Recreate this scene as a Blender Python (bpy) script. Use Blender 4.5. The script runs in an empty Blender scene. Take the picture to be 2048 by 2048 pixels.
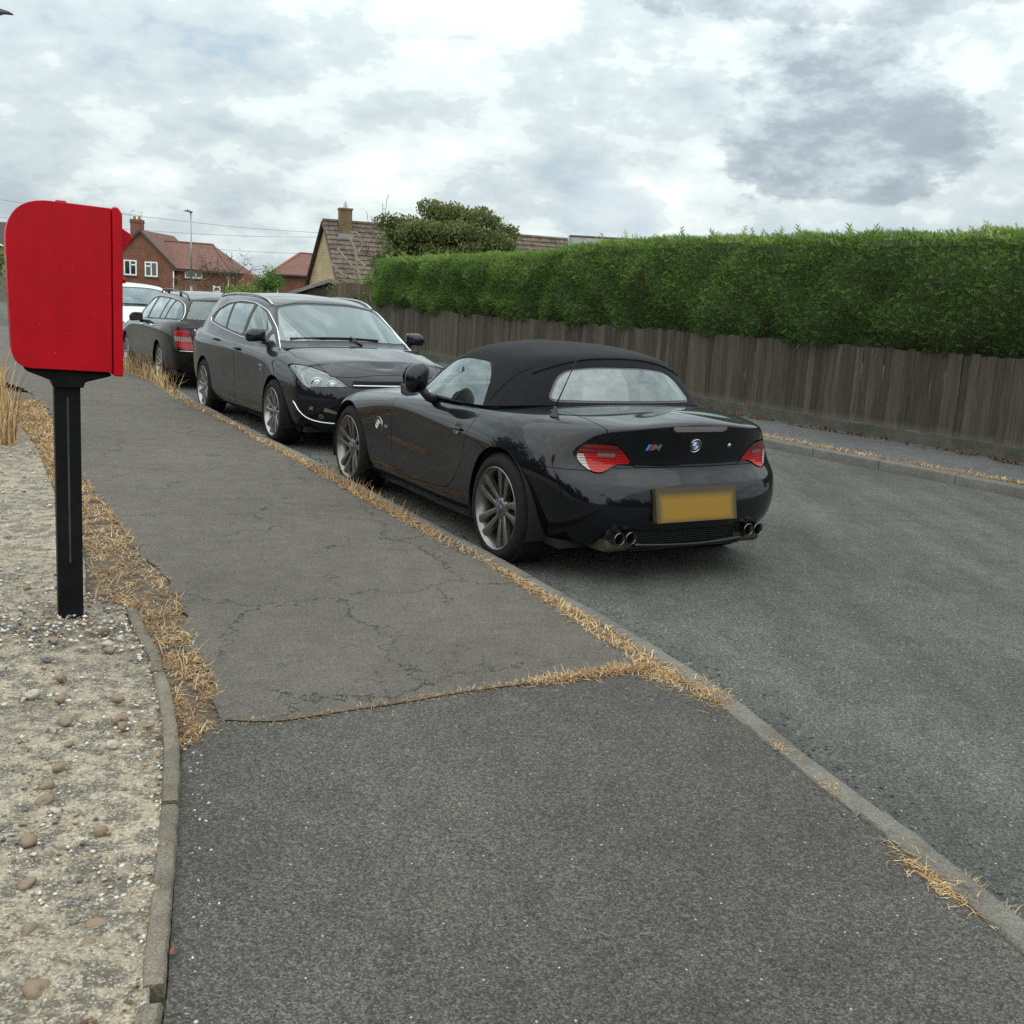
import bpy, bmesh, math, random
import numpy as np
from mathutils import Vector, Matrix
PI = math.pi
rnd = random.Random(7)
rng = np.random.default_rng(11)
scene = bpy.context.scene
col = scene.collection

# ------------------------------------------------------------------ camera
PITCH, ROLL, CAM_H, FPX = 0.20089, 0.05688, 1.5354, 2061.55
def make_camera():
    fwd = Vector((0, math.cos(PITCH), -math.sin(PITCH))); right = Vector((1, 0, 0)); up = right.cross(fwd)
    r = math.cos(ROLL) * right + math.sin(ROLL) * up
    u = -math.sin(ROLL) * right + math.cos(ROLL) * up
    cam = bpy.data.cameras.new('camera'); co = bpy.data.objects.new('camera', cam); col.objects.link(co)
    m = Matrix((r, u, -fwd)).transposed().to_4x4(); m.translation = (0, 0, CAM_H)
    co.matrix_world = m
    cam.sensor_fit = 'HORIZONTAL'; cam.sensor_width = 36.0; cam.lens = 36.0 * FPX / 2048.0
    cam.clip_start = 0.05; cam.clip_end = 6000
    scene.camera = co
make_camera()

# ------------------------------------------------------------------ node helpers
class NT:
    def __init__(s, tree): s.t = tree; s.n = tree.nodes; s.l = tree.links
    def new(s, typ, **kw):
        nd = s.n.new(typ)
        for k, v in kw.items():
            if k == 'ins':
                for a, b in v.items():
                    if hasattr(b, 'is_linked') or b.__class__.__name__.startswith('NodeSocket'): s.l.new(b, nd.inputs[a])
                    else: nd.inputs[a].default_value = b
            else: setattr(nd, k, v)
        return nd
    def math(s, op, a, b=0.0, c=0.0, clamp=False):
        nd = s.n.new('ShaderNodeMath'); nd.operation = op; nd.use_clamp = clamp
        for i, v in enumerate((a, b, c)):
            if isinstance(v, (int, float)): nd.inputs[i].default_value = v
            else: s.l.new(v, nd.inputs[i])
        return nd.outputs[0]
    def mix(s, fac, a, b, blend='MIX'):
        nd = s.n.new('ShaderNodeMix'); nd.data_type = 'RGBA'; nd.blend_type = blend
        for idx, v in ((0, fac), (6, a), (7, b)):
            if isinstance(v, (int, float)): nd.inputs[idx].default_value = v
            elif isinstance(v, (tuple, list)): nd.inputs[idx].default_value = (*v[:3], 1)
            else: s.l.new(v, nd.inputs[idx])
        return nd.outputs[2]
    def ramp(s, fac, stops, interp='LINEAR'):
        nd = s.n.new('ShaderNodeValToRGB'); nd.color_ramp.interpolation = interp
        el = nd.color_ramp.elements
        while len(el) < len(stops): el.new(0.5)
        for e, (p, c) in zip(el, stops):
            e.position = p; e.color = (c, c, c, 1) if isinstance(c, (int, float)) else (*c[:3], 1)
        s.l.new(fac, nd.inputs[0]); return nd.outputs[0]
    def noise(s, vec, scale, detail=4, rough=0.55, dist=0.0, out=0, dim='3D'):
        nd = s.n.new('ShaderNodeTexNoise'); nd.noise_dimensions = dim
        nd.inputs['Scale'].default_value = scale; nd.inputs['Detail'].default_value = detail
        nd.inputs['Roughness'].default_value = rough; nd.inputs['Distortion'].default_value = dist
        if vec is not None: s.l.new(vec, nd.inputs['Vector'])
        return nd.outputs[out]
    def voronoi(s, vec, scale, feature='F1', out='Distance', rand=1.0):
        nd = s.n.new('ShaderNodeTexVoronoi'); nd.feature = feature
        nd.inputs['Scale'].default_value = scale; nd.inputs['Randomness'].default_value = rand
        if vec is not None: s.l.new(vec, nd.inputs['Vector'])
        return nd.outputs[out]
    def mapping(s, vec, scale=(1, 1, 1), rot=(0, 0, 0), loc=(0, 0, 0)):
        nd = s.n.new('ShaderNodeMapping'); s.l.new(vec, nd.inputs[0])
        nd.inputs['Scale'].default_value = scale; nd.inputs['Rotation'].default_value = rot; nd.inputs['Location'].default_value = loc
        return nd.outputs[0]
    def vmath(s, op, a, b=None):
        nd = s.n.new('ShaderNodeVectorMath'); nd.operation = op
        for i, v in enumerate((a, b)):
            if v is None: continue
            if isinstance(v, (tuple, list)): nd.inputs[i].default_value = v
            else: s.l.new(v, nd.inputs[i])
        return nd.outputs['Value'] if op in ('DOT_PRODUCT', 'LENGTH', 'DISTANCE') else nd.outputs[0]
    def sep(s, v):
        nd = s.n.new('ShaderNodeSeparateXYZ'); s.l.new(v, nd.inputs[0]); return nd.outputs
    def comb(s, x, y, z):
        nd = s.n.new('ShaderNodeCombineXYZ')
        for i, v in enumerate((x, y, z)):
            if isinstance(v, (int, float)): nd.inputs[i].default_value = v
            else: s.l.new(v, nd.inputs[i])
        return nd.outputs[0]

# ------------------------------------------------------------------ sky and sun
SUN_EL, SUN_AZ = math.radians(54), math.radians(205)      # azimuth from +Y towards +X
def make_world():
    w = bpy.data.worlds.new('World'); scene.world = w; w.use_nodes = True
    t = NT(w.node_tree); t.n.clear()
    out = t.new('ShaderNodeOutputWorld'); bg = t.new('ShaderNodeBackground')
    t.l.new(bg.outputs[0], out.inputs[0])
    sky = t.new('ShaderNodeTexSky', sky_type='NISHITA', sun_disc=False, sun_elevation=SUN_EL, sun_rotation=SUN_AZ,
                air_density=1.0, dust_density=2.0, ozone_density=1.0)
    tc = t.new('ShaderNodeTexCoord'); d = t.vmath('NORMALIZE', tc.outputs['Generated'])
    sx, sy, sz = t.sep(d)
    # cloud deck seen in perspective: direction projected on a layer overhead
    zc = t.math('ADD', t.math('MAXIMUM', sz, 0.0), 0.30)
    P = t.comb(t.math('DIVIDE', sx, zc), t.math('DIVIDE', sy, zc), 0.0)
    deck = t.noise(P, 2.3, 4, 0.58, dim='2D')
    # billows, laid out on the sphere of directions
    puff = t.noise(t.mapping(d, scale=(1, 1, 2.0)), 8.5, 7, 0.64)
    tone = t.math('ADD', t.math('MULTIPLY', deck, 0.42), t.math('MULTIPLY', puff, 0.58))
    tone = t.math('MULTIPLY_ADD', t.math('SUBTRACT', tone, 0.5), 3.4, 0.5, clamp=True)
    def blob(az, el, wa, we, amt, eat):
        az, el = math.radians(az), math.radians(el)
        rgt = (math.cos(az), -math.sin(az), 0.0)
        c = (math.sin(az) * math.cos(el), math.cos(az) * math.cos(el), math.sin(el))
        upv = (-math.sin(az) * math.sin(el), -math.cos(az) * math.sin(el), math.cos(el))
        a = t.math('DIVIDE', t.vmath('DOT_PRODUCT', d, rgt), math.radians(wa))
        b = t.math('DIVIDE', t.vmath('DOT_PRODUCT', d, upv), math.radians(we))
        b = t.math('MULTIPLY', b, t.math('MULTIPLY_ADD', t.math('LESS_THAN', b, 0.0), 0.9, 1.0))     # flat base, billowing top
        q = t.math('ADD', t.math('MULTIPLY', a, a), t.math('MULTIPLY', b, b))
        q = t.math('ADD', q, t.math('MULTIPLY', t.math('SUBTRACT', puff, 0.5), eat))
        m = t.ramp(q, [(0.40, 1.0), (0.75, 0.75), (1.0, 0.0)], 'EASE')
        return t.math('MULTIPLY', m, t.math('MULTIPLY', t.math('GREATER_THAN', t.vmath('DOT_PRODUCT', d, c), 0.3), amt)), b
    colr = t.ramp(tone, [(0.0, (.34, .385, .445)), (0.30, (.435, .48, .525)), (0.48, (.485, .525, .56)), (0.56, (.55, .59, .615)), (0.74, (.61, .645, .66)), (0.82, (.655, .68, .69)), (1.0, (.72, .735, .74))])
    for bl in BLOBS:
        m, b = blob(*bl[:6])
        g = t.math('ADD', t.math('MULTIPLY', b, 0.16), t.math('MULTIPLY_ADD', t.math('SUBTRACT', puff, 0.5), 1.9, 0.36))
        body = t.ramp(g, [(0.0, bl[6]), (0.30, tuple(v * 1.25 for v in bl[6])), (0.62, (.50, .545, .59)), (0.85, (.70, .73, .75))])
        colr = t.mix(m, colr, body)
    gap = t.ramp(tone, [(0.02, 0.30), (0.2, 0.0)])
    skyc = t.mix(1.0, sky.outputs[0], (.115, .115, .115), 'MULTIPLY')
    colr = t.mix(gap, colr, skyc)
    lift = t.math('MULTIPLY_ADD', t.math('MAXIMUM', sz, 0.0), 1.15, 0.81)      # an overcast deck is brighter overhead than at the skyline
    colr = t.mix(1.0, colr, t.comb(t.math('MULTIPLY', lift, .955), t.math('MULTIPLY', lift, 1.0), t.math('MULTIPLY', lift, .965)), 'MULTIPLY')
    t.l.new(colr, bg.inputs[0]); bg.inputs[1].default_value = SKY_STRENGTH
BLOBS = [(15.8, 8.6, 6.6, 6.0, .95, 2.5, (.225, .255, .30)), (17.0, 16.4, 12, 4.6, .9, 2.4, (.27, .295, .335)), (4.6, 4.6, 3.8, 2.4, .8, 2.4, (.34, .38, .44)), (15.5, 4.0, 4.4, 2.2, .8, 2.4, (.34, .38, .43))]
SKY_STRENGTH = 1.0
make_world()
scene.world.cycles.sampling_method = 'MANUAL'; scene.world.cycles.sample_map_resolution = 256
def make_sun():
    L = bpy.data.lights.new('sun', 'SUN'); L.energy = 1.3; L.angle = math.radians(130); L.color = (1.0, .95, .87)
    o = bpy.data.objects.new('sun', L); col.objects.link(o)
    d = Vector((math.sin(SUN_AZ) * math.cos(SUN_EL), math.cos(SUN_AZ) * math.cos(SUN_EL), math.sin(SUN_EL)))
    o.rotation_euler = d.to_track_quat('Z', 'Y').to_euler(); o.location = (0, 0, 30)
make_sun()
vs = scene.view_settings
vs.view_transform = 'Standard'; vs.look = 'None'; vs.exposure = 0.70; vs.gamma = 1.0; vs.use_curve_mapping = False
scene.cycles.use_denoising = False      # keep the fine grain of foliage and asphalt
scene.cycles.max_bounces = 7; scene.cycles.diffuse_bounces = 3; scene.cycles.glossy_bounces = 4; scene.cycles.transparent_max_bounces = 12
scene.cycles.caustics_reflective = False; scene.cycles.caustics_refractive = False; scene.cycles.use_adaptive_sampling = True; scene.cycles.adaptive_threshold = .012

# ------------------------------------------------------------------ materials
MATS = {}
def base_mat(name):
    m = bpy.data.materials.new(name); m.use_nodes = True; t = NT(m.node_tree)
    return m, t, t.n['Principled BSDF']
def coords(t, kind='Object'):
    return t.new('ShaderNodeTexCoord').outputs[kind]
def world_pos(t): return t.new('ShaderNodeNewGeometry').outputs['Position']
def bump(t, bs, h, strength=.5, dist=.01):
    b = t.new('ShaderNodeBump'); b.inputs['Strength'].default_value = strength; b.inputs['Distance'].default_value = dist
    t.l.new(h, b.inputs['Height']); t.l.new(b.outputs[0], bs.inputs['Normal'])
def plain(name, c, rough=.5, metal=0.0, var=0.0, vscale=8, coat=0.0, bmp=0.0, bscale=60, spec=.5, emit=None):
    if name in MATS: return MATS[name]
    m, t, bs = base_mat(name)
    bs.inputs['Roughness'].default_value = rough; bs.inputs['Metallic'].default_value = metal
    bs.inputs['Coat Weight'].default_value = coat; bs.inputs['Coat Roughness'].default_value = .03
    bs.inputs['Specular IOR Level'].default_value = spec
    P = coords(t)
    if var:
        n = t.noise(P, vscale, 5)
        f = t.ramp(n, [(.3, 1 - var), (.7, 1 + var)])
        t.l.new(t.mix(1.0, c, f, 'MULTIPLY'), bs.inputs['Base Color'])
    else: bs.inputs['Base Color'].default_value = (*c, 1)
    if bmp: bump(t, bs, t.noise(P, bscale, 4), bmp, .004)
    MATS[name] = m; return m
# ------------------------------------------------------------------ object helpers
def link(o, parent=None):
    col.objects.link(o)
    if parent is not None: o.parent = parent
    return o
def tag(o, label, cat, group=None, kind=None):
    if label: o['label'] = label
    if cat: o['category'] = cat
    if group: o['group'] = group
    if kind: o['kind'] = kind
    return o
def empty(name, loc=(0, 0, 0), rz=0.0, label=None, cat=None, group=None):
    o = bpy.data.objects.new(name, None); link(o); o.location = loc; o.rotation_euler = (0, 0, rz)
    o.empty_display_size = .2
    return tag(o, label, cat, group)
def mesh_np(name, V, faces, smooth=False, normals=None):
    """faces: (n,3)/(n,4) array or list of index lists"""
    me = bpy.data.meshes.new(name)
    if isinstance(faces, np.ndarray):
        k = faces.shape[1]; nf = len(faces)
        me.vertices.add(len(V)); me.vertices.foreach_set('co', np.asarray(V, np.float32).ravel())
        me.loops.add(nf * k); me.loops.foreach_set('vertex_index', faces.astype(np.int32).ravel())
        me.polygons.add(nf); me.polygons.foreach_set('loop_start', np.arange(0, nf * k, k, dtype=np.int32))
        me.update(calc_edges=True)
    else:
        me.from_pydata([tuple(v) for v in V], [], [tuple(f) for f in faces])
    if smooth: me.polygons.foreach_set('use_smooth', [True] * len(me.polygons))
    me.update()
    if normals is not None: me.normals_split_custom_set_from_vertices([tuple(n) for n in normals])
    return me
def obj(name, me, mat, parent=None, loc=None, rot=None):
    o = bpy.data.objects.new(name, me)
    if mat is not None:
        for m in (mat if isinstance(mat, (list, tuple)) else [mat]): me.materials.append(m)
    link(o, parent)
    if loc is not None: o.location = loc
    if rot is not None: o.rotation_euler = rot
    return o
class MB:
    """collects boxes, tubes and prisms into one mesh"""
    def __init__(s): s.V = []; s.F = []; s.M = []
    def add(s, V, F, m=0):
        b = len(s.V); s.V += [tuple(v) for v in V]; s.F += [tuple(b + i for i in f) for f in F]; s.M += [m] * len(F); return s
    def box(s, a, b, m=0, mat=None):
        x0, y0, z0 = a; x1, y1, z1 = b
        V = [Vector(v) for v in ((x0, y0, z0), (x1, y0, z0), (x1, y1, z0), (x0, y1, z0), (x0, y0, z1), (x1, y0, z1), (x1, y1, z1), (x0, y1, z1))]
        if mat is not None: V = [mat @ v for v in V]
        return s.add(V, [(0, 3, 2, 1), (4, 5, 6, 7), (0, 1, 5, 4), (1, 2, 6, 5), (2, 3, 7, 6), (3, 0, 4, 7)], m)
    def prism(s, poly, axis, a, b, m=0):
        """poly: 2D points; axis 'x': (y,z), 'y': (x,z), 'z': (x,y)"""
        f = {'x': lambda p, q: (q, p[0], p[1]), 'y': lambda p, q: (p[0], q, p[1]), 'z': lambda p, q: (p[0], p[1], q)}[axis]
        n = len(poly); V = [f(p, a) for p in poly] + [f(p, b) for p in poly]
        F = [tuple(range(n))[::-1], tuple(range(n, 2 * n))] + [(i, (i + 1) % n, n + (i + 1) % n, n + i) for i in range(n)]
        return s.add(V, F, m)
    def tube(s, pts, r, n=6, m=0, caps=True):
        pts = [Vector(p) for p in pts]; V = []; F = []
        rr = r if isinstance(r, (list, tuple)) else [r] * len(pts)
        for i, p in enumerate(pts):
            d = (pts[min(i + 1, len(pts) - 1)] - pts[max(i - 1, 0)]).normalized()
            a = d.orthogonal().normalized() if i == 0 else (a - d * a.dot(d)).normalized()
            b = d.cross(a)
            for k in range(n):
                q = 2 * PI * k / n; V.append(p + (a * math.cos(q) + b * math.sin(q)) * rr[i])
        for i in range(len(pts) - 1):
            for k in range(n):
                k2 = (k + 1) % n; F.append((i * n + k, i * n + k2, (i + 1) * n + k2, (i + 1) * n + k))
        if caps:
            F.append(tuple(range(n))[::-1]); F.append(tuple(len(V) - n + k for k in range(n)))
        return s.add(V, F, m)
    def lathe(s, prof, n=32, axis='y', m=0, c=(0, 0, 0)):
        """prof: (radius, along axis)"""
        V = []; F = []
        for (r, h) in prof:
            for k in range(n):
                q = 2 * PI * k / n; a, b = r * math.cos(q), r * math.sin(q)
                V.append({'y': (a, h, b), 'x': (h, a, b), 'z': (a, b, h)}[axis])
        V = [(x + c[0], y + c[1], z + c[2]) for x, y, z in V]
        for i in range(len(prof) - 1):
            for k in range(n):
                k2 = (k + 1) % n; F.append((i * n + k, (i + 1) * n + k, (i + 1) * n + k2, i * n + k2))
        return s.add(V, F, m)
    def mesh(s, name, smooth=False, angle=None):
        me = bpy.data.meshes.new(name); me.from_pydata(s.V, [], s.F)
        me.polygons.foreach_set('material_index', s.M)
        bm = bmesh.new(); bm.from_mesh(me); bmesh.ops.recalc_face_normals(bm, faces=bm.faces); bm.to_mesh(me); bm.free()
        if smooth or angle:
            me.polygons.foreach_set('use_smooth', [True] * len(me.polygons))
            if angle: me.set_sharp_from_angle(angle=math.radians(angle))
        me.update(); return me
    def build(s, name, mat, parent=None, smooth=False, angle=None, bevel=0.0, loc=None, rot=None):
        o = obj(name, s.mesh(name, smooth, angle), mat, parent, loc, rot)
        if bevel:
            b = o.modifiers.new('bevel', 'BEVEL'); b.width = bevel; b.segments = 2; b.limit_method = 'ANGLE'; b.angle_limit = math.radians(35)
            b.harden_normals = True
            o.data.polygons.foreach_set('use_smooth', [True] * len(o.data.polygons))
        return o
def smooth_closed(pts, n=8):
    """closed Catmull-Rom through 2D points"""
    P = np.asarray(pts, float); m = len(P); out = []
    for i in range(m):
        p0, p1, p2, p3 = P[i - 1], P[i], P[(i + 1) % m], P[(i + 2) % m]
        for k in range(n):
            t = k / n
            out.append(.5 * ((2 * p1) + (-p0 + p2) * t + (2 * p0 - 5 * p1 + 4 * p2 - p3) * t * t + (-p0 + 3 * p1 - 3 * p2 + p3) * t ** 3))
    return np.array(out)
def spline(pts, n=12):
    """open Catmull-Rom through points"""
    P = np.asarray(pts, float); P = np.vstack([2 * P[0] - P[1], P, 2 * P[-1] - P[-2]]); out = []
    for i in range(1, len(P) - 2):
        p0, p1, p2, p3 = P[i - 1:i + 3]
        for k in range(n):
            t = k / n
            out.append(.5 * ((2 * p1) + (-p0 + p2) * t + (2 * p0 - 5 * p1 + 4 * p2 - p3) * t * t + (-p0 + 3 * p1 - 3 * p2 + p3) * t ** 3))
    out.append(P[-2]); return np.array(out)
def arclen(P):
    return np.concatenate([[0], np.cumsum(np.linalg.norm(np.diff(P, axis=0), axis=1))])
def resample(P, step):
    s = arclen(P); n = max(2, int(round(s[-1] / step)) + 1); q = np.linspace(0, s[-1], n)
    return np.stack([np.interp(q, s, P[:, k]) for k in range(P.shape[1])], 1)
def rounded(pts, r=.02, n=5):
    """polygon with its corners rounded"""
    P = [np.array(p, float) for p in pts]; m = len(P); out = []
    rs = r if isinstance(r, (list, tuple)) else [r] * m
    for i in range(m):
        a, b, c = P[i - 1], P[i], P[(i + 1) % m]
        la, lc = np.linalg.norm(a - b), np.linalg.norm(c - b)
        q = min(rs[i], la * .45, lc * .45); p0 = b + (a - b) / la * q; p1 = b + (c - b) / lc * q
        for k in range(n + 1):
            t = k / n; out.append((1 - t) ** 2 * p0 + 2 * t * (1 - t) * b + t * t * p1)
    return np.array(out)
def sdf(poly, x, z):
    """signed distance to a closed polygon, negative inside"""
    P = np.asarray(poly, float); x = np.asarray(x); z = np.asarray(z)
    best = np.full(x.shape, 1e9); inside = np.zeros(x.shape, bool)
    for i in range(len(P)):
        ax, az = P[i - 1]; bx, bz = P[i]
        ex, ez = bx - ax, bz - az; L = ex * ex + ez * ez + 1e-15
        h = np.clip(((x - ax) * ex + (z - az) * ez) / L, 0, 1)
        best = np.minimum(best, (x - ax - h * ex) ** 2 + (z - az - h * ez) ** 2)
        c = (az > z) != (bz > z)
        with np.errstate(divide='ignore', invalid='ignore'):
            xi = ax + (z - az) * ex / (ez if abs(ez) > 1e-12 else 1e-12)
        inside ^= c & (x < xi)
    d = np.sqrt(best); return np.where(inside, -d, d)

# ------------------------------------------------------------------ smooth sheets cut along outlines
class Sheet:
    def __init__(s, V, N, F): s.V = np.asarray(V, float); s.N = np.asarray(N, float); s.F = F
    def split(s, d):
        """cut along d = 0; returns (part with d < 0, part with d >= 0)"""
        V = list(s.V); N = list(s.N); D = list(d); cache = {}; A = []; B = []
        neg = np.asarray(d) < 0
        def cut(i, j):
            k = (i, j) if i < j else (j, i)
            if k not in cache:
                t = D[k[0]] / (D[k[0]] - D[k[1]]); t = min(max(t, 1e-4), 1 - 1e-4)
                V.append(V[k[0]] * (1 - t) + V[k[1]] * t); q = N[k[0]] * (1 - t) + N[k[1]] * t
                N.append(q / (np.linalg.norm(q) + 1e-12)); cache[k] = len(V) - 1
            return cache[k]
        for f in s.F:
            c = sum(bool(neg[i]) for i in f)
            if c == len(f): A.append(f)
            elif c == 0: B.append(f)
            else:
                a = []; b = []
                for q in range(len(f)):
                    i, j = f[q], f[(q + 1) % len(f)]
                    (a if neg[i] else b).append(i)
                    if neg[i] != neg[j]:
                        k = cut(i, j); a.append(k); b.append(k)
                if len(a) > 2: A.append(tuple(a))
                if len(b) > 2: B.append(tuple(b))
        V = np.array(V); N = np.array(N)
        return Sheet(V, N, A).compact(), Sheet(V, N, B).compact()
    def compact(s):
        used = np.unique(np.concatenate([np.array(f) for f in s.F])) if s.F else np.array([], int)
        mp = np.full(len(s.V) + 1, -1); mp[used] = np.arange(len(used))
        return Sheet(s.V[used] if len(used) else s.V[:0], s.N[used] if len(used) else s.N[:0], [tuple(int(mp[i]) for i in f) for f in s.F])
    def mirror(s):
        m = np.array([1, -1, 1.0]); return Sheet(s.V * m, s.N * m, [f[::-1] for f in s.F])
    def join(s, o):
        b = len(s.V); return Sheet(np.vstack([s.V, o.V]), np.vstack([s.N, o.N]), s.F + [tuple(i + b for i in f) for f in o.F])
    def both(s): return s.join(s.mirror())
    def offset(s, d): return Sheet(s.V + s.N * d, s.N, s.F)
    def rim(s, vec=None, depth=.02):
        """wall standing on the open edge, going inwards (opposite the normals, or along vec)"""
        cnt = {}
        for f in s.F:
            for q in range(len(f)):
                i, j = f[q], f[(q + 1) % len(f)]; k = (min(i, j), max(i, j)); cnt.setdefault(k, []).append((i, j))
        E = [v[0] for v in cnt.values() if len(v) == 1]
        E = [(i, j) for i, j in E if abs(s.V[i][1]) > 1e-4 or abs(s.V[j][1]) > 1e-4]
        V = []; F = []
        for i, j in E:
            b = len(V); oi = (np.array(vec) if vec is not None else -s.N[i]) * depth; oj = (np.array(vec) if vec is not None else -s.N[j]) * depth
            V += [s.V[i], s.V[j], s.V[j] + oj, s.V[i] + oi]; F.append((b + 1, b, b + 3, b + 2))
        return V, F
    def build(s, name, mat, parent=None, rim=None, rimvec=None):
        if rim:
            V, F = s.rim(rimvec, rim); b = len(s.V)
            if V:
                n2 = []
                for k in range(0, len(V), 4):
                    n = np.cross(V[k + 1] - V[k], V[k + 3] - V[k]); n = -n / (np.linalg.norm(n) + 1e-12); n2 += [n] * 4
                s = Sheet(np.vstack([s.V, V]), np.vstack([s.N, n2]), s.F + [tuple(b + i for i in f) for f in F])
        me = mesh_np(name, s.V, s.F, smooth=True, normals=s.N)
        return obj(name, me, mat, parent)
def bspline_net(net, ns, nr, top_mirror=True, end_mirror=True):
    """uniform cubic B-spline sheet over a control net [station][ring] of (x,y,z)"""
    C = np.asarray(net, float); m = np.array([1, -1, 1.0])
    a = C[1] * m if end_mirror else 2 * C[0] - C[1]; b = C[-2] * m if end_mirror else 2 * C[-1] - C[-2]
    C = np.concatenate([a[None], C, b[None]], 0)
    lo = 2 * C[:, 0] - C[:, 1]; hi = C[:, -2] * m if top_mirror else 2 * C[:, -1] - C[:, -2]
    C = np.concatenate([lo[:, None], C, hi[:, None]], 1)
    def basis(n, cnt):
        B = np.zeros(((cnt - 1) * n + 1, cnt + 2)); D = B.copy()
        for i in range((cnt - 1) * n + 1):
            k = min(i // n, cnt - 2); t = i / n - k
            B[i, k:k + 4] = [(1 - t) ** 3 / 6, (3 * t ** 3 - 6 * t * t + 4) / 6, (-3 * t ** 3 + 3 * t * t + 3 * t + 1) / 6, t ** 3 / 6]
            D[i, k:k + 4] = [-(1 - t) ** 2 / 2, (9 * t * t - 12 * t) / 6, (-9 * t * t + 6 * t + 3) / 6, t * t / 2]
        return B, D
    S, Rn = len(net), len(net[0]); Bs, Ds = basis(ns, S); Br, Dr = basis(nr, Rn)
    P = np.einsum('is,jr,srk->ijk', Bs, Br, C)
    N = np.cross(np.einsum('is,jr,srk->ijk', Bs, Dr, C), np.einsum('is,jr,srk->ijk', Ds, Br, C))
    N /= np.linalg.norm(N, axis=2, keepdims=True) + 1e-9
    ni, nj = P.shape[:2]; idx = np.arange(ni * nj).reshape(ni, nj)
    F = np.stack([idx[:-1, :-1], idx[:-1, 1:], idx[1:, 1:], idx[1:, :-1]], -1).reshape(-1, 4)
    # normals point outwards: compare with the direction from the middle
    V = P.reshape(-1, 3); N = N.reshape(-1, 3)
    cen = np.array([V[:, 0].mean(), 0, V[:, 2].min() + .2])
    if ((V - cen) * N).sum() < 0: N = -N
    f0 = F[len(F) // 3]; fn = np.cross(V[f0[1]] - V[f0[0]], V[f0[2]] - V[f0[0]])
    if fn @ N[f0[0]] < 0: F = F[:, ::-1]
    return Sheet(V, N, [tuple(int(i) for i in f) for f in F])
# ------------------------------------------------------------------ car materials
def paint(name, c, flake=0.0):
    if name in MATS: return MATS[name]
    m, t, bs = base_mat(name)
    bs.inputs['Base Color'].default_value = (*c, 1); bs.inputs['Roughness'].default_value = .4; bs.inputs['Specular IOR Level'].default_value = .05
    bs.inputs['Metallic'].default_value = flake; bs.inputs['Coat Weight'].default_value = 1.0; bs.inputs['Coat IOR'].default_value = 1.42
    P = coords(t)
    # thin road film: rougher coat low down and in patches
    n = t.noise(P, 5, 6, .65); t.l.new(t.ramp(n, [(.35, .012), (.75, .07)]), bs.inputs['Coat Roughness'])
    MATS[name] = m; return m
def glass_mat(name, tint, trans=.6, dirt=.06):
    if name in MATS: return MATS[name]
    m, t, bs = base_mat(name); out = t.n['Material Output']; t.n.remove(bs)
    tr = t.new('ShaderNodeBsdfTransparent'); tr.inputs[0].default_value = (*[c * trans for c in tint], 1)
    gl = t.new('ShaderNodeBsdfGlossy'); gl.inputs['Roughness'].default_value = .012; gl.inputs[0].default_value = (.86, .97, .98, 1)
    df = t.new('ShaderNodeBsdfDiffuse'); df.inputs[0].default_value = (.30, .32, .31, 1)
    lw = t.new('ShaderNodeFresnel'); lw.inputs[0].default_value = 1.62
    n = t.noise(coords(t), 14, 6, .7)
    a = t.new('ShaderNodeMixShader'); t.l.new(t.math('MULTIPLY', n, dirt * 2), a.inputs[0]); t.l.new(tr.outputs[0], a.inputs[1]); t.l.new(df.outputs[0], a.inputs[2])
    b = t.new('ShaderNodeMixShader'); t.l.new(t.math('MULTIPLY_ADD', lw.outputs[0], 1.7, .03, clamp=True), b.inputs[0]); t.l.new(a.outputs[0], b.inputs[1]); t.l.new(gl.outputs[0], b.inputs[2])
    t.l.new(b.outputs[0], out.inputs[0]); MATS[name] = m; return m
def lens_mat(name, c, rough=.08, ribs=0.0, axis=2):
    """moulded lamp plastic: coloured base with fine prism ribs under a clear coat"""
    if name in MATS: return MATS[name]
    m, t, bs = base_mat(name); P = coords(t); s = t.sep(P)[axis]
    bs.inputs['Roughness'].default_value = .3; bs.inputs['Specular IOR Level'].default_value = .2; bs.inputs['Coat Weight'].default_value = .55; bs.inputs['Coat Roughness'].default_value = rough * .3
    w = t.math('SINE', t.math('MULTIPLY', s, ribs if ribs else 500.0))
    f = t.ramp(t.math('MULTIPLY_ADD', w, .5, .5), [(0, .62), (1, 1.2)])
    t.l.new(t.mix(1.0, c, f, 'MULTIPLY'), bs.inputs['Base Color'])
    if ribs: bump(t, bs, w, .25, .002)
    MATS[name] = m; return m
CHROME = plain('chrome', (.72, .73, .75), .08, 1.0)
RUBBER = plain('tyre_rubber', (.010, .010, .0105), .85, spec=.2, var=.35, vscale=30, bmp=.25, bscale=120)
BLACKPL = plain('black_trim_plastic', (.012, .012, .013), .45, bmp=.15, bscale=300)
DARK = plain('dark_recess', (.004, .004, .004), .9)
CABIN = plain('cabin_trim', (.03, .031, .033), .8, var=.2)
SEATM = plain('seat_fabric', (.045, .045, .048), .85, var=.2, vscale=40)
ALLOY = plain('alloy_wheel', (.20, .193, .186), .34, .9, var=.18, vscale=14)
ALLOYD = plain('alloy_barrel_brake_dust', (.16, .14, .125), .5, .6, var=.3, vscale=10)
DISC = plain('brake_disc_steel', (.05, .047, .045), .45, .8)

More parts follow.
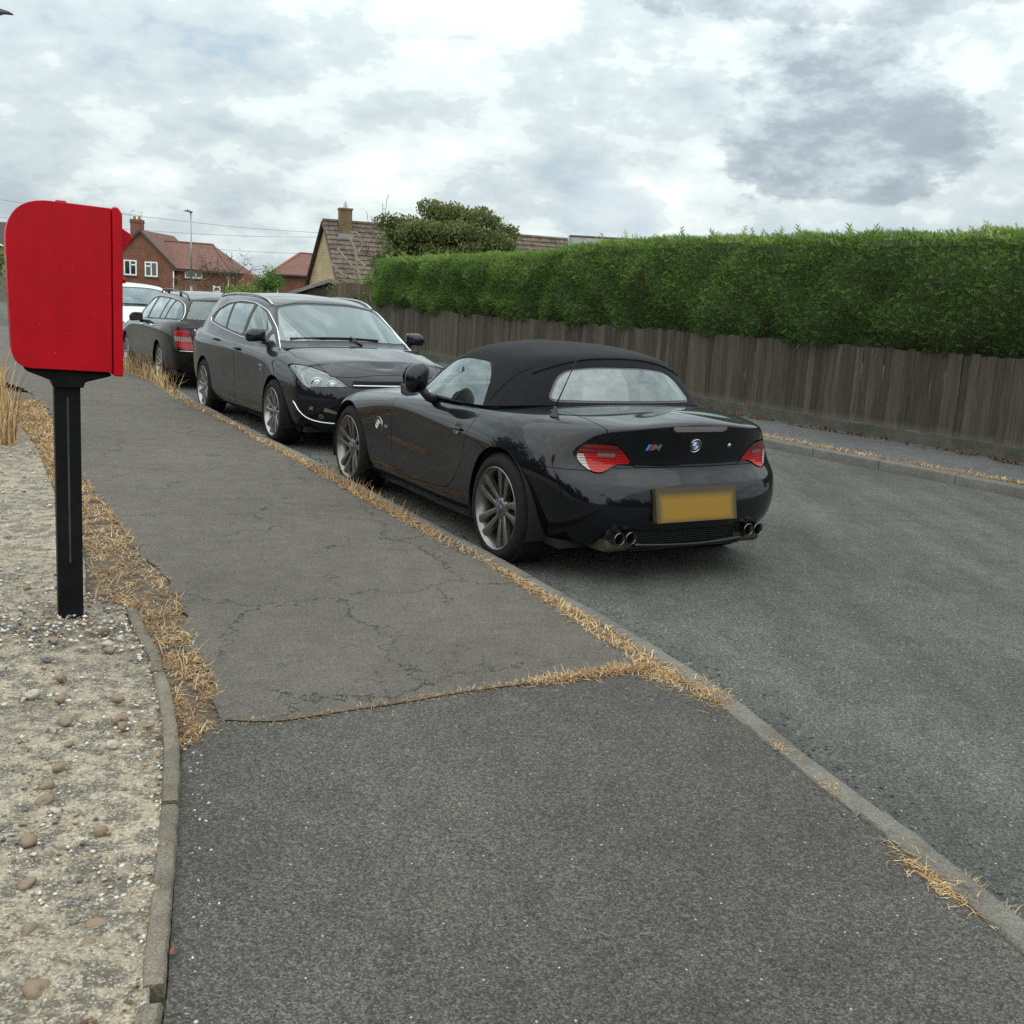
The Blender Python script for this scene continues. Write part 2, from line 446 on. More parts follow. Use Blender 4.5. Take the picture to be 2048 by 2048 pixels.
def cut_panel(body, d, gap=.0025, depth=.007):
    """returns panel, recessed shut line, remaining body"""
    inside, rest = body.split(d(body.V) + gap)
    band, out = rest.split(d(rest.V) - gap)
    return inside, band.offset(-depth), out
def wheel_meshes(tag_, R, Rr, w, kind):
    """tyre, rim with spokes and hub cap of one wheel; axis y, outer face towards +y at y = 0"""
    T = MB(); ro = Rr + .012; n = 72
    T.lathe([(ro - .004, .002), (ro + .008, .012), (ro + .02, .016), (R - .055, .018), (R - .03, .010), (R - .012, -.008), (R - .003, -.026), (R, -.045),
             (R, -.075), (R - .007, -.078), (R - .007, -.088), (R, -.091), (R, -w / 2 - .006), (R - .007, -w / 2 - .003), (R - .007, -w / 2 + .001), (R, -w / 2 - .03 + .028),
             (R, -w + .03), (R - .02, -w + .005), (R - .06, -w - .005), (ro, -w + .01), (ro - .03, -w + .01)], n)
    # tread blocks on the shoulder
    for k in range(60):
        q = 2 * PI * k / 60; c, s_ = math.cos(q), math.sin(q)
        M = Matrix(((c, 0, -s_, 0), (0, 1, 0, 0), (s_, 0, c, 0), (0, 0, 0, 1)))
        T.box((R - .006, -.040, -.010), (R + .0015, -.016, .010), 0, M @ Matrix.Rotation(.25, 4, 'X'))
    tyre = T.mesh(tag_ + '_tyre', angle=40)
    W = MB()
    W.lathe([(ro + .004, .004), (ro + .006, .013), (ro + .002, .016), (ro - .004, .010), (ro - .012, -.002), (ro - .020, -.02), (ro - .028, -.06), (ro - .035, -.12), (ro - .03, -w + .02), (ro, -w + .012)], n, m=0)
    def spoke(a0, off0, off1, w0, w1, y0, y1, r0, r1, th, m=0, bulge=.006):
        c, s_ = math.cos(a0), math.sin(a0); V = []; F = []; K = 9
        for k in range(K):
            t = k / (K - 1); r = r0 + (r1 - r0) * t; o = off0 + (off1 - off0) * t; hw = w0 + (w1 - w0) * t
            y = y0 + (y1 - y0) * (t ** 1.6) + bulge * math.sin(PI * t)
            for (dx, dy) in ((-hw * 1.15, -th), (-hw, -.004), (-hw * .55, 0), (hw * .55, 0), (hw, -.004), (hw * 1.15, -th)):
                xx, zz = r, o + dx
                V.append((xx * c - zz * s_, y + dy, xx * s_ + zz * c))
        for k in range(K - 1):
            for q in range(5): F.append((k * 6 + q, k * 6 + q + 1, (k + 1) * 6 + q + 1, (k + 1) * 6 + q))
        W.add(V, F, m)
    if kind == 'twin5':
        for k in range(5):
            a = PI / 2 + .31 + 2 * PI * k / 5
            for sg in (-1, 1):
                spoke(a, sg * .021, sg * .050, .012, .026, -.024, .006, .045, ro - .006, .035)
            spoke(a, 0, 0, .02, .02, -.03, -.03, .03, .085, .03, bulge=0)
            M = Matrix.Rotation(-a, 4, 'Y')
            W.lathe([(.0, .002), (.009, .002), (.010, -.02)], 10, c=(math.cos(a + PI / 5) * .058, -.03, math.sin(a + PI / 5) * .058), m=1)
    elif kind == 'five':
        for k in range(5):
            a = PI / 2 + 2 * PI * k / 5
            for sg in (-1, 1): spoke(a + sg * .16, sg * .004, sg * .022, .014, .022, -.02, .004, .03, ro - .006, .04)
            W.lathe([(.0, .002), (.009, .002), (.010, -.02)], 10, c=(math.cos(a + PI / 5) * .055, -.026, math.sin(a + PI / 5) * .055), m=1)
    else:
        for k in range(10):
            a = PI / 2 + 2 * PI * k / 10; spoke(a, 0, 0, .015, .012, -.02, .004, .03, ro - .006, .03)
    W.lathe([(.0, -.014), (.045, -.016), (.06, -.022), (.075, -.035), (.078, -.06)], 32, m=0)
    rim = W.mesh(tag_ + '_rim', angle=35)
    H = MB(); H.lathe([(.0, -.004), (.024, -.005), (.03, -.008), (.033, -.016)], 24); cap = H.mesh(tag_ + '_cap', angle=40)
    D = MB(); D.lathe([(.0, -.075), (Rr * .74, -.075), (Rr * .74, -.095), (.0, -.095)], 40)
    D.box((-.16, -.085, -.09), (-.10, -.05, .09)); disc = D.mesh(tag_ + '_disc', angle=40)
    return dict(tyre=tyre, rim=rim, cap=cap, disc=disc, R=R)
def add_wheel(parent, ms, x, y, mat_rim, mat_cap, spin=0.0, steer=0.0):
    """outer face of the tyre at |y|"""
    first = not ms.get('used'); ms['used'] = True
    def mk(name, key, mats, par):
        o = bpy.data.objects.new(name, ms[key])
        if not ms[key].materials:
            for m in mats: ms[key].materials.append(m)
        return link(o, par)
    w = mk('wheel', 'rim', [mat_rim, DARK], parent); w.location = (x, y, ms['R'] - .002)
    w.rotation_euler = (0, spin, (0 if y > 0 else PI) + steer)
    mk('tyre', 'tyre', [RUBBER], w); mk('hub_cap', 'cap', [mat_cap], w); mk('brake_disc', 'disc', [DISC], w)
    return w
def well(parent, x, z, R, y0, y1):
    for sg in (-1, 1):
        M = MB(); n = 26; V = []; F = []
        for k in range(n + 1):
            a = -.35 + (PI + .7) * k / n
            for y in (y0, y1): V.append((x + R * math.cos(a), sg * y, z + R * math.sin(a)))
        for k in range(n): F.append((2 * k, 2 * k + 1, 2 * k + 3, 2 * k + 2))
        b = len(V); V.append((x, sg * y0, z - .1)); F += [(b, 2 * k, 2 * k + 2) for k in range(n)]
        M.add(V, F); M.build('wheel_arch_liner', DARK, parent)
def seat(parent, x, y, z, mat, face=1):
    M = MB()
    M.prism(rounded([(-.25, 0), (.27, .03), (.28, .12), (-.2, .10)], .04, 3), 'y', y - .25, y + .25)
    M.prism(rounded([(-.22, .08), (-.42, .62), (-.36, .66), (-.27, .62), (-.10, .12)], .05, 3), 'y', y - .24, y + .24)
    M.prism(rounded([(-.45, .66), (-.47, .84), (-.38, .86), (-.35, .68)], .04, 3), 'y', y - .13, y + .13)
    o = M.build('seat', mat, parent, bevel=.02); o.location = (x, 0, z)
    if face < 0: o.rotation_euler = (0, 0, PI)
    return o
def text_mesh(s, size, depth=.002):
    c = bpy.data.curves.new('txt', 'FONT'); c.body = s; c.size = size; c.extrude = depth; c.align_x = 'CENTER'; c.align_y = 'CENTER'
    o = bpy.data.objects.new('txt', c); col.objects.link(o)
    dg = bpy.context.evaluated_depsgraph_get(); me = bpy.data.meshes.new_from_object(o.evaluated_get(dg))
    bpy.data.objects.remove(o); me.materials.clear(); return me
def frame_at(p, n, up=(0, 0, 1)):
    """matrix with local z along n, local y close to up"""
    n = Vector(n).normalized(); u = Vector(up); u = (u - n * u.dot(n)).normalized(); x = u.cross(n)
    m = Matrix((x, u, n)).transposed().to_4x4(); m.translation = Vector(p); return m
def hit(sheet, o, d):
    """first point where a line meets a sheet (for setting badges and handles on it)"""
    from mathutils.bvhtree import BVHTree
    if not hasattr(sheet, 'bvh'): sheet.bvh = BVHTree.FromPolygons([tuple(v) for v in sheet.V], sheet.F)
    o = Vector(o); d = Vector(d).normalized(); mir = o.y < 0
    if mir: o.y *= -1; d.y *= -1
    if abs(o.y) < .002: o.y = .002
    loc, nor, i, dist = sheet.bvh.ray_cast(o, d)
    if loc is None: return Vector((0, 0, -5)), -d
    f = sheet.F[i]; k = min(f, key=lambda q: np.linalg.norm(sheet.V[q] - np.array(loc)))
    n = Vector(sheet.N[k]); n = n if n.dot(d) < 0 else -n
    if mir: loc.y *= -1; n.y *= -1
    if abs(loc.y) < .003: loc.y = 0; n.y = 0
    return loc, n
def roundel(parent, p, n, r, up=(0, 0, 1)):
    """round emblem: chrome edge, black ring with letters, blue and white quarters"""
    BL = plain('badge_blue', (.02, .16, .52), .2, coat=1); WH = plain('badge_white', (.8, .8, .8), .2, coat=1); BK = plain('badge_black', (.006, .006, .007), .2, coat=1)
    m = MB()
    m.lathe([(r, -.004), (r, .003), (r * .97, .0045), (r * .93, .003)], 40, 'z', 0)
    m.lathe([(r * .93, .003), (r * .58, .0035)], 40, 'z', 1)
    m.lathe([(r * .60, .0034), (r * .58, .005), (r * .55, .0042)], 40, 'z', 0)
    for q in range(4):
        V = [(0, 0, .0042)] + [(r * .56 * math.cos(q * PI / 2 + k * PI / 16), r * .56 * math.sin(q * PI / 2 + k * PI / 16), .0042) for k in range(9)]
        m.add(V, [(0, k, k + 1) for k in range(1, 9)], 2 if q in (1, 3) else 3)
    o = m.build('badge', [CHROME, BK, WH, BL], parent, angle=30); o.matrix_local = frame_at(p, n, up)
    for ch, a in (('B', .75), ('M', 0), ('W', -.75)):
        te = obj('letter', text_mesh(ch, r * .42, .0004), CHROME, o); te.matrix_local = Matrix.Rotation(a, 4, 'Z') @ Matrix.Translation((0, r * .76, .004))
    return o
def m_badge(parent, p, n, w, up=(0, 0, 1)):
    m = MB(); h = w * .42; sl = h * .35
    def para(x0, x1, mi): m.prism([(x0, 0), (x1, 0), (x1 + sl, h), (x0 + sl, h)], 'z', 0, .003, mi)
    para(-w * .5, -w * .36, 0); para(-w * .36, -w * .23, 1); para(-w * .23, -w * .09, 2)
    x0, x1 = -w * .06, w * .5; t = w * .13
    m.prism([(x0, 0), (x0 + t, 0), (x0 + t + sl * .6, h * .62), ((x0 + x1) / 2, h * .15), (x1 - t + sl * .6, h * .62), (x1 - t, 0), (x1, 0), (x1 + sl, h), (x1 - t * .9 + sl, h), ((x0 + x1) / 2 + sl * .5, h * .5), (x0 + t * .9 + sl, h), (x0 + sl, h)], 'z', 0, .004, 3)
    o = m.build('letter_badge', [plain('stripe_light_blue', (.05, .35, .75), .3), plain('stripe_dark_blue', (.03, .06, .25), .3), plain('stripe_red', (.6, .02, .02), .3), CHROME], parent)
    o.matrix_local = frame_at(p, n, up) @ Matrix.Translation((0, -h / 2, 0)); return o
# ------------------------------------------------------------------ black soft-top roadster
def build_roadster():
    root = empty('soft_top_roadster', (.6646, 6.4459, 0), math.radians(90 + 29.957), 'glossy black two seat roadster with its black fabric roof up', 'car')
    PB = paint('gloss_black_paint', (.0028, .0036, .0062))
    # control net: station tables, each ring (x, y, z)
    xs = [3.26, 3.22, 3.06, 2.90, 2.80, 2.65, 2.495, 2.15, 1.75, 1.30, .85, .45, .12, -.18, -.40]
    def side(ring):
        # y and z along the side, keyed on x
        kx = [3.26, 2.9, 2.5, 2.1, 1.75, 1.30, .85, .45, .12, -.18, -.4]
        K = {0: ([.70, .76, .80, .79, .79, .79, .80, .80, .80, .77, .72], [.20, .19, .17, .165, .165, .165, .165, .17, .19, .205, .22]),
             1: ([.74, .82, .86, .85, .845, .85, .855, .86, .87, .84, .80], [.29, .28, .26, .25, .25, .25, .25, .26, .29, .30, .32]),
             2: ([.76, .84, .885, .865, .855, .852, .855, .87, .89, .865, .83], [.42, .41, .40, .40, .40, .40, .40, .41, .43, .44, .45]),
             3: ([.76, .85, .90, .865, .845, .838, .84, .865, .90, .88, .84], [.51, .53, .53, .54, .54, .54, .54, .55, .56, .57, .57]),
             4: ([.76, .845, .897, .866, .848, .842, .846, .868, .90, .88, .838], [.55, .58, .59, .60, .62, .62, .62, .62, .63, .625, .615]),
             5: ([.74, .83, .888, .865, .852, .853, .862, .876, .895, .87, .828], [.58, .62, .66, .69, .73, .71, .685, .675, .69, .69, .675]),
             6: ([.70, .80, .865, .85, .842, .855, .866, .874, .884, .855, .80], [.60, .67, .715, .755, .795, .775, .74, .73, .745, .755, .755]),
             7: ([.64, .74, .80, .795, .80, .805, .81, .815, .83, .80, .745], [.62, .705, .76, .79, .815, .835, .845, .86, .868, .868, .845]),
             8: ([.58, .67, .72, .735, .745, .755, .76, .755, .745, .715, .68], [.64, .735, .785, .815, .84, .86, .87, .885, .905, .91, .895]),
             9: ([.45, .50, .54, .56, .57, .58, .58, .59, .60, .59, .575], [.66, .755, .805, .845, .875, .895, .90, .92, .935, .938, .928]),
             10: ([.25, .27, .28, .29, .30, .30, .30, .31, .32, .32, .31], [.68, .775, .83, .875, .91, .925, .925, .94, .952, .956, .952]),
             11: ([0] * 11, [.69, .78, .84, .88, .915, .935, .935, .945, .955, .96, .958])}[ring]
        k = np.array(kx)[::-1]; return lambda x: (float(np.interp(x, k, K[0][::-1])), float(np.interp(x, k, K[1][::-1])))
    front_x = [3.08, 3.18, 3.25, 3.26, 3.255, 3.24, 3.21, 3.17, 3.10, 3.02, 2.94, 2.86]
    front_z = [.20, .28, .40, .50, .54, .58, .61, .64, .66, .69, .715, .73]
    rear_x = [-.69, -.765, -.795, -.762, -.748, -.680, -.682, -.715, -.758, -.740, -.56, -.40]
    rear_z = [.235, .315, .44, .560, .580, .662, .70, .81, .905, .934, .958, .964]
    cor_z = [.225, .315, .44, .565, .590, .668, .715, .785, .845, .872, .925, .95]
    R = 12; net = []
    for s in range(19):
        row = []
        for r in range(R):
            f = side(r)
            if s <= 3:
                ye, ze = f(2.95); t = [0, .42, .76, .96][s]; dx = [0, .03, .13, .30][s]
                ef = [0, .25, .6, .9][s]
                x = front_x[r] - dx * (1 if r < 9 else .6); y = ye * t; z = front_z[r] * (1 - ef) + ze * ef
                if r == 11: x = [2.86, 2.84, 2.82, 2.80][s]; y = 0; z = [.73, .75, .77, .785][s] + .04
                row.append((x, y, z))
            elif s <= 14:
                x = xs[s] if r != 11 else xs[s]; y, z = f(x); row.append((x, y, z))
            else:
                q = s - 15; ye, ze = f(-.4)
                y = [.92, .70, .38, 0][q] * ye; dx = [.17, .062, .016, 0][q]; ef = [.72, .22, .05, 0][q]
                x = rear_x[r] + dx * (1 if r < 9 else .5); z = [rear_z[r] * .25 + cor_z[r] * .75 if r < 11 else rear_z[r], rear_z[r] * .5 + cor_z[r] * .5, rear_z[r] * .88 + cor_z[r] * .12, rear_z[r]][q] if q else cor_z[r] * .5 + ze * .5
                if r >= 10: x = min(x, -.40) if r == 10 else [-.405, -.41, -.415, -.42][q]
                if r == 11: y = 0
                row.append((x, y, z))
        net.append(row)
    body = bspline_net(net, 9, 9)
    AR = .366; WZ = .33
    arch = lambda V: np.minimum(np.hypot(V[:, 0], V[:, 2] - WZ) - AR, np.hypot(V[:, 0] - 2.495, V[:, 2] - WZ) - AR)
    arch2 = lambda V: np.where(V[:, 1] > .55, arch(V), 1.0)
    _, body = body.split(arch2(body.V))
    FULL = body
    # cuts at the tail: exhaust and diffuser openings
    recess = lambda V: np.where(V[:, 0] < -.45, np.maximum(sdf(RO, V[:, 1], V[:, 2]), V[:, 0] + .45), 1.0)
    RO = rounded([(-.2, .10), (-.2, .325), (.36, .325), (.385, .335), (.555, .335), (.57, .10)], .012, 3)
    _, body = body.split(recess(body.V))
    # door
    DO = rounded([(.37, .99), (.375, .86), (.43, .74), (.50, .57), (.585, .42), (.72, .32), (.95, .298), (1.35, .285), (1.60, .31), (1.68, .45), (1.70, .68), (1.68, .80), (1.66, .99)], [.01, .03, .1, .1, .1, .1, .1, .1, .1, .1, .1, .05, .01], 6)
    dd = lambda V: np.where((V[:, 1] > .60), sdf(DO, V[:, 0], V[:, 2]), np.maximum(.60 - V[:, 1], .01))
    door, gap1, body = cut_panel(body, dd)
    # bonnet shut line, boot lid, bumper
    def lid(V):
        x, y, z = V.T
        yb = np.where(x < -.60, np.interp(z, [.64, .66, .70, .76, .82, .86, .95], [.38, .382, .40, .455, .53, .555, .565]), .565 + (x + .60) * .06)
        return np.maximum.reduce([y - yb, .668 - z, x + .015])
    boot, gap2, body = cut_panel(body, lid)
    LAMP = TAIL_OUTLINE
    tl = lambda V: np.where(V[:, 0] < -.30, sdf(LAMP, V[:, 1], V[:, 2]), 1.0)
    lamp, gap3, body = cut_panel(body, tl, .004, .012)
    bmp = lambda V: np.maximum(V[:, 2] - (.650 + np.clip((.62 - V[:, 1]) * .5, 0, .016)), V[:, 0] + .26)
    bumper, gap4, body = cut_panel(body, bmp, .0018)
    hood = lambda V: np.maximum.reduce([V[:, 1] - (.74 + .02 * np.sin(V[:, 0])), 1.78 - V[:, 0], .70 - V[:, 2]])
    bonnet, gap5, body = cut_panel(body, hood, .002)
    body.both().build('body_shell', PB, root, rim=.03, rimvec=None)
    d1 = door.build('door', PB, root); d2 = door.mirror().build('door', PB, root)
    boot.both().build('boot_lid', PB, root, rim=.01); bonnet.both().build('bonnet', PB, root)
    bumper.both().build('rear_bumper', PB, root, rim=.035)
    g = gap1.join(gap2).join(gap4).join(gap5); g.both().build('shut_lines', DARK, root)
    # tail lamps: dark seal, red and clear moulded lens
    RED = lens_mat('lamp_red', (.36, .003, .004), ribs=420); DRED = lens_mat('lamp_dark_red', (.13, .008, .010), ribs=260)
    CLR = lens_mat('lamp_clear', (.38, .37, .355), ribs=420)
    for mir in (False, True):
        lp = lamp.offset(.003); up, lo = lp.split(.742 + (.60 - lp.V[:, 1]) * .05 - lp.V[:, 2])
        cl, rd = lo.split(.646 - lo.V[:, 1] + (lo.V[:, 2] - .70) * .3)
        sd = gap3
        if mir: up, cl, rd, sd = up.mirror(), cl.mirror(), rd.mirror(), sd.mirror()
        o = rd.build('tail_light', RED, root); up.build('upper_lens', DRED, o); cl.build('reversing_lens', CLR, o); sd.build('lamp_seal', BLACKPL, o)
        sg = -1 if mir else 1
        b = MB(); b.box((-.05, -.010, 0), (.05, .010, .0015)); w = b.build('lamp_window', plain('lamp_chrome_window', (.35, .25, .24), .15, .7), o)
        p, n = hit(FULL, (-1.2, sg * 0 + .545, .738), (1, 0, 0)); p.y *= sg; n.y *= sg
        w.matrix_local = frame_at(p + n * .004, n)
    # ---------------- fabric roof and glass
    gs = {0: [(1.90, 0, .945), (1.86, .36, .935), (1.72, .62, .915), (1.56, .735, .89), (1.30, .775, .875), (.95, .785, .875), (.60, .785, .885), (.33, .775, .90), (.14, .72, .925), (.02, .58, .94), (-.055, .36, .948), (-.075, 0, .952)],
          1: [(1.80, 0, 1.00), (1.77, .35, .99), (1.64, .60, .97), (1.47, .705, .955), (1.25, .745, .95), (.95, .755, .95), (.60, .755, .955), (.34, .745, .965), (.155, .68, .985), (.045, .54, .99), (-.025, .34, .996), (-.042, 0, 1.0)],
          2: [(1.62, 0, 1.10), (1.60, .33, 1.09), (1.49, .545, 1.07), (1.36, .64, 1.06), (1.18, .685, 1.07), (.92, .695, 1.075), (.60, .695, 1.075), (.36, .685, 1.07), (.19, .615, 1.075), (.09, .48, 1.08), (.03, .30, 1.085), (.015, 0, 1.088)],
          3: [(1.42, 0, 1.205), (1.40, .31, 1.195), (1.33, .50, 1.165), (1.24, .575, 1.155), (1.12, .61, 1.175), (.90, .62, 1.18), (.60, .62, 1.18), (.39, .61, 1.165), (.24, .54, 1.16), (.15, .42, 1.165), (.105, .26, 1.17), (.095, 0, 1.173)],
          4: [(1.33, 0, 1.245), (1.32, .28, 1.235), (1.25, .44, 1.205), (1.18, .51, 1.20), (1.08, .54, 1.222), (.88, .55, 1.23), (.60, .55, 1.23), (.42, .54, 1.213), (.27, .48, 1.212), (.185, .38, 1.218), (.148, .23, 1.225), (.138, 0, 1.228)],
          5: [(1.27, 0, 1.264), (1.25, .22, 1.257), (1.18, .34, 1.243), (1.12, .39, 1.243), (1.03, .41, 1.262), (.86, .42, 1.27), (.62, .42, 1.268), (.46, .41, 1.25), (.33, .37, 1.244), (.26, .29, 1.245), (.23, .18, 1.248), (.225, 0, 1.25)],
          6: [(1.14, 0, 1.283), (1.13, .12, 1.28), (1.09, .18, 1.272), (1.04, .20, 1.272), (.97, .21, 1.283), (.84, .22, 1.288), (.64, .22, 1.286), (.52, .21, 1.275), (.42, .19, 1.268), (.37, .15, 1.266), (.35, .09, 1.267), (.345, 0, 1.268)],
          7: [(1.02, 0, 1.292), (1.0, 0, 1.292), (.97, 0, 1.292), (.94, 0, 1.292), (.90, 0, 1.293), (.80, 0, 1.294), (.68, 0, 1.293), (.60, 0, 1.289), (.53, 0, 1.283), (.49, 0, 1.279), (.475, 0, 1.277), (.47, 0, 1.276)]}
    top = bspline_net([[(gs[r][s][0] - (.08 if s < 5 and r < 6 else 0), gs[r][s][1], gs[r][s][2]) for r in range(8)] for s in range(12)], 12, 12)
    TOPF = top
    FAB = MATS.get('roof_fabric') or fabric_mat()
    # side window
    sw = lambda V: np.where(V[:, 1] > .45, sdf(SIDE_WIN, V[:, 0], V[:, 2]), 1.0)
    side_glass, gsw, top = cut_panel(top, sw, .004, .004)
    rw = lambda V: np.where(V[:, 0] < .45, sdf(REAR_WIN, V[:, 1], V[:, 2]), 1.0)
    rear_glass, grw, top = cut_panel(top, rw, .006, .003)
    ws = lambda V: np.maximum(1.09 + V[:, 1] ** 2 * .25 + (1.27 - V[:, 2]) * .62 - V[:, 0], V[:, 2] - 1.262)
    wsall, fab = top.split(ws(top.V))
    wg = lambda V: np.maximum.reduce([V[:, 2] - 1.21, .955 - V[:, 2], V[:, 1] - (.50 + (1.2 - V[:, 2]) * .72)])
    wscreen, gws, wframe = cut_panel(wsall, wg, .002, .003)
    fab.both().build('fabric_roof', FAB, root, rim=.02)
    wframe.both().build('windscreen_frame', PB, root, rim=.02)
    gws.both().build('windscreen_seal', BLACKPL, root); gsw.build('window_seal', BLACKPL, root); gsw.mirror().build('window_seal', BLACKPL, root)
    grw.both().build('rear_window_seal', plain('seal_grey', (.05, .05, .055), .35), root)
    GL = glass_mat('car_glass', (.80, .93, .88), .62); GLR = glass_mat('rear_glass', (.7, .85, .8), .30, .24)
    side_glass.build('side_window', GL, root); side_glass.mirror().build('side_window', GL, root)
    wscreen.both().build('windscreen', GL, root); rear_glass.both().build('rear_window', GLR, root)
    # roof bow seam over the rear window
    P = [hit(TOPF, (-.9, y, 1.218 - .10 * (abs(y) / .55) ** 2.6), (1, 0, 0))[0] + Vector((-.003, 0, .002)) for y in np.linspace(-.56, .56, 42)]
    m = MB(); m.tube(P, .006, 6); m.build('roof_seam', FAB, root, smooth=True)
    for sg in (-1, 1):
        P = [hit(TOPF, (x, sg * 1.2, z), (0, -sg, 0))[0] for x, z in spline([(.38, .93), (.34, 1.0), (.30, 1.08), (.24, 1.15)], 5)]
        m = MB(); m.tube([(p.x, p.y + sg * .001, p.z) for p in P], .0035, 5); m.build('roof_seam', FAB, root, smooth=True)
    # mirrors, handles, badges
    for sg in (-1, 1):
        m = MB(); prof = []
        K = 14
        V = []; F = []
        for i in range(K + 1):
            t = i / K; r = math.sin(PI * min(max(t * .94 + .06, 0), 1)) ** .55
            for k in range(20):
                a = 2 * PI * k / 20
                yy = .945 + .085 * r * math.copysign(abs(math.cos(a)) ** .8, math.cos(a)); zz = 1.005 + .098 * r * math.copysign(abs(math.sin(a)) ** .8, math.sin(a)) - (.02 * r * math.cos(a))
                V.append((.99 + .14 * t, sg * yy, zz))
        for i in range(K):
            for k in range(20): F.append((i * 20 + k, i * 20 + (k + 1) % 20, (i + 1) * 20 + (k + 1) % 20, (i + 1) * 20 + k))
        F.append(tuple(range(20))); F.append(tuple(K * 20 + k for k in range(20)))
        m.add(V, F); o = m.build('door_mirror', PB, root, angle=50)
        a = MB(); a.tube([(1.10, sg * .78, .855), (1.09, sg * .84, .87), (1.07, sg * .90, .93)], [.035, .028, .03], 10); a.build('mirror_arm', BLACKPL, o, smooth=True)
        gl = MB(); gl.add([(1.131, sg * (.945 + .072 * math.cos(2 * PI * k / 20)), 1.005 + .082 * math.sin(2 * PI * k / 20)) for k in range(20)], [tuple(range(20))]); gl.build('mirror_glass', CHROME, o)
        # door handle: bowl and grip
        p, n = hit(FULL, (.585, sg * 1.3, .728), (0, -sg, 0))
        h = MB(); h.lathe([(.0, .001), (.045, .001), (.056, .003), (.060, .0)], 28, 'z'); hb = h.build('handle', PB, d1 if sg > 0 else d2, smooth=True)
        hb.matrix_local = frame_at(p, n) @ Matrix.Scale(.72, 4, (0, 1, 0))
        h = MB(); h.tube([(-.06, 0, .004), (-.045, .0, .016), (.045, .0, .016), (.06, 0, .004)], .013, 8); q = h.build('grip', PB, hb, smooth=True)
        # side indicator with round emblem, letter badge
        p, n = hit(FULL, (1.92, sg * 1.3, .585), (0, -sg, 0)); roundel(root, p + n * .004, n, .033)
        p, n = hit(FULL, (1.775, sg * 1.3, .585), (0, -sg, 0)); m_badge(root, p + n * .003, n, .055)
        k = MB(); k.tube([hit(FULL, (x, sg * 1.3, .585 + dz), (0, -sg, 0))[0] for x, dz in ((1.95, .05), (1.90, .055), (1.855, .03), (1.85, -.03), (1.88, -.05))], .0022, 6); k.build('indicator_surround', CHROME, root, smooth=True)
    p, n = hit(FULL, (-1.4, 0, .795), (1, 0, 0)); roundel(root, p + n * .004, n, .041)
    p, n = hit(FULL, (-1.4, .285, .787), (1, 0, 0)); m_badge(root, p + n * .003, n, .085)
    p, n = hit(FULL, (-1.4, -.27, .785), (1, 0, 0)); k = MB(); k.lathe([(.0, .003), (.012, .003), (.014, 0)], 20, 'z'); k.box((-.003, -.008, .003), (.003, .008, .0045)); o = k.build('boot_lock', CHROME, root, smooth=True); o.matrix_local = frame_at(p, n)
    # high brake light
    p, n = hit(FULL, (-1.4, 0, .893), (1, 0, 0)); k = MB(); k.prism(rounded([(-.19, -.006), (-.165, -.017), (.165, -.017), (.19, -.006), (.192, .012), (-.192, .012)], .006, 3), 'z', -.006, .0035)
    o = k.build('brake_light', lens_mat('brake_lens_smoked', (.20, .18, .18), ribs=500, axis=0), root, bevel=.002); o.matrix_local = frame_at(p, n)
    k = MB(); k.prism(rounded([(-.20, -.012), (-.17, -.022), (.17, -.022), (.20, -.012), (.20, .017), (-.20, .017)], .006, 3), 'z', -.006, .001); s = k.build('lamp_seal', BLACKPL, o)
    # number plate with its dark border
    PL = plate_mat()
    pt, n1 = hit(FULL, (-1.4, 0, .47), (1, 0, 0)); pt.y += .015; n1 = Vector((-.978, 0, .21))
    k = MB(); k.prism(rounded([(-.29, -.098), (.29, -.098), (.29, .098), (-.29, .098)], .006, 3), 'z', -.03, .006); o = k.build('number_plate', PL, root)
    o.matrix_local = frame_at(pt + n1 * .008, n1)
    for y in (.20, -.20):
        p, n = hit(FULL, (-1.4, y, .566), (1, 0, 0)); k = MB(); k.lathe([(0, .008), (.006, .007), (.008, .0)], 12, 'z'); s = k.build('plate_lamp', BLACKPL, o); s.matrix_parent_inverse = Matrix(); s.matrix_local = o.matrix_local.inverted() @ frame_at(p, n)
    # parking sensors
    for y in (.60, .21, -.21, -.60):
        p, n = hit(FULL, (-1.4, y, .535), (1, 0, 0)); k = MB(); k.lathe([(0, .002), (.008, .002), (.0115, .001), (.012, -.002)], 16, 'z'); s = k.build('parking_sensor', PB, root, smooth=True); s.matrix_local = frame_at(p, n)
    # exhaust tips, silencer, diffuser mesh and body coloured lip
    EX = plain('exhaust_steel', (.16, .15, .14), .3, 1.0)
    for sg in (-1, 1):
        for y in (.43, .507):
            k = MB(); k.lathe([(.031, .14), (.035, .0), (.0355, -.006), (.033, -.009), (.0305, -.006), (.0285, .10), (.0, .10)], 28, 'x', c=(-.745, sg * y, .288))
            k.build('exhaust_pipe', EX, root, angle=40)
    k = MB(); 
    for sg in (-1, 1):
        k = MB(); k.prism(rounded([(-.70, .205), (-.48, .195), (-.48, .27), (-.70, .27)], .03, 4), 'y', sg * .36, sg * .56); k.build('silencer', plain('silencer_steel', (.10, .085, .065), .6, .6, var=.3), root, angle=40)
    k = MB(); k.box((-.68, -.55, .20), (-.63, .55, .36))
    for z in np.arange(.20, .335, .012): k.box((-.70, -.40, z), (-.68, .40, z + .004))
    for y in np.arange(-.40, .405, .02): k.box((-.697, y, .2), (-.683, y + .003, .33))
    k.build('diffuser', BLACKPL, root)
    k = MB(); pts = [(-.735 - .03 * (1 - (y / .42) ** 2), y, .232 + .012 * (abs(y) / .4) ** 2) for y in np.linspace(-.40, .40, 21)]
    k.tube(pts, .014, 8); k.build('diffuser_lip', PB, root, smooth=True)
    k = MB(); k.box((-.50, -.74, .19), (2.9, .74, .23)); k.build('underbody', DARK, root)
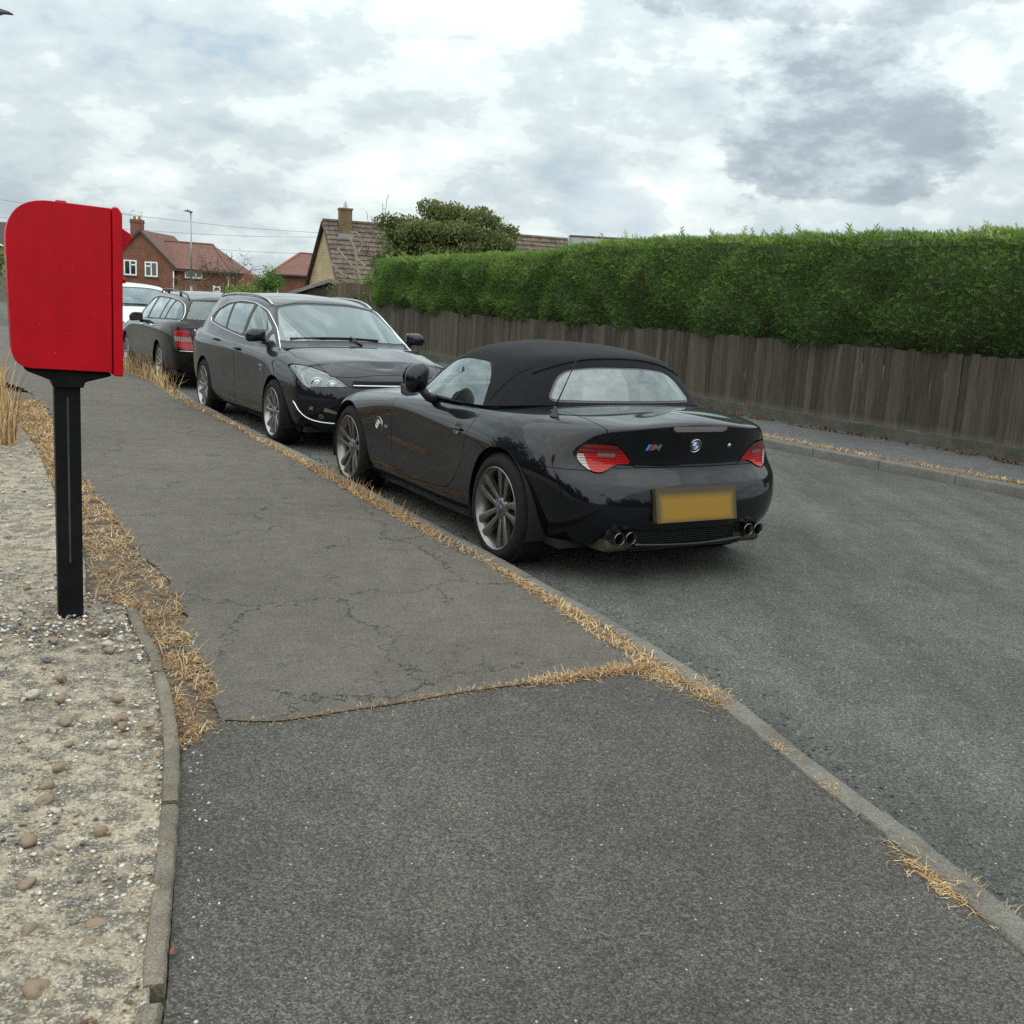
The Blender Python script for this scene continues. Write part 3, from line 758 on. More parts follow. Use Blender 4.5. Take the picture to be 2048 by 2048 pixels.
    # aerial on the rear wing
    p, n = hit(FULL, (-.25, .665, 1.4), (0, 0, -1)); k = MB(); k.lathe([(.030, -.004), (.022, .012), (.011, .035), (.007, .055), (.0, .056)], 14, 'z', c=tuple(p)); k.tube([p + Vector((0, 0, .05)), p + Vector((-.20, -.01, .37))], [.004, .0022], 6)
    k.build('aerial', BLACKPL, root, smooth=True)
    # cabin
    seat(root, .78, .36, .30, SEATM); seat(root, .78, -.36, .30, SEATM)
    k = MB(); k.box((.25, -.74, .18), (1.7, .74, .24)); k.prism([(1.72, .25), (1.25, .30), (1.30, .72), (1.42, .84), (1.80, .90)], 'y', -.74, .74); k.box((.30, -.70, .22), (.36, .70, .88)); k.build('cabin', CABIN, root)
    for sg in (-1, 1):
        k = MB(); k.tube([(.40, sg * .50, .80), (.37, sg * .50, 1.04), (.37, sg * .22, 1.04), (.40, sg * .22, .80)], .022, 8); k.build('roll_hoop', BLACKPL, root, smooth=True)
    k = MB(); k.tube([(1.20 - .06 * math.cos(a), -.36 + .18 * math.sin(a), .80 + .165 * math.cos(a)) for a in np.linspace(0, 2 * PI, 25)], .014, 8); k.tube([(1.4, -.36, .70), (1.2, -.36, .80)], .03, 8); k.build('steering_wheel', BLACKPL, root, smooth=True)
    # wheels
    well(root, 0, WZ, AR + .004, .50, .875); well(root, 2.495, WZ, AR + .004, .50, .87)
    ms = wheel_meshes('roadster', .330, .232, .25, 'twin5'); HC = plain('hub_badge', (.035, .045, .075), .25, coat=1)
    for (x, y, sp) in ((0, .872, .05), (2.495, .862, .32), (0, -.872, 0), (2.495, -.862, 0)): add_wheel(root, ms, x, y, ALLOY, HC, sp)
    return root
def fabric_mat():
    m, t, bs = base_mat('roof_fabric'); P = coords(t)
    n = t.noise(P, 9, 6, .7); fine = t.noise(P, 700, 2, .5)
    c = t.ramp(n, [(.3, (.005, .005, .006)), (.7, (.010, .010, .012))]); sp = t.voronoi(P, 16)
    c = t.mix(t.ramp(sp, [(.0, 1.0), (.028, 1.0), (.034, 0.0)]), c, (.22, .22, .21))
    t.l.new(c, bs.inputs['Base Color']); bs.inputs['Roughness'].default_value = .85; bs.inputs['Sheen Weight'].default_value = .04; bs.inputs['Specular IOR Level'].default_value = .15
    bump(t, bs, fine, .3, .001); MATS['roof_fabric'] = m; return m
def plate_mat():
    m, t, bs = base_mat('number_plate_amber'); P = coords(t); x, y, z = t.sep(P)
    e = t.math('MINIMUM', t.math('SUBTRACT', .285, t.math('ABSOLUTE', x)), t.math('SUBTRACT', .098, t.math('ABSOLUTE', t.math('ADD', y, .02))))
    f = t.ramp(t.math('MULTIPLY', e, 10.0), [(0.0, 0.0), (.55, 1.0)], 'EASE')
    t.l.new(t.mix(f, (.050, .038, .014), (.24, .130, .004)), bs.inputs['Base Color']); bs.inputs['Roughness'].default_value = .5; return m
TAIL_OUTLINE = smooth_closed([(.69, .725), (.66, .785), (.585, .802), (.49, .792), (.437, .745), (.397, .693), (.45, .687), (.50, .675), (.54, .652), (.59, .638), (.64, .65), (.675, .685)], 6)
SIDE_WIN = rounded([(.415, .885), (.475, 1.06), (.60, 1.155), (.95, 1.158), (1.14, 1.12), (1.26, 1.03), (1.36, .93), (1.38, .885)], [.02, .12, .12, .15, .1, .1, .02, .02], 6)
REAR_WIN = rounded([(-.54, .968), (.54, .968), (.42, 1.135), (.2, 1.163), (-.2, 1.163), (-.42, 1.135)], [.05, .05, .10, .2, .2, .10], 7)
# ------------------------------------------------------------------ estate cars
def car_net(p):
    xs = p['xs']; net = []; R = len(p['front'])
    def side(r, x):
        k = np.array(p['kx'])[::-1]; y, z = p['side'][r]
        return float(np.interp(x, k, y[::-1])), float(np.interp(x, k, z[::-1]))
    last = R - 1
    for s in range(4):
        row = []
        for r in range(R):
            fx, fz = p['front'][r]; ye, ze = side(r, xs[0]); t = [0, .42, .76, .955][s]; e = [0, .12, .45, .85][s]
            x = fx - [0, .03, .12, .28][s] * p['nose'] * (1 if r < R - 3 else .5); y = ye * t; z = fz * (1 - e) + ze * e
            if r == last: y = 0; x = fx - [0, .03, .06, .09][s]
            row.append((x, y, z))
        net.append(row)
    for x in xs: net.append([(x,) + side(r, x) for r in range(R)])
    for s in range(4):
        row = []
        for r in range(R):
            rx, rz = p['rear'][r]; ye, ze = side(r, xs[-1]); t = [.955, .76, .42, 0][s]; e = [.85, .4, .1, 0][s]
            x = rx + [.20, .07, .018, 0][s] * p['tail'] * (1 if r < R - 2 else .3); y = ye * t; z = rz * (1 - e) + ze * e
            if r == last: y = 0
            row.append((x, y, z))
        net.append(row)
    return net
def house_net(base, cant, ctr):
    net = []
    for b, c, m in zip(base, cant, ctr):
        b, c, m = (np.array(v, float) for v in (b, c, (m[0], 0, m[1]))); row = []
        for t in (-.28, 0, .3, .62, .88, 1.0): 
            q = b * (1 - t) + c * t; out = .022 * math.sin(PI * min(max(t, 0), 1.0)); nrm = math.hypot(c[0] - m[0], c[1]) + 1e-6
            q = q + np.array([(c[0] - m[0]) / nrm * out, c[1] / nrm * out, 0]); row.append(q)
        for t in (.10, .35, .68, 1.0):
            q = c * (1 - t) + m * t; q[2] = c[2] + (m[2] - c[2]) * (1 - (1 - t) ** 2.2); row.append(q)
        net.append([tuple(q) for q in row])
    return net
def build_estate(p):
    root = empty(p['name'], (*p['loc'], 0), math.radians(90 + p['yaw']), p['label'], 'car')
    PB = p['paint']; body = bspline_net(car_net(p), 7, 7); WB = p['wb']; WZ = .325; AR = p['arch']
    arch = lambda V: np.where(V[:, 1] > .55, np.minimum(np.hypot(V[:, 0], V[:, 2] - WZ) - AR, np.hypot(V[:, 0] - WB, V[:, 2] - WZ) - AR), 1.0)
    _, body = body.split(arch(body.V)); FULL = body; gaps = []
    doors = []
    for poly in p['doors']:
        D = rounded(poly, .06, 5); f = lambda V: np.where(V[:, 1] > .5, sdf(D, V[:, 0], V[:, 2]), .05)
        d, g, body = cut_panel(body, f); gaps.append(g)
        doors.append([d.build('door', PB, root), d.mirror().build('door', PB, root)])
    for (nm, fn) in p['panels']:
        d, g, body = cut_panel(body, fn); gaps.append(g); d.both().build(nm, PB, root)
    # lamps
    lamps = []
    for nm, poly, proj, keep in p['lamps']:
        L = smooth_closed(poly, 5); f = lambda V: np.where(keep(V), sdf(L, proj(V), V[:, 2]), 1.0)
        l, g, body = cut_panel(body, f, .004, .010); lamps.append((nm, l, g))
    body.both().build('body_shell', PB, root, rim=.03)
    g = gaps[0]
    for q in gaps[1:]: g = g.join(q)
    g.both().build('shut_lines', DARK, root)
    CL = glass_mat('lamp_glass', (.95, .97, .97), .92, .02)
    for nm, l, g in lamps:
        for mir in (False, True):
            l2 = l.mirror() if mir else l; g2 = g.mirror() if mir else g; sg = -1 if mir else 1
            if nm == 'headlight':
                o = l2.build(nm, CL, root); g2.build('lamp_seal', BLACKPL, o)
                l2.offset(-.045).build('lamp_housing', plain('lamp_housing', (.10, .10, .105), .35, .4, var=.5, vscale=25), o)
                for (y, z, r) in p['bulbs']:
                    q, n = hit(FULL, (5, sg * y, z), (-1, 0, 0)); k = MB(); k.lathe([(.0, -.05), (r * .5, -.045), (r * .8, -.03), (r, -.012), (r * 1.08, -.012), (r * 1.1, -.03)], 20, 'z'); k.lathe([(0, -.02), (r * .3, -.022), (r * .36, -.045)], 12, 'z')
                    b = k.build('reflector', CHROME, o, smooth=True); b.matrix_local = frame_at(q, Vector((.9, sg * .35, 0)))
                if p.get('drl'):
                    P = [hit(FULL, (5, sg * y, z), (-1, 0, 0))[0] + Vector((-.012, 0, 0)) for y, z in spline(p['drl'], 6)]
                    k = MB(); k.tube(P, .008, 6); k.build('light_strip', plain('light_strip', (.8, .8, .8), .2), o, smooth=True)
            else:
                up, lo = l2.split(p['tl_z'][1] - l2.V[:, 2]); md, bt = lo.split(p['tl_z'][0] - lo.V[:, 2])
                o = up.build(nm, lens_mat('estate_lamp_red', (.30, .006, .012), ribs=200), root); bt.build('lower_lens', lens_mat('estate_lamp_red', (.4, .01, .02)), o)
                if len(md.F): md.build('clear_lens', lens_mat('estate_lamp_clear', (.22, .18, .16), ribs=260, axis=1), o)
                g2.build('lamp_seal', BLACKPL, o)
    # greenhouse
    top = bspline_net(house_net(p['base'], p['cant'], p['ctr']), 9, 9); TOP = top
    GL = glass_mat('car_glass', (.80, .93, .88), .62)
    D = rounded(p['dlo'], p['dlor'], 5); f = lambda V: np.where(V[:, 1] > .4, sdf(D, V[:, 0], V[:, 2]), 1.0)
    dlo, top = top.split(f(top.V)); DL = dlo
    for poly in p['panes']:
        q = rounded(poly, .03, 4); a, dlo = dlo.split(sdf(q, dlo.V[:, 0], dlo.V[:, 2]))
        a.offset(-.004).build('side_window', GL, root); a.mirror().offset(-.004).build('side_window', GL, root)
    dlo.both().build('window_pillars', BLACKPL, root, rim=.012)
    W = rounded(p['ws'], p['wsr'], 6); f = lambda V: np.where(V[:, 0] > p['mid'], sdf(W, V[:, 1], V[:, 2]), 1.0)
    ws, g, top = cut_panel(top, f, .012, .003); ws.both().build('windscreen', GL, root); g.both().build('windscreen_seal', BLACKPL, root)
    W2 = rounded(p['rw'], .05, 6); f2 = lambda V: np.where(V[:, 0] < p['rwx'], sdf(W2, V[:, 1], V[:, 2]), 1.0)
    rw, g, top = cut_panel(top, f2, .006, .003); rw.both().build('rear_window', GL, root); g.both().build('rear_window_seal', BLACKPL, root)
    if p.get('spoiler'):
        sp, top = top.split(np.where(top.V[:, 0] < p['rwx'], p['spoiler'] - top.V[:, 2], 1.0)) if False else (None, top)
    top.both().build('roof', PB, root, rim=.012)
    # bright strip round the side windows
    if p.get('chrome'):
        for sg in (-1, 1):
            pts = [hit(TOP, (x, sg * 1.3, z), (0, -sg, 0)) for x, z in D]; P = [a + n * .003 for a, n in pts if a.z > 0]
            i0 = p.get('chrome_from', 0); P = P[i0:] + P[:i0]; P = P + ([P[0]] if not p.get('chrome_open') else [])
            if p.get('chrome_open'): P = P[:p['chrome_open']]
            k = MB(); k.tube(P, .0075, 6); k.build('window_trim', CHROME, root, smooth=True)
    if p.get('rails'):
        for sg in (-1, 1):
            x0, x1, y0 = p['rails']; P = []
            for x in np.linspace(x0, x1, 15):
                q, n = hit(TOP, (x, sg * y0, 2.2), (0, 0, -1)); e = min(1, min(x - x1, x0 - x) / .18); P.append(q + Vector((0, 0, p['railh'] * math.sin(max(e, 0) * PI / 2) + .004)))
            k = MB(); k.tube(P, .013, 8)
            if p['railh'] > .03:
                for t in (4, 10): k.tube([P[t] + Vector((0, 0, -.06)), P[t]], .02, 6)
            k.build('roof_rail', p['railm'], root, smooth=True)
    # mirrors and handles
    for sg in (-1, 1):
        mx, my, mz = p['mirror']; k = MB()
        prof = rounded([(-.10, -.055), (.10, -.07), (.115, .02), (.06, .075), (-.10, .075)], .035, 4)
        n = len(prof); V = []; F = []
        lv = [(0, .86), (.02, .98), (.06, 1.0), (.10, .86), (.125, .55), (.132, .1)]
        for dx, sc in lv: V += [(mx + dx, sg * (my + a * sc), mz + b * sc) for a, b in prof]
        for i in range(len(lv) - 1):
            for q in range(n): F.append((i * n + q, i * n + (q + 1) % n, (i + 1) * n + (q + 1) % n, (i + 1) * n + q))
        F += [tuple(range(n)), tuple(range((len(lv) - 1) * n, len(lv) * n))]
        k.add(V, F); o = k.build('door_mirror', PB, root, angle=45)
        k = MB(); k.tube([(mx + .06, sg * (my - .06), mz - .055), (mx + .09, sg * (my - .19), mz - .08)], .028, 8); k.build('mirror_arm', BLACKPL, o, smooth=True)
        for (x, z), d in zip(p['handles'], doors):
            q, nn = hit(FULL, (x, sg * 1.4, z), (0, -sg, 0)); k = MB(); k.tube([(-.10, 0, .002), (-.075, 0, .028), (.06, 0, .028), (.09, 0, .002)], .012, 8)
            h = k.build('handle', p.get('handlem', PB), d[0 if sg > 0 else 1], smooth=True); h.matrix_local = frame_at(q, nn)
    # cabin
    zf = .30
    for x in (p['seatx'], p['seatx'] - .95):
        for y in (-.38, .38): seat(root, x, y, zf, SEATM)
    x0, x1 = p['cab']; k = MB(); k.box((x0, -.78, .22), (x1, .78, .28)); k.prism([(x1 + .1, .28), (x1 - .5, .3), (x1 - .45, .80), (x1 - .3, .93), (x1 + .25, .955)], 'y', -.74, .74); k.build('cabin', CABIN, root)
    k = MB(); sx = p['seatx'] + .42; k.tube([(sx - .07 * math.cos(a), -.38 + .19 * math.sin(a), .86 + .17 * math.cos(a)) for a in np.linspace(0, 2 * PI, 25)], .014, 8); k.tube([(sx + .2, -.38, .78), (sx, -.38, .86)], .03, 8); k.build('steering_wheel', BLACKPL, root, smooth=True)
    k = MB(); k.box((p['rear'][0][0] + .15, -.76, .19), (p['front'][0][0] - .15, .76, .24)); k.build('underbody', DARK, root)
    well(root, 0, WZ, AR + .004, .50, p['wy'] - .005); well(root, WB, WZ, AR + .004, .50, p['wy'] - .005)
    ms = wheel_meshes(p['name'], .325, .222, .22, p['wheel']); st = p.get('steer', 0)
    for (x, y) in ((0, p['wy']), (WB, p['wy']), (0, -p['wy']), (WB, -p['wy'])): add_wheel(root, ms, x, y, p['alloy'], ALLOYD, rnd.uniform(0, 1), st if x else 0)
    return root, FULL, TOP
ASTRA = dict(name='estate_car', loc=(-3.083, 13.072), yaw=211.27, wb=2.685, arch=.365, nose=1.15, tail=1.0, wy=.895,
    xs=[3.25, 3.0, 2.85, 2.685, 2.45, 2.1, 1.6, 1.1, .6, .2, -.1, -.4, -.68],
    kx=[3.6, 3.25, 2.685, 2.3, 1.3, .3, -.4, -.8, -1.05],
    side=[([.72, .78, .84, .84, .84, .84, .82, .74, .66], [.19, .19, .20, .20, .20, .20, .22, .25, .26]),
          ([.76, .83, .895, .88, .88, .89, .875, .80, .72], [.28, .28, .28, .28, .28, .29, .31, .35, .36]),
          ([.78, .86, .91, .895, .895, .905, .90, .83, .76], [.42, .42, .42, .42, .42, .43, .46, .49, .5]),
          ([.79, .87, .915, .885, .885, .905, .90, .84, .78], [.54, .55, .57, .57, .57, .58, .60, .62, .62]),
          ([.79, .865, .91, .89, .89, .91, .905, .84, .78], [.62, .65, .68, .70, .72, .73, .73, .73, .72]),
          ([.77, .85, .89, .90, .905, .915, .905, .835, .77], [.68, .73, .78, .80, .82, .84, .84, .83, .82]),
          ([.74, .82, .865, .885, .89, .895, .885, .815, .75], [.72, .785, .855, .88, .905, .93, .94, .935, .92]),
          ([.68, .765, .80, .82, .845, .845, .83, .775, .72], [.755, .83, .92, .945, .965, .99, 1.01, 1.01, 1.0]),
          ([.45, .52, .58, .62, .60, .60, .60, .56, .5], [.79, .87, .965, .985, .97, 1.0, 1.02, 1.02, 1.02]),
          ([.2, .25, .29, .3, .3, .3, .3, .3, .25], [.81, .89, .985, 1.0, .98, 1.0, 1.02, 1.02, 1.02]),
          ([0] * 9, [.82, .895, .99, 1.01, .98, 1.0, 1.02, 1.02, 1.02])],
    front=[(3.42, .19), (3.56, .27), (3.63, .40), (3.64, .52), (3.625, .61), (3.60, .68), (3.55, .735), (3.50, .775), (3.45, .80), (3.41, .812), (3.39, .818)],
    rear=[(-.92, .26), (-1.0, .36), (-1.03, .5), (-1.03, .62), (-1.0, .72), (-.98, .82), (-.955, .92), (-.90, 1.0), (-.82, 1.02), (-.79, 1.02), (-.77, 1.02)],
    doors=[[(1.32, 1.2), (1.30, .30), (1.38, .255), (2.26, .25), (2.36, .40), (2.40, .8), (2.42, 1.2)], [(.50, 1.2), (.36, .80), (.40, .55), (.48, .30), (.56, .255), (1.24, .255), (1.285, .30), (1.30, 1.2)]],
    panels=[('bonnet', lambda V: np.maximum.reduce([V[:, 1] - (.735 - np.clip(V[:, 0] - 2.9, 0, 1) * .30), 2.42 - V[:, 0], .742 - V[:, 2], V[:, 0] - 3.50])),
            ('front_bumper', lambda V: np.maximum.reduce([2.98 - V[:, 0], V[:, 2] - (.60 + .10 * np.clip(V[:, 0] - 3.0, 0, 1)), V[:, 0] - 9])),
            ('tailgate', lambda V: np.maximum.reduce([V[:, 1] - .62, .55 - V[:, 2], V[:, 0] + .72]))],
    lamps=[('headlight', [(.83, .82), (.74, .825), (.62, .785), (.51, .72), (.43, .645), (.425, .615), (.55, .598), (.66, .59), (.74, .60), (.81, .655), (.845, .74)], lambda V: V[:, 1], lambda V: V[:, 0] > 2.9),
           ('tail_light', [(.62, .93), (.62, .72), (.75, .70), (1.05, .80), (1.08, .93), (.85, .955)], lambda V: V[:, 1] + np.maximum(V[:, 0] + .95, 0), lambda V: V[:, 0] < -.5)],
    bulbs=[(.70, .67, .055), (.58, .655, .05)], drl=[(.80, .745), (.785, .66), (.72, .615), (.62, .605), (.52, .612), (.44, .62)], tl_z=(.75, .82),
    base=[(2.60, 0, 1.005), (2.56, .38, .998), (2.46, .64, .982), (2.30, .79, .955), (1.95, .838, .955), (1.3, .85, .972), (.6, .848, .998), (.05, .835, 1.02), (-.45, .80, 1.03), (-.75, .69, 1.03), (-.87, .38, 1.03), (-.90, 0, 1.03)],
    cant=[(1.64, 0, 1.405), (1.66, .30, 1.395), (1.74, .535, 1.345), (1.66, .605, 1.352), (1.42, .64, 1.405), (1.1, .65, 1.425), (.6, .65, 1.428), (.1, .64, 1.415), (-.3, .615, 1.39), (-.52, .54, 1.375), (-.60, .30, 1.39), (-.62, 0, 1.395)],
    ctr=[(1.48, 1.44), (1.46, 1.442), (1.44, 1.445), (1.4, 1.45), (1.3, 1.462), (1.05, 1.482), (.6, 1.49), (.2, 1.482), (-.1, 1.465), (-.25, 1.45), (-.3, 1.445), (-.33, 1.44)],
    dlo=[(2.42, .935), (1.34, 1.0), (.71, 1.04), (.0, 1.10), (-.06, 1.15), (.10, 1.26), (.45, 1.345), (.9, 1.378), (1.35, 1.37), (1.72, 1.30), (2.10, 1.13)], dlor=[.03, .1, .1, .05, .05, .1, .1, .1, .1, .1, .1],
    panes=[[(2.06, .99), (1.48, 1.02), (1.42, 1.355), (1.70, 1.285), (2.06, 1.12)], [(1.40, 1.025), (.76, 1.06), (.66, 1.35), (1.34, 1.355)], [(.70, 1.065), (.05, 1.12), (.14, 1.25), (.45, 1.325), (.60, 1.345)], [(2.34, .955), (2.12, .975), (2.12, 1.09)]],
    ws=[(-.735, 1.0), (0, 1.03), (.735, 1.0), (.56, 1.34), (.3, 1.385), (-.3, 1.385), (-.56, 1.34)], wsr=[.04, .3, .04, .05, .2, .2, .05], mid=1.45, rw=[(-.62, 1.08), (.62, 1.08), (.48, 1.36), (-.48, 1.36)], rwx=-.35,
    chrome=True, rails=(1.66, -.35, .575), railh=.012, railm=plain('satin_rail', (.42, .43, .45), .3, .9), mirror=(2.09, .905, 1.05), handles=[(1.42, .87), (.56, .915)], seatx=1.42, cab=(-.7, 2.35), wheel='five', alloy=plain('alloy_silver', (.30, .30, .30), .32, .9, var=.15))
MERC = dict(ASTRA); MERC.update(name='estate_car', loc=(-4.729, 16.182), yaw=30.33, wb=2.76, arch=.355, wy=.865, nose=.9, tail=.9,
    xs=[3.25, 3.05, 2.9, 2.76, 2.45, 2.1, 1.6, 1.1, .6, .2, -.1, -.4, -.68],
    rear=[(-.90, .25), (-.99, .34), (-1.03, .46), (-1.03, .56), (-.995, .66), (-.99, .78), (-.985, .88), (-.97, .97), (-.92, .985), (-.88, .985), (-.85, .985)],
    doors=[[(1.10, 1.2), (1.08, .30), (1.14, .255), (2.15, .25), (2.26, .40), (2.28, .8), (2.28, 1.2)], [(.25, 1.2), (.16, .86), (.30, .62), (.36, .30), (.42, .255), (1.02, .255), (1.06, .30), (1.08, 1.2)]],
    panels=[('bonnet', ASTRA['panels'][0][1]), ('rear_bumper', lambda V: np.maximum(V[:, 2] - .555, V[:, 0] + .55)), ('tailgate', lambda V: np.maximum.reduce([V[:, 1] - (.54 + (V[:, 2] - .6) * .27), .565 - V[:, 2], V[:, 0] + .70]))],
    lamps=[('headlight', ASTRA['lamps'][0][1], ASTRA['lamps'][0][2], ASTRA['lamps'][0][3]),
           ('tail_light', [(.575, .60), (.60, .70), (.645, .80), (.66, .865), (.80, .868), (.97, .86), (1.0, .80), (.93, .68), (.84, .61), (.70, .585)], lambda V: V[:, 1] + np.maximum(V[:, 0] + .95, 0), lambda V: V[:, 0] < -.5)], tl_z=(.71, .775),
    base=[(2.52, 0, .985), (2.48, .38, .978), (2.36, .64, .96), (2.18, .775, .925), (1.85, .815, .93), (1.2, .83, .945), (.6, .828, .96), (.05, .815, .975), (-.50, .79, .99), (-.85, .72, .99), (-.94, .40, .99), (-.96, 0, .99)],
    cant=[(1.50, 0, 1.375), (1.52, .30, 1.365), (1.58, .535, 1.315), (1.48, .60, 1.325), (1.25, .62, 1.355), (1.0, .625, 1.365), (.5, .625, 1.362), (.05, .615, 1.345), (-.42, .60, 1.32), (-.70, .545, 1.30), (-.77, .30, 1.315), (-.79, 0, 1.32)],
    ctr=[(1.35, 1.40), (1.33, 1.402), (1.31, 1.405), (1.28, 1.41), (1.2, 1.418), (1.0, 1.428), (.5, 1.43), (.1, 1.42), (-.2, 1.40), (-.46, 1.383), (-.52, 1.374), (-.55, 1.368)],
    dlo=[(2.10, .905), (1.2, .945), (-.40, .985), (-.78, 1.0), (-.75, 1.11), (-.64, 1.225), (-.40, 1.28), (.2, 1.315), (1.0, 1.32), (1.38, 1.28), (1.85, 1.08)], dlor=[.03, .1, .1, .05, .08, .08, .1, .1, .1, .1, .1],
    panes=[[(2.02, .93), (1.15, .97), (1.05, 1.30), (1.36, 1.26), (1.80, 1.07)], [(1.05, .975), (.28, .995), (.20, 1.295), (.95, 1.302)], [(.24, .997), (-.05, 1.005), (-.12, 1.285), (.16, 1.293)], [(-.10, 1.01), (-.735, 1.025), (-.71, 1.11), (-.60, 1.205), (-.40, 1.258), (-.17, 1.275)]],
    ws=[(-.70, .985), (0, 1.01), (.70, .985), (.55, 1.31), (.3, 1.355), (-.3, 1.355), (-.55, 1.31)], mid=1.3, rw=[(-.66, 1.02), (.66, 1.02), (.53, 1.29), (-.53, 1.29)], rwx=-.45,
    chrome=True, rails=(1.35, -.62, .555), railh=.05, railm=plain('dark_rail', (.05, .05, .052), .35, .5), mirror=(1.22, .97, .968), handles=[(1.20, .86), (.36, .88)], handlem=CHROME, seatx=1.30, cab=(-.7, 2.25), wheel='ten', alloy=plain('alloy_silver', (.30, .30, .30), .32, .9, var=.15))
def build_estates():
    p = dict(ASTRA, paint=paint('dark_violet_grey_paint', (.007, .008, .0125), .10), label='dark grey estate car with chrome roof rails, nose to nose with the roadster')
    root, F, T = build_estate(p)
    # wiper, scuttle, fog lamps with bright trim, grille, air freshener
    k = MB(); P = [hit(T, (4, y, z), (-1, 0, 0))[0] + Vector((.012, 0, .006)) for y, z in ((-.62, 1.032), (-.3, 1.055), (0, 1.06), (.32, 1.045))]; k.tube(P, .009, 6); k.tube([(2.60, .08, 1.0), P[2] + Vector((.01, 0, .01))], .012, 6); k.build('wiper', BLACKPL, root, smooth=True)
    for sg in (-1, 1):
        P = [hit(F, (5, sg * y, z), (-1, 0, 0))[0] + Vector((.006, 0, 0)) for y, z in spline([(.865, .485), (.83, .40), (.76, .335), (.66, .305), (.52, .295), (.40, .295)], 5)]
        k = MB(); k.tube(P, .008, 8); k.build('fog_lamp_trim', CHROME, root, smooth=True)
        for y, z, r in ((.66, .36, .028),):
            q, n = hit(F, (5, sg * y, z), (-1, 0, 0)); k = MB(); k.lathe([(0, .004), (r * .8, .004), (r, .0)], 20, 'z'); o = k.build('fog_lamp', plain('fog_glass', (.12, .12, .12), .1, .4), root, smooth=True); o.matrix_local = frame_at(q, n)
        pts = [hit(F, (5, sg * y, z), (-1, 0, 0)) for y, z in ((.76, .425), (.62, .41), (.50, .385), (.50, .40), (.62, .445), (.76, .455))]
        k = MB(); k.add([a + n * .004 for a, n in pts], [(0, 1, 4, 5), (1, 2, 3, 4)]); k.build('running_lamp', plain('running_lamp', (.20, .19, .16), .2, .3), root)
        q, n = hit(F, (2.27, sg * 1.4, .755), (0, -sg, 0)); k = MB(); k.box((-.05, -.012, 0), (.05, .012, .004)); k.box((-.03, -.055, 0), (.03, -.045, .003)); k.box((-.02, -.035, 0), (.05, -.028, .003)); o = k.build('wing_badge', CHROME, root); o.matrix_local = frame_at(q, n)
    pts = [hit(F, (5, y, .66), (-1, 0, 0))[0] for y in np.linspace(-.40, .40, 9)]
    k = MB()
    for a, b in zip(pts, pts[1:]): k.add([a + Vector((.008, 0, -.03)), b + Vector((.008, 0, -.03)), b + Vector((.006, 0, .055)), a + Vector((.006, 0, .055))], [(0, 1, 2, 3)])
    k.build('grille', plain('grille_black', (.006, .006, .006), .4), root)
    k = MB(); k.tube([a + Vector((.016, 0, .01)) for a in pts], .008, 8); k.build('grille_bar', CHROME, root, smooth=True)
    pts = [hit(F, (5, y, .36), (-1, 0, 0))[0] + Vector((.006, 0, 0)) for y in np.linspace(-.48, .48, 9)]; k = MB()
    for a, b in zip(pts, pts[1:]): k.add([a + Vector((0, 0, -.07)), b + Vector((0, 0, -.07)), b + Vector((0, 0, .08)), a + Vector((0, 0, .08))], [(0, 1, 2, 3)])
    k.build('lower_grille', plain('grille_black', (.006, .006, .006), .4), root)
    k = MB(); k.prism(rounded([(-.025, -.055), (.025, -.055), (.025, .02), (.012, .035), (.012, .055), (-.012, .055), (-.012, .035), (-.025, .02)], .008, 3), 'x', 0, .004); k.tube([(.002, 0, .055), (.002, 0, .12)], .001, 4); k.build('air_freshener', plain('white_card', (.75, .78, .76), .5), root, loc=(1.86, -.02, 1.20))
    p = dict(MERC, paint=paint('black_brown_paint', (.006, .0055, .005)), label='black estate car seen from behind with red and clear tail lights')
    root, F, T = build_estate(p)
    te = obj('tailgate_lettering', text_mesh('C 2', .085, .002), CHROME, root); q, n = hit(F, (-3, .50, .885), (1, 0, 0)); te.matrix_local = frame_at(q + n * .002, n)
    k = MB(); P = [hit(F, (-3, y, .57), (1, 0, 0))[0] + Vector((-.004, 0, 0)) for y in np.linspace(-.76, .76, 20)]; k.tube(P, .006, 6); k.build('bumper_trim', CHROME, root, smooth=True)
    q, n = hit(T, (-.42, .0, 2), (0, 0, -1)); k = MB(); k.lathe([(.04, 0), (.028, .018), (.01, .03), (0, .03)], 14, 'z', c=tuple(q)); k.tube([q + Vector((0, 0, .02)), q + Vector((-.03, 0, .13))], .006, 6); k.build('aerial', BLACKPL, root, smooth=True)
    WP = paint('white_paint', (.66, .70, .74))
    p = dict(ASTRA, name='hatchback_car', loc=(-9.1, 23.65), yaw=210.5, paint=WP, rails=None, chrome=False, label='white car parked beyond the black estate car, half hidden by the post box', handlem=WP)
    root, F, T = build_estate(p)
    k = MB(); P = [hit(T, (4, y, z), (-1, 0, 0))[0] + Vector((.012, 0, .006)) for y, z in ((-.62, 1.032), (-.3, 1.055), (0, 1.06), (.32, 1.045))]; k.tube(P, .012, 6); k.build('wiper', BLACKPL, root, smooth=True)
    q, n = hit(T, (.2, .0, 2), (0, 0, -1)); k = MB(); k.lathe([(.04, 0), (.028, .018), (.01, .03), (0, .03)], 14, 'z', c=tuple(q)); k.tube([q + Vector((0, 0, .02)), q + Vector((-.1, 0, .22))], .008, 6); k.build('aerial', BLACKPL, root, smooth=True)
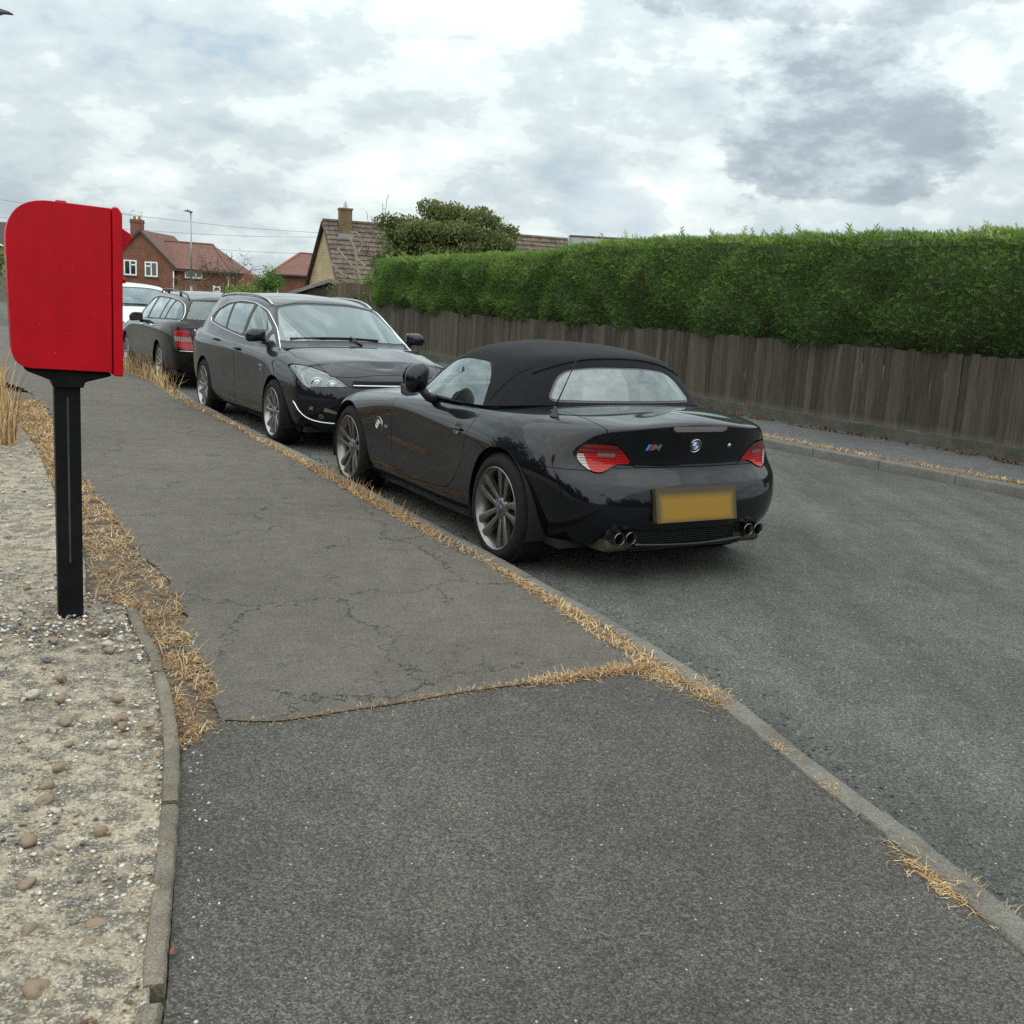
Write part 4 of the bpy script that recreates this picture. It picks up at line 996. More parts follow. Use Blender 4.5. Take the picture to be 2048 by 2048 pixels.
# ------------------------------------------------------------------ ground, road, pavements
def asphalt(name, base, light, scale, contrast=1.0, cracks=0.0, streak=0.0, warm=(1, 1, 1), speck=.012, blot=.25, rough=.9):
    m, t, bs = base_mat(name); P = world_pos(t)
    P2 = t.vmath('MULTIPLY', P, (1, 1, 0))
    cell = t.new('ShaderNodeTexVoronoi'); cell.voronoi_dimensions = '2D'; t.l.new(P2, cell.inputs['Vector']); cell.inputs['Scale'].default_value = scale
    rv = t.sep(cell.outputs['Color'])[0]
    f = t.ramp(rv, [(0, 1 - .62 * contrast), (.45, 1 - .12 * contrast), (.8, 1 + .35 * contrast), (1, 1 + 1.1 * contrast)])
    big = t.noise(P2, .9, 4, .6, dim='2D'); mid = t.noise(P2, 7.0, 5, .65, dim='2D')
    c = t.mix(t.ramp(big, [(.3, 0), (.72, 1)]), base, light)
    c = t.mix(1.0, c, t.ramp(mid, [(.28, 1 - blot), (.72, 1 + blot)]), 'MULTIPLY')
    if streak:
        S = t.mapping(P2, rot=(0, 0, math.radians(-30)), scale=(2.6, .22, 1)); n = t.noise(S, 1.3, 5, .6, dim='2D')
        c = t.mix(1.0, c, t.ramp(n, [(.32, 1 - streak), (.68, 1 + streak)]), 'MULTIPLY')
        # lanes worn along the kerb: dusty gutter edge, polished tyre tracks, oil line
        x_, y_, z_ = t.sep(P2); u = t.math('ADD', t.math('MULTIPLY', x_, .866), t.math('MULTIPLY', y_, .5)); u = t.math('ADD', u, t.math('MULTIPLY', t.math('SUBTRACT', t.noise(P2, 1.1, 4, .6, dim='2D'), .5), .7))
        tr_ = t.ramp(t.math('MULTIPLY', t.math('SUBTRACT', u, 2.4), .22), [(0, .78), (.10, .95), (.16, 1.16), (.27, 1.0), (.38, .86), (.50, 1.04), (.66, .88), (.8, 1.06), (1, .96)])
        c = t.mix(1.0, c, tr_, 'MULTIPLY')
        pt = t.noise(P2, 1.7, 5, .72, dim='2D'); c = t.mix(t.ramp(pt, [(.62, 0), (.74, .28)]), c, tuple(b * .6 for b in base))
    gr = t.noise(P2, 62.0, 3, .7, dim='2D'); c = t.mix(1.0, c, t.ramp(gr, [(.30, 1 - .30 * contrast), (.5, 1.0), (.70, 1 + .32 * contrast)]), 'MULTIPLY')
    c = t.mix(1.0, c, f, 'MULTIPLY')
    h = t.math('MULTIPLY', cell.outputs['Distance'], -1.0)
    if cracks:
        W = t.vmath('ADD', P2, t.vmath('MULTIPLY', t.vmath('SUBTRACT', t.noise(P2, 3.0, 6, .7, out=1, dim='2D'), (.5, .5, .5)), (.42, .42, 0)))
        cr = None
        for sc, th in ((1.15, .0055), (2.6, .0038)):
            v = t.new('ShaderNodeTexVoronoi'); v.feature = 'DISTANCE_TO_EDGE'; v.voronoi_dimensions = '2D'; t.l.new(W, v.inputs['Vector']); v.inputs['Scale'].default_value = sc
            mask = t.ramp(t.noise(P2, .8 if sc < 2 else 1.4, 3, .6, dim='2D'), [(.44, 0), (.54, 1)])
            wid = t.math('MULTIPLY', mask, th); k = t.math('LESS_THAN', v.outputs['Distance'], wid)
            cr = k if cr is None else t.math('MAXIMUM', cr, k)
        c = t.mix(t.math('MULTIPLY', cr, cracks), c, (.012, .011, .010)); h = t.math('SUBTRACT', h, t.math('MULTIPLY', cr, 1.5))
    sp = t.new('ShaderNodeTexVoronoi'); sp.voronoi_dimensions = '2D'; t.l.new(P2, sp.inputs['Vector']); sp.inputs['Scale'].default_value = scale * .45
    hit_ = t.math('MULTIPLY', t.math('GREATER_THAN', t.sep(sp.outputs['Color'])[1], 1 - speck), t.math('LESS_THAN', sp.outputs['Distance'], .3))
    c = t.mix(hit_, c, (.42, .40, .36)); c = t.mix(1.0, c, warm, 'MULTIPLY')
    t.l.new(c, bs.inputs['Base Color']); bs.inputs['Roughness'].default_value = rough; bs.inputs['Specular IOR Level'].default_value = .3
    bump(t, bs, h, .55, .006); return m
KERB = spline([(1.75, 0), (1.62, 1.0), (1.46, 1.8), (1.342, 2.348), (1.223, 2.772), (1.07, 3.22), (.895, 3.80), (.70, 4.28), (.475, 4.75), (.2, 5.28), (-.1, 5.86), (-.45, 6.5), (-1.2, 7.88), (-1.96, 9.28), (-2.5, 10.22), (-3.58, 12.15), (-5.5, 15.75), (-8.4, 21.0), (-12.4, 28.0), (-18, 37.5)], 10)
FARK = spline([(8.6, 2.5), (7.2, 5.4), (5.9, 7.75), (4.73, 9.62), (4.07, 10.60), (3.62, 11.25), (2.9, 12.42), (1.5, 14.7), (-1.5, 19.6), (-4, 23.7), (-9, 31.9), (-14, 40)], 10)
FENCE = spline([(9.0, 5.5), (7.3, 8.6), (5.647, 11.392), (5.05, 12.45), (4.381, 13.55), (3.424, 15.05), (.9, 19.2), (-1.594, 23.2), (-4.4, 27.8)], 8)
def offset_curve(P, d):
    t = np.gradient(P, axis=0); t /= np.linalg.norm(t, axis=1, keepdims=True); n = np.stack([-t[:, 1], t[:, 0]], 1); return P + n * d
def strip(name, A, B, z, mat, n=60, m=8, jitter=0.0):
    a = resample(A, arclen(A)[-1] / n)[:n + 1]; b = resample(B, arclen(B)[-1] / n)[:n + 1]; k = min(len(a), len(b)); V = []
    for i in range(k):
        for j in range(m + 1):
            q = a[i] * (1 - j / m) + b[i] * j / m; V.append((q[0], q[1], z + (rnd.uniform(-jitter, jitter) if 0 < j < m else 0)))
    idx = np.arange(k * (m + 1)).reshape(k, m + 1)
    F = np.stack([idx[:-1, :-1], idx[1:, :-1], idx[1:, 1:], idx[:-1, 1:]], -1).reshape(-1, 4)
    me = mesh_np(name, np.array(V), F, smooth=True); me.flip_normals() if me.polygons[0].normal.z < 0 else None
    o = obj(name, me, mat); o['kind'] = 'structure'; return o
def build_ground():
    ROAD = asphalt('road_asphalt', (.070, .072, .064), (.096, .098, .088), 200, .85, streak=.13, blot=.14, speck=.006)
    SLAB = asphalt('old_pavement_asphalt', (.100, .091, .077), (.122, .111, .095), 300, .5, cracks=.8, blot=.12, speck=.004)
    NEAR = asphalt('coarse_pavement_asphalt', (.067, .063, .055), (.089, .084, .074), 235, .88, blot=.14, speck=.0035)
    FARP = asphalt('far_pavement_asphalt', (.085, .088, .088), (.105, .108, .107), 120, .5, blot=.15)
    FIELD = plain('field', (.07, .075, .03), .95, var=.4, vscale=.3)
    k = MB(); k.add([(-1500, -200, -.04), (1500, -200, -.04), (1500, 3000, -.04), (-1500, 3000, -.04)], [(0, 1, 2, 3)]); o = k.build('ground', FIELD); o['kind'] = 'structure'
    xs = np.linspace(-60, 30, 46); ys = np.linspace(-8, 64, 37); V = [(x, y, 0) for y in ys for x in xs]; n = len(xs)
    F = np.array([(j * n + i, j * n + i + 1, (j + 1) * n + i + 1, (j + 1) * n + i) for j in range(len(ys) - 1) for i in range(n - 1)])
    o = obj('road', mesh_np('road', np.array(V), F), ROAD); o['kind'] = 'structure'
    KI = offset_curve(KERB, .109)
    lf = np.array([(-.40, -1.0), (-.42, 0), (-.55, 1.3), (-.636, 1.8), (-.695, 2.014), (-.85, 2.538), (-.985, 2.983), (-.977, 3.10), (-.955, 3.272), (-1.0, 3.45)])
    jt = np.array([(-.945, 3.285), (-.754, 3.305), (-.55, 3.42), (-.331, 3.545), (-.10, 3.69), (.151, 3.81), (.326, 3.90), (.60, 4.05), (.70, 4.10)])
    kn = KI[KI[:, 1] < 4.35]; kn = np.vstack([[(1.72, -1.0)], kn]); strip('pavement_patch', spline(lf, 4), kn, .088, NEAR, 60, 8)
    lf2 = np.array([(-.955, 3.315), (-1.059, 3.51), (-1.126, 3.71), (-1.249, 3.924), (-1.388, 4.195), (-1.49, 4.511), (-1.664, 4.87), (-1.815, 5.141), (-2.142, 5.625), (-2.45, 6.22), (-2.762, 6.747), (-3.145, 7.414), (-4.35, 9.7), (-5.603, 12.023), (-7.6, 14.6), (-14, 19.6), (-24, 27.4)])
    kf = KI[(KI[:, 1] > 4.08) & (KI[:, 1] < 29)]
    A = spline(lf2, 5); B = kf
    sl = strip('pavement', A, B, .092, SLAB, 420, 16); vs_ = sl.data.vertices     # its near edge follows the seam
    for j in range(17): vs_[j].co.y += float(np.interp(j / 16, [0, .1, .25, .4, .55, .8, 1], [-.02, -.085, -.078, -.062, -.030, -.025, 0]))
    for i in range(3, len(vs_) // 17):        # crumbled left edge
        y_ = vs_[i * 17].co.y
        if y_ < 14: d_ = rnd.uniform(-.012, .012) + .014 * math.sin(y_ * 9) + .010 * math.sin(y_ * 23 + 1); vs_[i * 17].co.x += d_ + .01; vs_[i * 17].co.z -= .012
    k = MB(); J = spline(jt, 4); Jn = offset_curve(J, .022)
    V = [(x, y, .0935) for x, y in offset_curve(J, -.010)] + [(x, y, .0935) for x, y in offset_curve(J, .024)]; m = len(J)
    SOIL = plain('dry_soil', (.090, .072, .052), .95, var=.5, vscale=40, bmp=.6, bscale=90)
    k.add(V, [(i, i + 1, m + i + 1, m + i) for i in range(m - 1)]); o = k.build('pavement_joint', SOIL); o['kind'] = 'structure'
    # soil and concrete verge on the left
    G = np.array([(-9.5, .5), (-.35, .5), (-.5, 1.3), (-.62, 1.8), (-.84, 2.54), (-.96, 3.0), (-.93, 3.30), (-1.06, 3.53), (-1.11, 3.71), (-1.235, 3.924), (-1.375, 4.195), (-1.475, 4.511), (-1.65, 4.87), (-1.80, 5.141), (-2.127, 5.625), (-2.435, 6.22), (-2.745, 6.747), (-3.13, 7.414), (-4.335, 9.7), (-5.59, 12.023), (-6.1, 13.0), (-15, 13.6)])
    G[2:20, 0] += .09      # runs a little under the pavement
    k = MB(); k.prism([tuple(g) for g in G], 'z', -.02, .070); o = k.build('verge_soil', SOIL); o['kind'] = 'structure'
    E = np.array([(-.58, 1.30), (-.63, 1.65), (-.695, 1.9), (-.80, 2.28), (-.905, 2.62), (-1.03, 2.98), (-1.10, 3.18), (-1.22, 3.46), (-1.30, 3.63), (-1.42, 3.88), (-1.60, 4.2), (-1.74, 4.46), (-1.93, 4.56), (-2.28, 5.33), (-3.2, 7.02), (-3.93, 8.39), (-4.83, 9.94), (-5.75, 11.4), (-6.3, 12.2)])
    A = spline(E, 6); A = resample(A, .05); nm = 70; V = []; ne = len(A)
    for i, (x, y) in enumerate(A):
        for j in range(nm + 1):
            t = (j / nm) ** 1.8; xx = x - t * (3.2 + y * .45); V.append((xx, y - t * .4, 0))
    V = np.array(V); N = np.zeros(len(V))
    for fq, am in ((1.3, .008), (4.1, .006), (11, .0045), (29, .0035)):
        ph = rng.uniform(0, 6, 4); N += am * (np.sin(V[:, 0] * fq + ph[0] + 1.7 * np.sin(V[:, 1] * fq * .7 + ph[1])) * np.sin(V[:, 1] * fq * 1.1 + ph[2] + 1.3 * np.sin(V[:, 0] * fq * .8 + ph[3])))
    edge = np.tile(np.arange(nm + 1) / nm, ne) < .001
    V[:, 2] = .098 + N + np.where(edge, -.02, 0) + np.clip((V[:, 0] < -1.9) * (-.0), 0, 0)
    idx = np.arange(len(V)).reshape(ne, nm + 1); F = np.stack([idx[:-1, :-1], idx[1:, :-1], idx[1:, 1:], idx[:-1, 1:]], -1).reshape(-1, 4)
    me = mesh_np('concrete_verge', V, F, smooth=True)
    if me.polygons[0].normal.z < 0: me.flip_normals()
    verge = obj('concrete_verge', me, verge_mat()); verge['kind'] = 'structure'
    hv = lambda x, y: .10
    # stones set in the verge, the larger ones one by one
    STN = [plain('flint_brown', (.20, .145, .095), .6, var=.45, vscale=18, bmp=.3, bscale=60), plain('flint_grey', (.16, .155, .145), .6, var=.4, vscale=20, bmp=.3, bscale=60), plain('flint_pale', (.36, .33, .28), .6, var=.3, vscale=22)]
    base = []
    for q in range(5):
        bm = bmesh.new(); bmesh.ops.create_icosphere(bm, subdivisions=3, radius=1)
        sh = [Vector((rnd.gauss(0, 1), rnd.gauss(0, 1), rnd.gauss(0, 1))).normalized() for _ in range(7)]
        for v in bm.verts:
            d = v.co.normalized(); r = 1 + sum(.16 * max(0, d.dot(s) - .35) for s in sh[:4]) - sum(.62 * max(0, d.dot(s) - .40) for s in sh[4:]); v.co = d * (r + .05 * math.sin(5 * d.x + 3 * d.y * q) * math.sin(4 * d.z + q) + .02 * math.sin(11 * d.y + 7 * d.z)); v.co.z *= .74
        me = bpy.data.meshes.new('stone'); bm.to_mesh(me); bm.free(); me.polygons.foreach_set('use_smooth', [True] * len(me.polygons)); base.append(me)
    big = [(-.909, 1.849, .034), (-.884, 2.092, .021), (-1.021, 2.049, .023), (-1.038, 2.493, .022), (-1.198, 2.421, .028), (-1.254, 2.634, .025), (-1.112, 2.239, .020), (-1.295, 2.836, .026), (-1.255, 3.196, .028), (-1.425, 3.163, .028), (-1.527, 3.352, .025), (-1.553, 3.855, .024), (-1.661, 4.061, .028), (-1.331, 3.372, .026), (-1.345, 3.006, .017), (-1.028, 2.709, .017), (-1.157, 3.177, .018), (-1.60, 3.534, .022)]
    while len(big) < 70:
        y = rnd.uniform(2.0, 7.5); e = np.interp(y, A[:, 1], A[:, 0]); x = e - rnd.uniform(.05, .9 + y * .12)
        if abs(x + 1.904) + abs(y - 4.28) > .3: big.append((x, y, rnd.uniform(.010, .022) * (1 + .06 * y)))
    used = set()
    for i, (x, y, r) in enumerate(big):
        me = base[i % 5]; mt = STN[0] if i < 18 else STN[rnd.randrange(3)]
        o = bpy.data.objects.new('stone', me); link(o, verge)
        if not me.materials: me.materials.append(STN[0])
        o.material_slots[0].link = 'OBJECT'; o.material_slots[0].material = mt
        o.location = (x, y, .094 + r * .40); o.scale = (r * rnd.uniform(.75, 1.15), r * rnd.uniform(.7, 1.0), r * rnd.uniform(.7, 1.0)); o.rotation_euler = (rnd.uniform(-.3, .3), rnd.uniform(-.3, .3), rnd.uniform(0, 6.3))
    # loose gravel: along the edging, by the post foot and scattered
    pts = []
    Ed = A
    for _ in range(1500):
        i = rnd.randrange(len(Ed)); x, y = Ed[i]
        if y < 4.6: pts.append((x - abs(rnd.gauss(0, .035)) + .01, y + rnd.uniform(-.03, .03), rnd.uniform(.0025, .008)))
    for _ in range(650):
        i = rnd.randrange(len(Ed)); x, y = Ed[i]
        if y < 3.4: pts.append((x + .062 + abs(rnd.gauss(0, .030)) + (rnd.random() < .08) * rnd.uniform(0, .12), y + rnd.uniform(-.03, .03), rnd.uniform(.0015, .0045)))
    for _ in range(480):
        pts.append((-1.86 + rnd.gauss(0, .28), 4.08 + rnd.gauss(0, .13), rnd.uniform(.003, .011)))
    for _ in range(14000):
        y = 1.5 + 7.5 * rnd.random() ** 1.4; e = np.interp(y, A[:, 1], A[:, 0]); g = math.sin(y * 3.1) + math.sin(y * 7.3 + 2)
        x = e - rnd.uniform(0.02, .8 + .3 * y)
        if math.sin(x * 9 + 2 * math.sin(y * 5)) + math.sin(y * 8 + x * 4) + rnd.uniform(-1.8, 1.8) > .0: pts.append((x, y, (.0018 + .0065 * rnd.random() ** 2.2) * (.75 + .12 * y)))
    ico = bmesh.new(); bmesh.ops.create_icosphere(ico, subdivisions=1, radius=1); iv = np.array([v.co[:] for v in ico.verts]); ifc = np.array([[v.index for v in f.verts] for f in ico.faces]); ico.free()
    pts = [q for q in pts if not (q[1] > 3.3 and q[0] > np.interp(q[1], A[:, 1], A[:, 0]) + .02)]
    cols = [[], [], []]
    for p in pts: cols[0 if rnd.random() < .4 else (1 if rnd.random() < .5 else 2)].append(p)
    for ci, nm_ in ((0, 'pale_gravel'), (1, 'grey_gravel'), (2, 'brown_gravel')):
        Vs = []; Fs = []
        for q, (x, y, r) in enumerate(cols[ci]):
            a = rnd.uniform(0, 6.3); c, s = math.cos(a), math.sin(a); w = iv * np.array([rnd.uniform(.8, 1.6), rnd.uniform(.7, 1.1), rnd.uniform(.45, .8)]) * r * (1 + .24 * rng.standard_normal((len(iv), 1)))
            w = np.stack([w[:, 0] * c - w[:, 1] * s + x, w[:, 0] * s + w[:, 1] * c + y, w[:, 2] + .101 + r * .2], 1); Vs.append(w); Fs.append(ifc + q * len(iv))
        o = obj(nm_, mesh_np(nm_, np.vstack(Vs), np.vstack(Fs), smooth=False), [plain('chip_pale', (.50, .47, .42), .6, var=.4, vscale=60), plain('chip_grey', (.11, .115, .12), .6, var=.5, vscale=60), plain('chip_brown', (.30, .21, .12), .6, var=.5, vscale=60)][ci])
        tag(o, ['pale loose gravel chips strewn over the verge and beside the edging', 'dark grey loose gravel chips strewn over the verge', 'brown loose gravel chips strewn over the verge'][ci], 'gravel', None, 'stuff')
    Kr = resample(KERB, .02); Kr = Kr[(Kr[:, 1] > 1.5) & (Kr[:, 1] < 13)]; Kn = offset_curve(Kr, -1.0) - Kr; Vs = []; Fs = []
    for q in range(5200):
        i = rnd.randrange(len(Kr)); d_ = abs(rnd.gauss(0, .028)) + .004 + (rnd.random() < .18) * rnd.uniform(0, .22); r = rnd.uniform(.0018, .0055) * (.7 + .1 * Kr[i][1]); c_ = Kr[i] + Kn[i] * d_
        w = iv * np.array([rnd.uniform(.8, 1.7), rnd.uniform(.7, 1.1), rnd.uniform(.4, .8)]) * r * (1 + .25 * rng.standard_normal((len(iv), 1))); Vs.append(w + np.array([c_[0], c_[1], .003 + r * .3])); Fs.append(ifc + q * len(iv))
    o = obj('gutter_grit', mesh_np('gutter_grit', np.vstack(Vs), np.vstack(Fs)), plain('grit', (.075, .068, .056), .85, var=.8, vscale=50)); tag(o, 'dark grit and crumbs of asphalt lying in the gutter along the near kerb', 'grit', None, 'stuff')
    # kerbs, stone by stone
    KM = concrete('kerb_concrete', (.105, .098, .083), (.16, .15, .125)); KM2 = concrete('far_kerb_concrete', (.10, .097, .085), (.14, .135, .12))
    def kerb(name, curve, side, width, ztop, mat, length, y0, y1):
        P = resample(curve, .05); P = P[(P[:, 1] > y0) & (P[:, 1] < y1)]; per = int(length / .05); par = empty(name); par['kind'] = 'structure'
        for a in range(0, len(P) - per, per):
            seg = P[a:a + per + 1]; I = offset_curve(P, side * width)[a:a + per + 1]; V = []; F = []; n = len(seg)
            dz = rnd.uniform(-.004, .004)
            for i in range(n):
                t = [1, .0][0]; w = I[i] - seg[i]; g = .004 if i in (0, n - 1) else 0
                d = (seg[min(i + 1, n - 1)] - seg[max(i - 1, 0)]); d /= np.linalg.norm(d); sh = d * g * (1 if i == 0 else -1)
                for fx, z in ((0, -.03), (.0, ztop - .022), (.07, ztop - .008), (.2, ztop - .001), (.93, ztop), (1.0, ztop - .008), (1.0, -.03)):
                    wob = rnd.uniform(-.0022, .0022); q = seg[i] + w * fx + sh; V.append((q[0] + wob, q[1] + wob, z + dz + (rnd.uniform(-.0025, .0025) if z > 0 else 0)))
            for i in range(n - 1):
                for j in range(6): F.append((i * 7 + j, (i + 1) * 7 + j, (i + 1) * 7 + j + 1, i * 7 + j + 1))
            F += [tuple(range(7)), tuple((n - 1) * 7 + j for j in range(7))[::-1]]
            k = MB(); k.add(V, F); k.build('kerb_stone', mat, par, angle=50)
    kerb('kerb', KERB, 1, .10, .095, KM, .9, 1.1, 26); kerb('far_kerb', FARK, -1, .13, .105, KM2, .9, 5.5, 27)
    strip('far_pavement', offset_curve(FARK, -.13), FENCE, .098, FARP, 60, 6)
    # weathered edging along the verge
    par = empty('path_edging'); par['kind'] = 'structure'; EM = concrete('weathered_edging', (.105, .088, .066), (.20, .172, .132), lines=True)
    Q = np.array([(-.60, 1.25), (-.662, 1.772), (-.726, 2.02), (-.82, 2.35), (-.933, 2.729), (-1.01, 2.966), (-1.088, 3.179), (-1.192, 3.439), (-1.28, 3.631)]); Q2 = np.array([(-1.30, 3.66), (-1.374, 3.845), (-1.50, 4.067), (-1.66, 4.38)])
    for cv, cuts in ((Q, (0, .62, 1.43, 2.06, 9)), (Q2, (0, 9))):
        P = resample(spline(cv, 8), .02); s = arclen(P)
        for a, b in zip(cuts, cuts[1:]):
            seg = P[(s >= a + .006) & (s <= b - .004)]
            if len(seg) < 3: continue
            V = []; F = []; n = len(seg); L = offset_curve(seg, .024); Rr = offset_curve(seg, -.024); dz = rnd.uniform(-.004, .006)
            for i in range(n):
                cr = 0.012 * (rnd.random() < .05)
                for fx, z in ((0, .02), (0, .104), (.10, .112), (.45, .114), (.88, .112), (1, .104), (1, .02)):
                    q = L[i] * (1 - fx) + Rr[i] * fx; V.append((q[0] + rnd.uniform(-.002, .002), q[1], z + dz - (cr if z > .1 else 0) + (rnd.uniform(-.0025, .0025) if z > .1 else 0)))
            for i in range(n - 1):
                for j in range(6): F.append((i * 7 + j, (i + 1) * 7 + j, (i + 1) * 7 + j + 1, i * 7 + j + 1))
            F += [tuple(range(7)), tuple((n - 1) * 7 + j for j in range(7))[::-1]]
            k = MB(); k.add(V, F); k.build('edging_piece', EM, par, angle=50)
    return A
def verge_mat():
    m, t, bs = base_mat('pebbly_concrete'); P = world_pos(t)
    n1 = t.noise(P, 2.4, 6, .65); n2 = t.noise(P, 13, 6, .7); n3 = t.noise(P, 60, 4, .6)
    c = t.ramp(n1, [(.30, (.165, .140, .102)), (.5, (.285, .242, .174)), (.72, (.41, .35, .255))])
    c = t.mix(t.ramp(n2, [(.46, 0), (.55, .9)]), c, (.080, .072, .057))
    c = t.mix(1.0, c, t.ramp(n3, [(.3, .65), (.7, 1.3)]), 'MULTIPLY')
    v = t.new('ShaderNodeTexVoronoi'); t.l.new(P, v.inputs['Vector']); v.inputs['Scale'].default_value = 75
    rv = t.sep(v.outputs['Color'])[0]; peb = t.math('MULTIPLY', t.math('LESS_THAN', v.outputs['Distance'], .42), t.math('GREATER_THAN', rv, .60))
    c = t.mix(t.math('MULTIPLY', peb, .75), c, t.ramp(t.sep(v.outputs['Color'])[1], [(0, (.09, .085, .08)), (.5, (.24, .19, .13)), (.8, (.40, .37, .32)), (1, (.62, .60, .55))]))
    v2 = t.new('ShaderNodeTexVoronoi'); t.l.new(P, v2.inputs['Vector']); v2.inputs['Scale'].default_value = 190; r2 = t.sep(v2.outputs['Color'])[0]; c = t.mix(t.math('MULTIPLY', t.math('GREATER_THAN', r2, .55), .55), c, t.ramp(r2, [(.55, (.07, .064, .054)), (.8, (.28, .225, .15)), (1, (.52, .48, .41))]))
    t.l.new(c, bs.inputs['Base Color']); bs.inputs['Roughness'].default_value = .9
    h = t.math('ADD', t.math('MULTIPLY', n2, .8), t.math('MULTIPLY', t.math('SUBTRACT', .45, v.outputs['Distance']), t.math('MULTIPLY', peb, .7))); bump(t, bs, h, 1.0, .022); return m
def concrete(name, a, b, lines=False):
    m, t, bs = base_mat(name); P = world_pos(t)
    n1 = t.noise(P, 3.5, 6, .7); n2 = t.noise(P, 160, 3, .6); n3 = t.noise(P, 22, 5, .7)
    c = t.mix(t.ramp(n1, [(.35, 0), (.65, 1)]), a, b); c = t.mix(1.0, c, t.ramp(n2, [(.3, .55), (.7, 1.4)]), 'MULTIPLY'); c = t.mix(t.ramp(n3, [(.55, 0), (.72, .7)]), c, tuple(x * .35 for x in a))
    t.l.new(c, bs.inputs['Base Color']); bs.inputs['Roughness'].default_value = .9; bump(t, bs, t.math('ADD', n2, t.math('MULTIPLY', n3, 1.5)), .6, .006); return m
# ------------------------------------------------------------------ dry grass
def straw_mat():
    m, t, bs = base_mat('dry_straw'); g = t.new('ShaderNodeNewGeometry'); r = g.outputs['Random Per Island']
    n = t.noise(g.outputs['Position'], 3.0, 3)
    c = t.ramp(r, [(0, (.18, .088, .040)), (.3, (.37, .225, .108)), (.6, (.50, .345, .175)), (.85, (.60, .46, .27)), (1, (.68, .58, .40))])
    c = t.mix(1.0, c, t.ramp(n, [(.3, (.75, .68, .60)), (.55, (1.08, 1.06, 1.02))]), 'MULTIPLY')
    t.l.new(c, bs.inputs['Base Color']); bs.inputs['Roughness'].default_value = .7; bs.inputs['Specular IOR Level'].default_value = .25
    tr = t.new('ShaderNodeBsdfTranslucent'); t.l.new(c, tr.inputs[0]); mx = t.new('ShaderNodeMixShader'); mx.inputs[0].default_value = .25
    t.l.new(bs.outputs[0], mx.inputs[1]); t.l.new(tr.outputs[0], mx.inputs[2]); t.l.new(mx.outputs[0], t.n['Material Output'].inputs[0]); return m
def blades(pos, hgt, lean, width, seed=0, az=None, curl=.6):
    """curved tapering blades; returns vertices and triangles"""
    r = np.random.default_rng(seed); n = len(pos); a = r.uniform(0, 2 * PI, n) if az is None else az; d = np.stack([np.cos(a), np.sin(a)], 1); w = np.stack([-d[:, 1], d[:, 0]], 1)
    L = hgt * r.uniform(.55, 1.25, n); le = np.clip(lean + r.normal(0, .28, n), 0, 1.52); V = np.zeros((n, 7, 3))
    ang = le; p = pos.copy()
    cur = np.column_stack([pos, np.zeros(0)]) if False else pos.copy()
    for s, (f0, wd) in enumerate(((0, 1), (.34, .9), (.34, .6), (.32, 0))):
        if s:
            st = L * f0; cur = cur + np.column_stack([d * (np.sin(ang) * st)[:, None], np.cos(ang) * st]); ang = np.clip(ang + curl * r.uniform(-.2, 1.1, n), 0, 1.75); d = d + w * r.normal(0, .22, (n, 1)); d /= np.linalg.norm(d, axis=1, keepdims=True)
        ww = (width * wd)[:, None] if hasattr(width, '__len__') else width * wd
        off = np.column_stack([w * ww, np.zeros(n)])
        if s < 3: V[:, 2 * s] = cur - off; V[:, 2 * s + 1] = cur + off
        else: V[:, 6] = cur
    V[:, :, 2] = np.maximum(V[:, :, 2], pos[:, 2:3] - .002 + .001 * np.arange(7))
    F = np.array([(0, 1, 3), (0, 3, 2), (2, 3, 5), (2, 5, 4), (4, 5, 6)]); F = (np.arange(n)[:, None, None] * 7 + F).reshape(-1, 3)
    return V.reshape(-1, 3), F
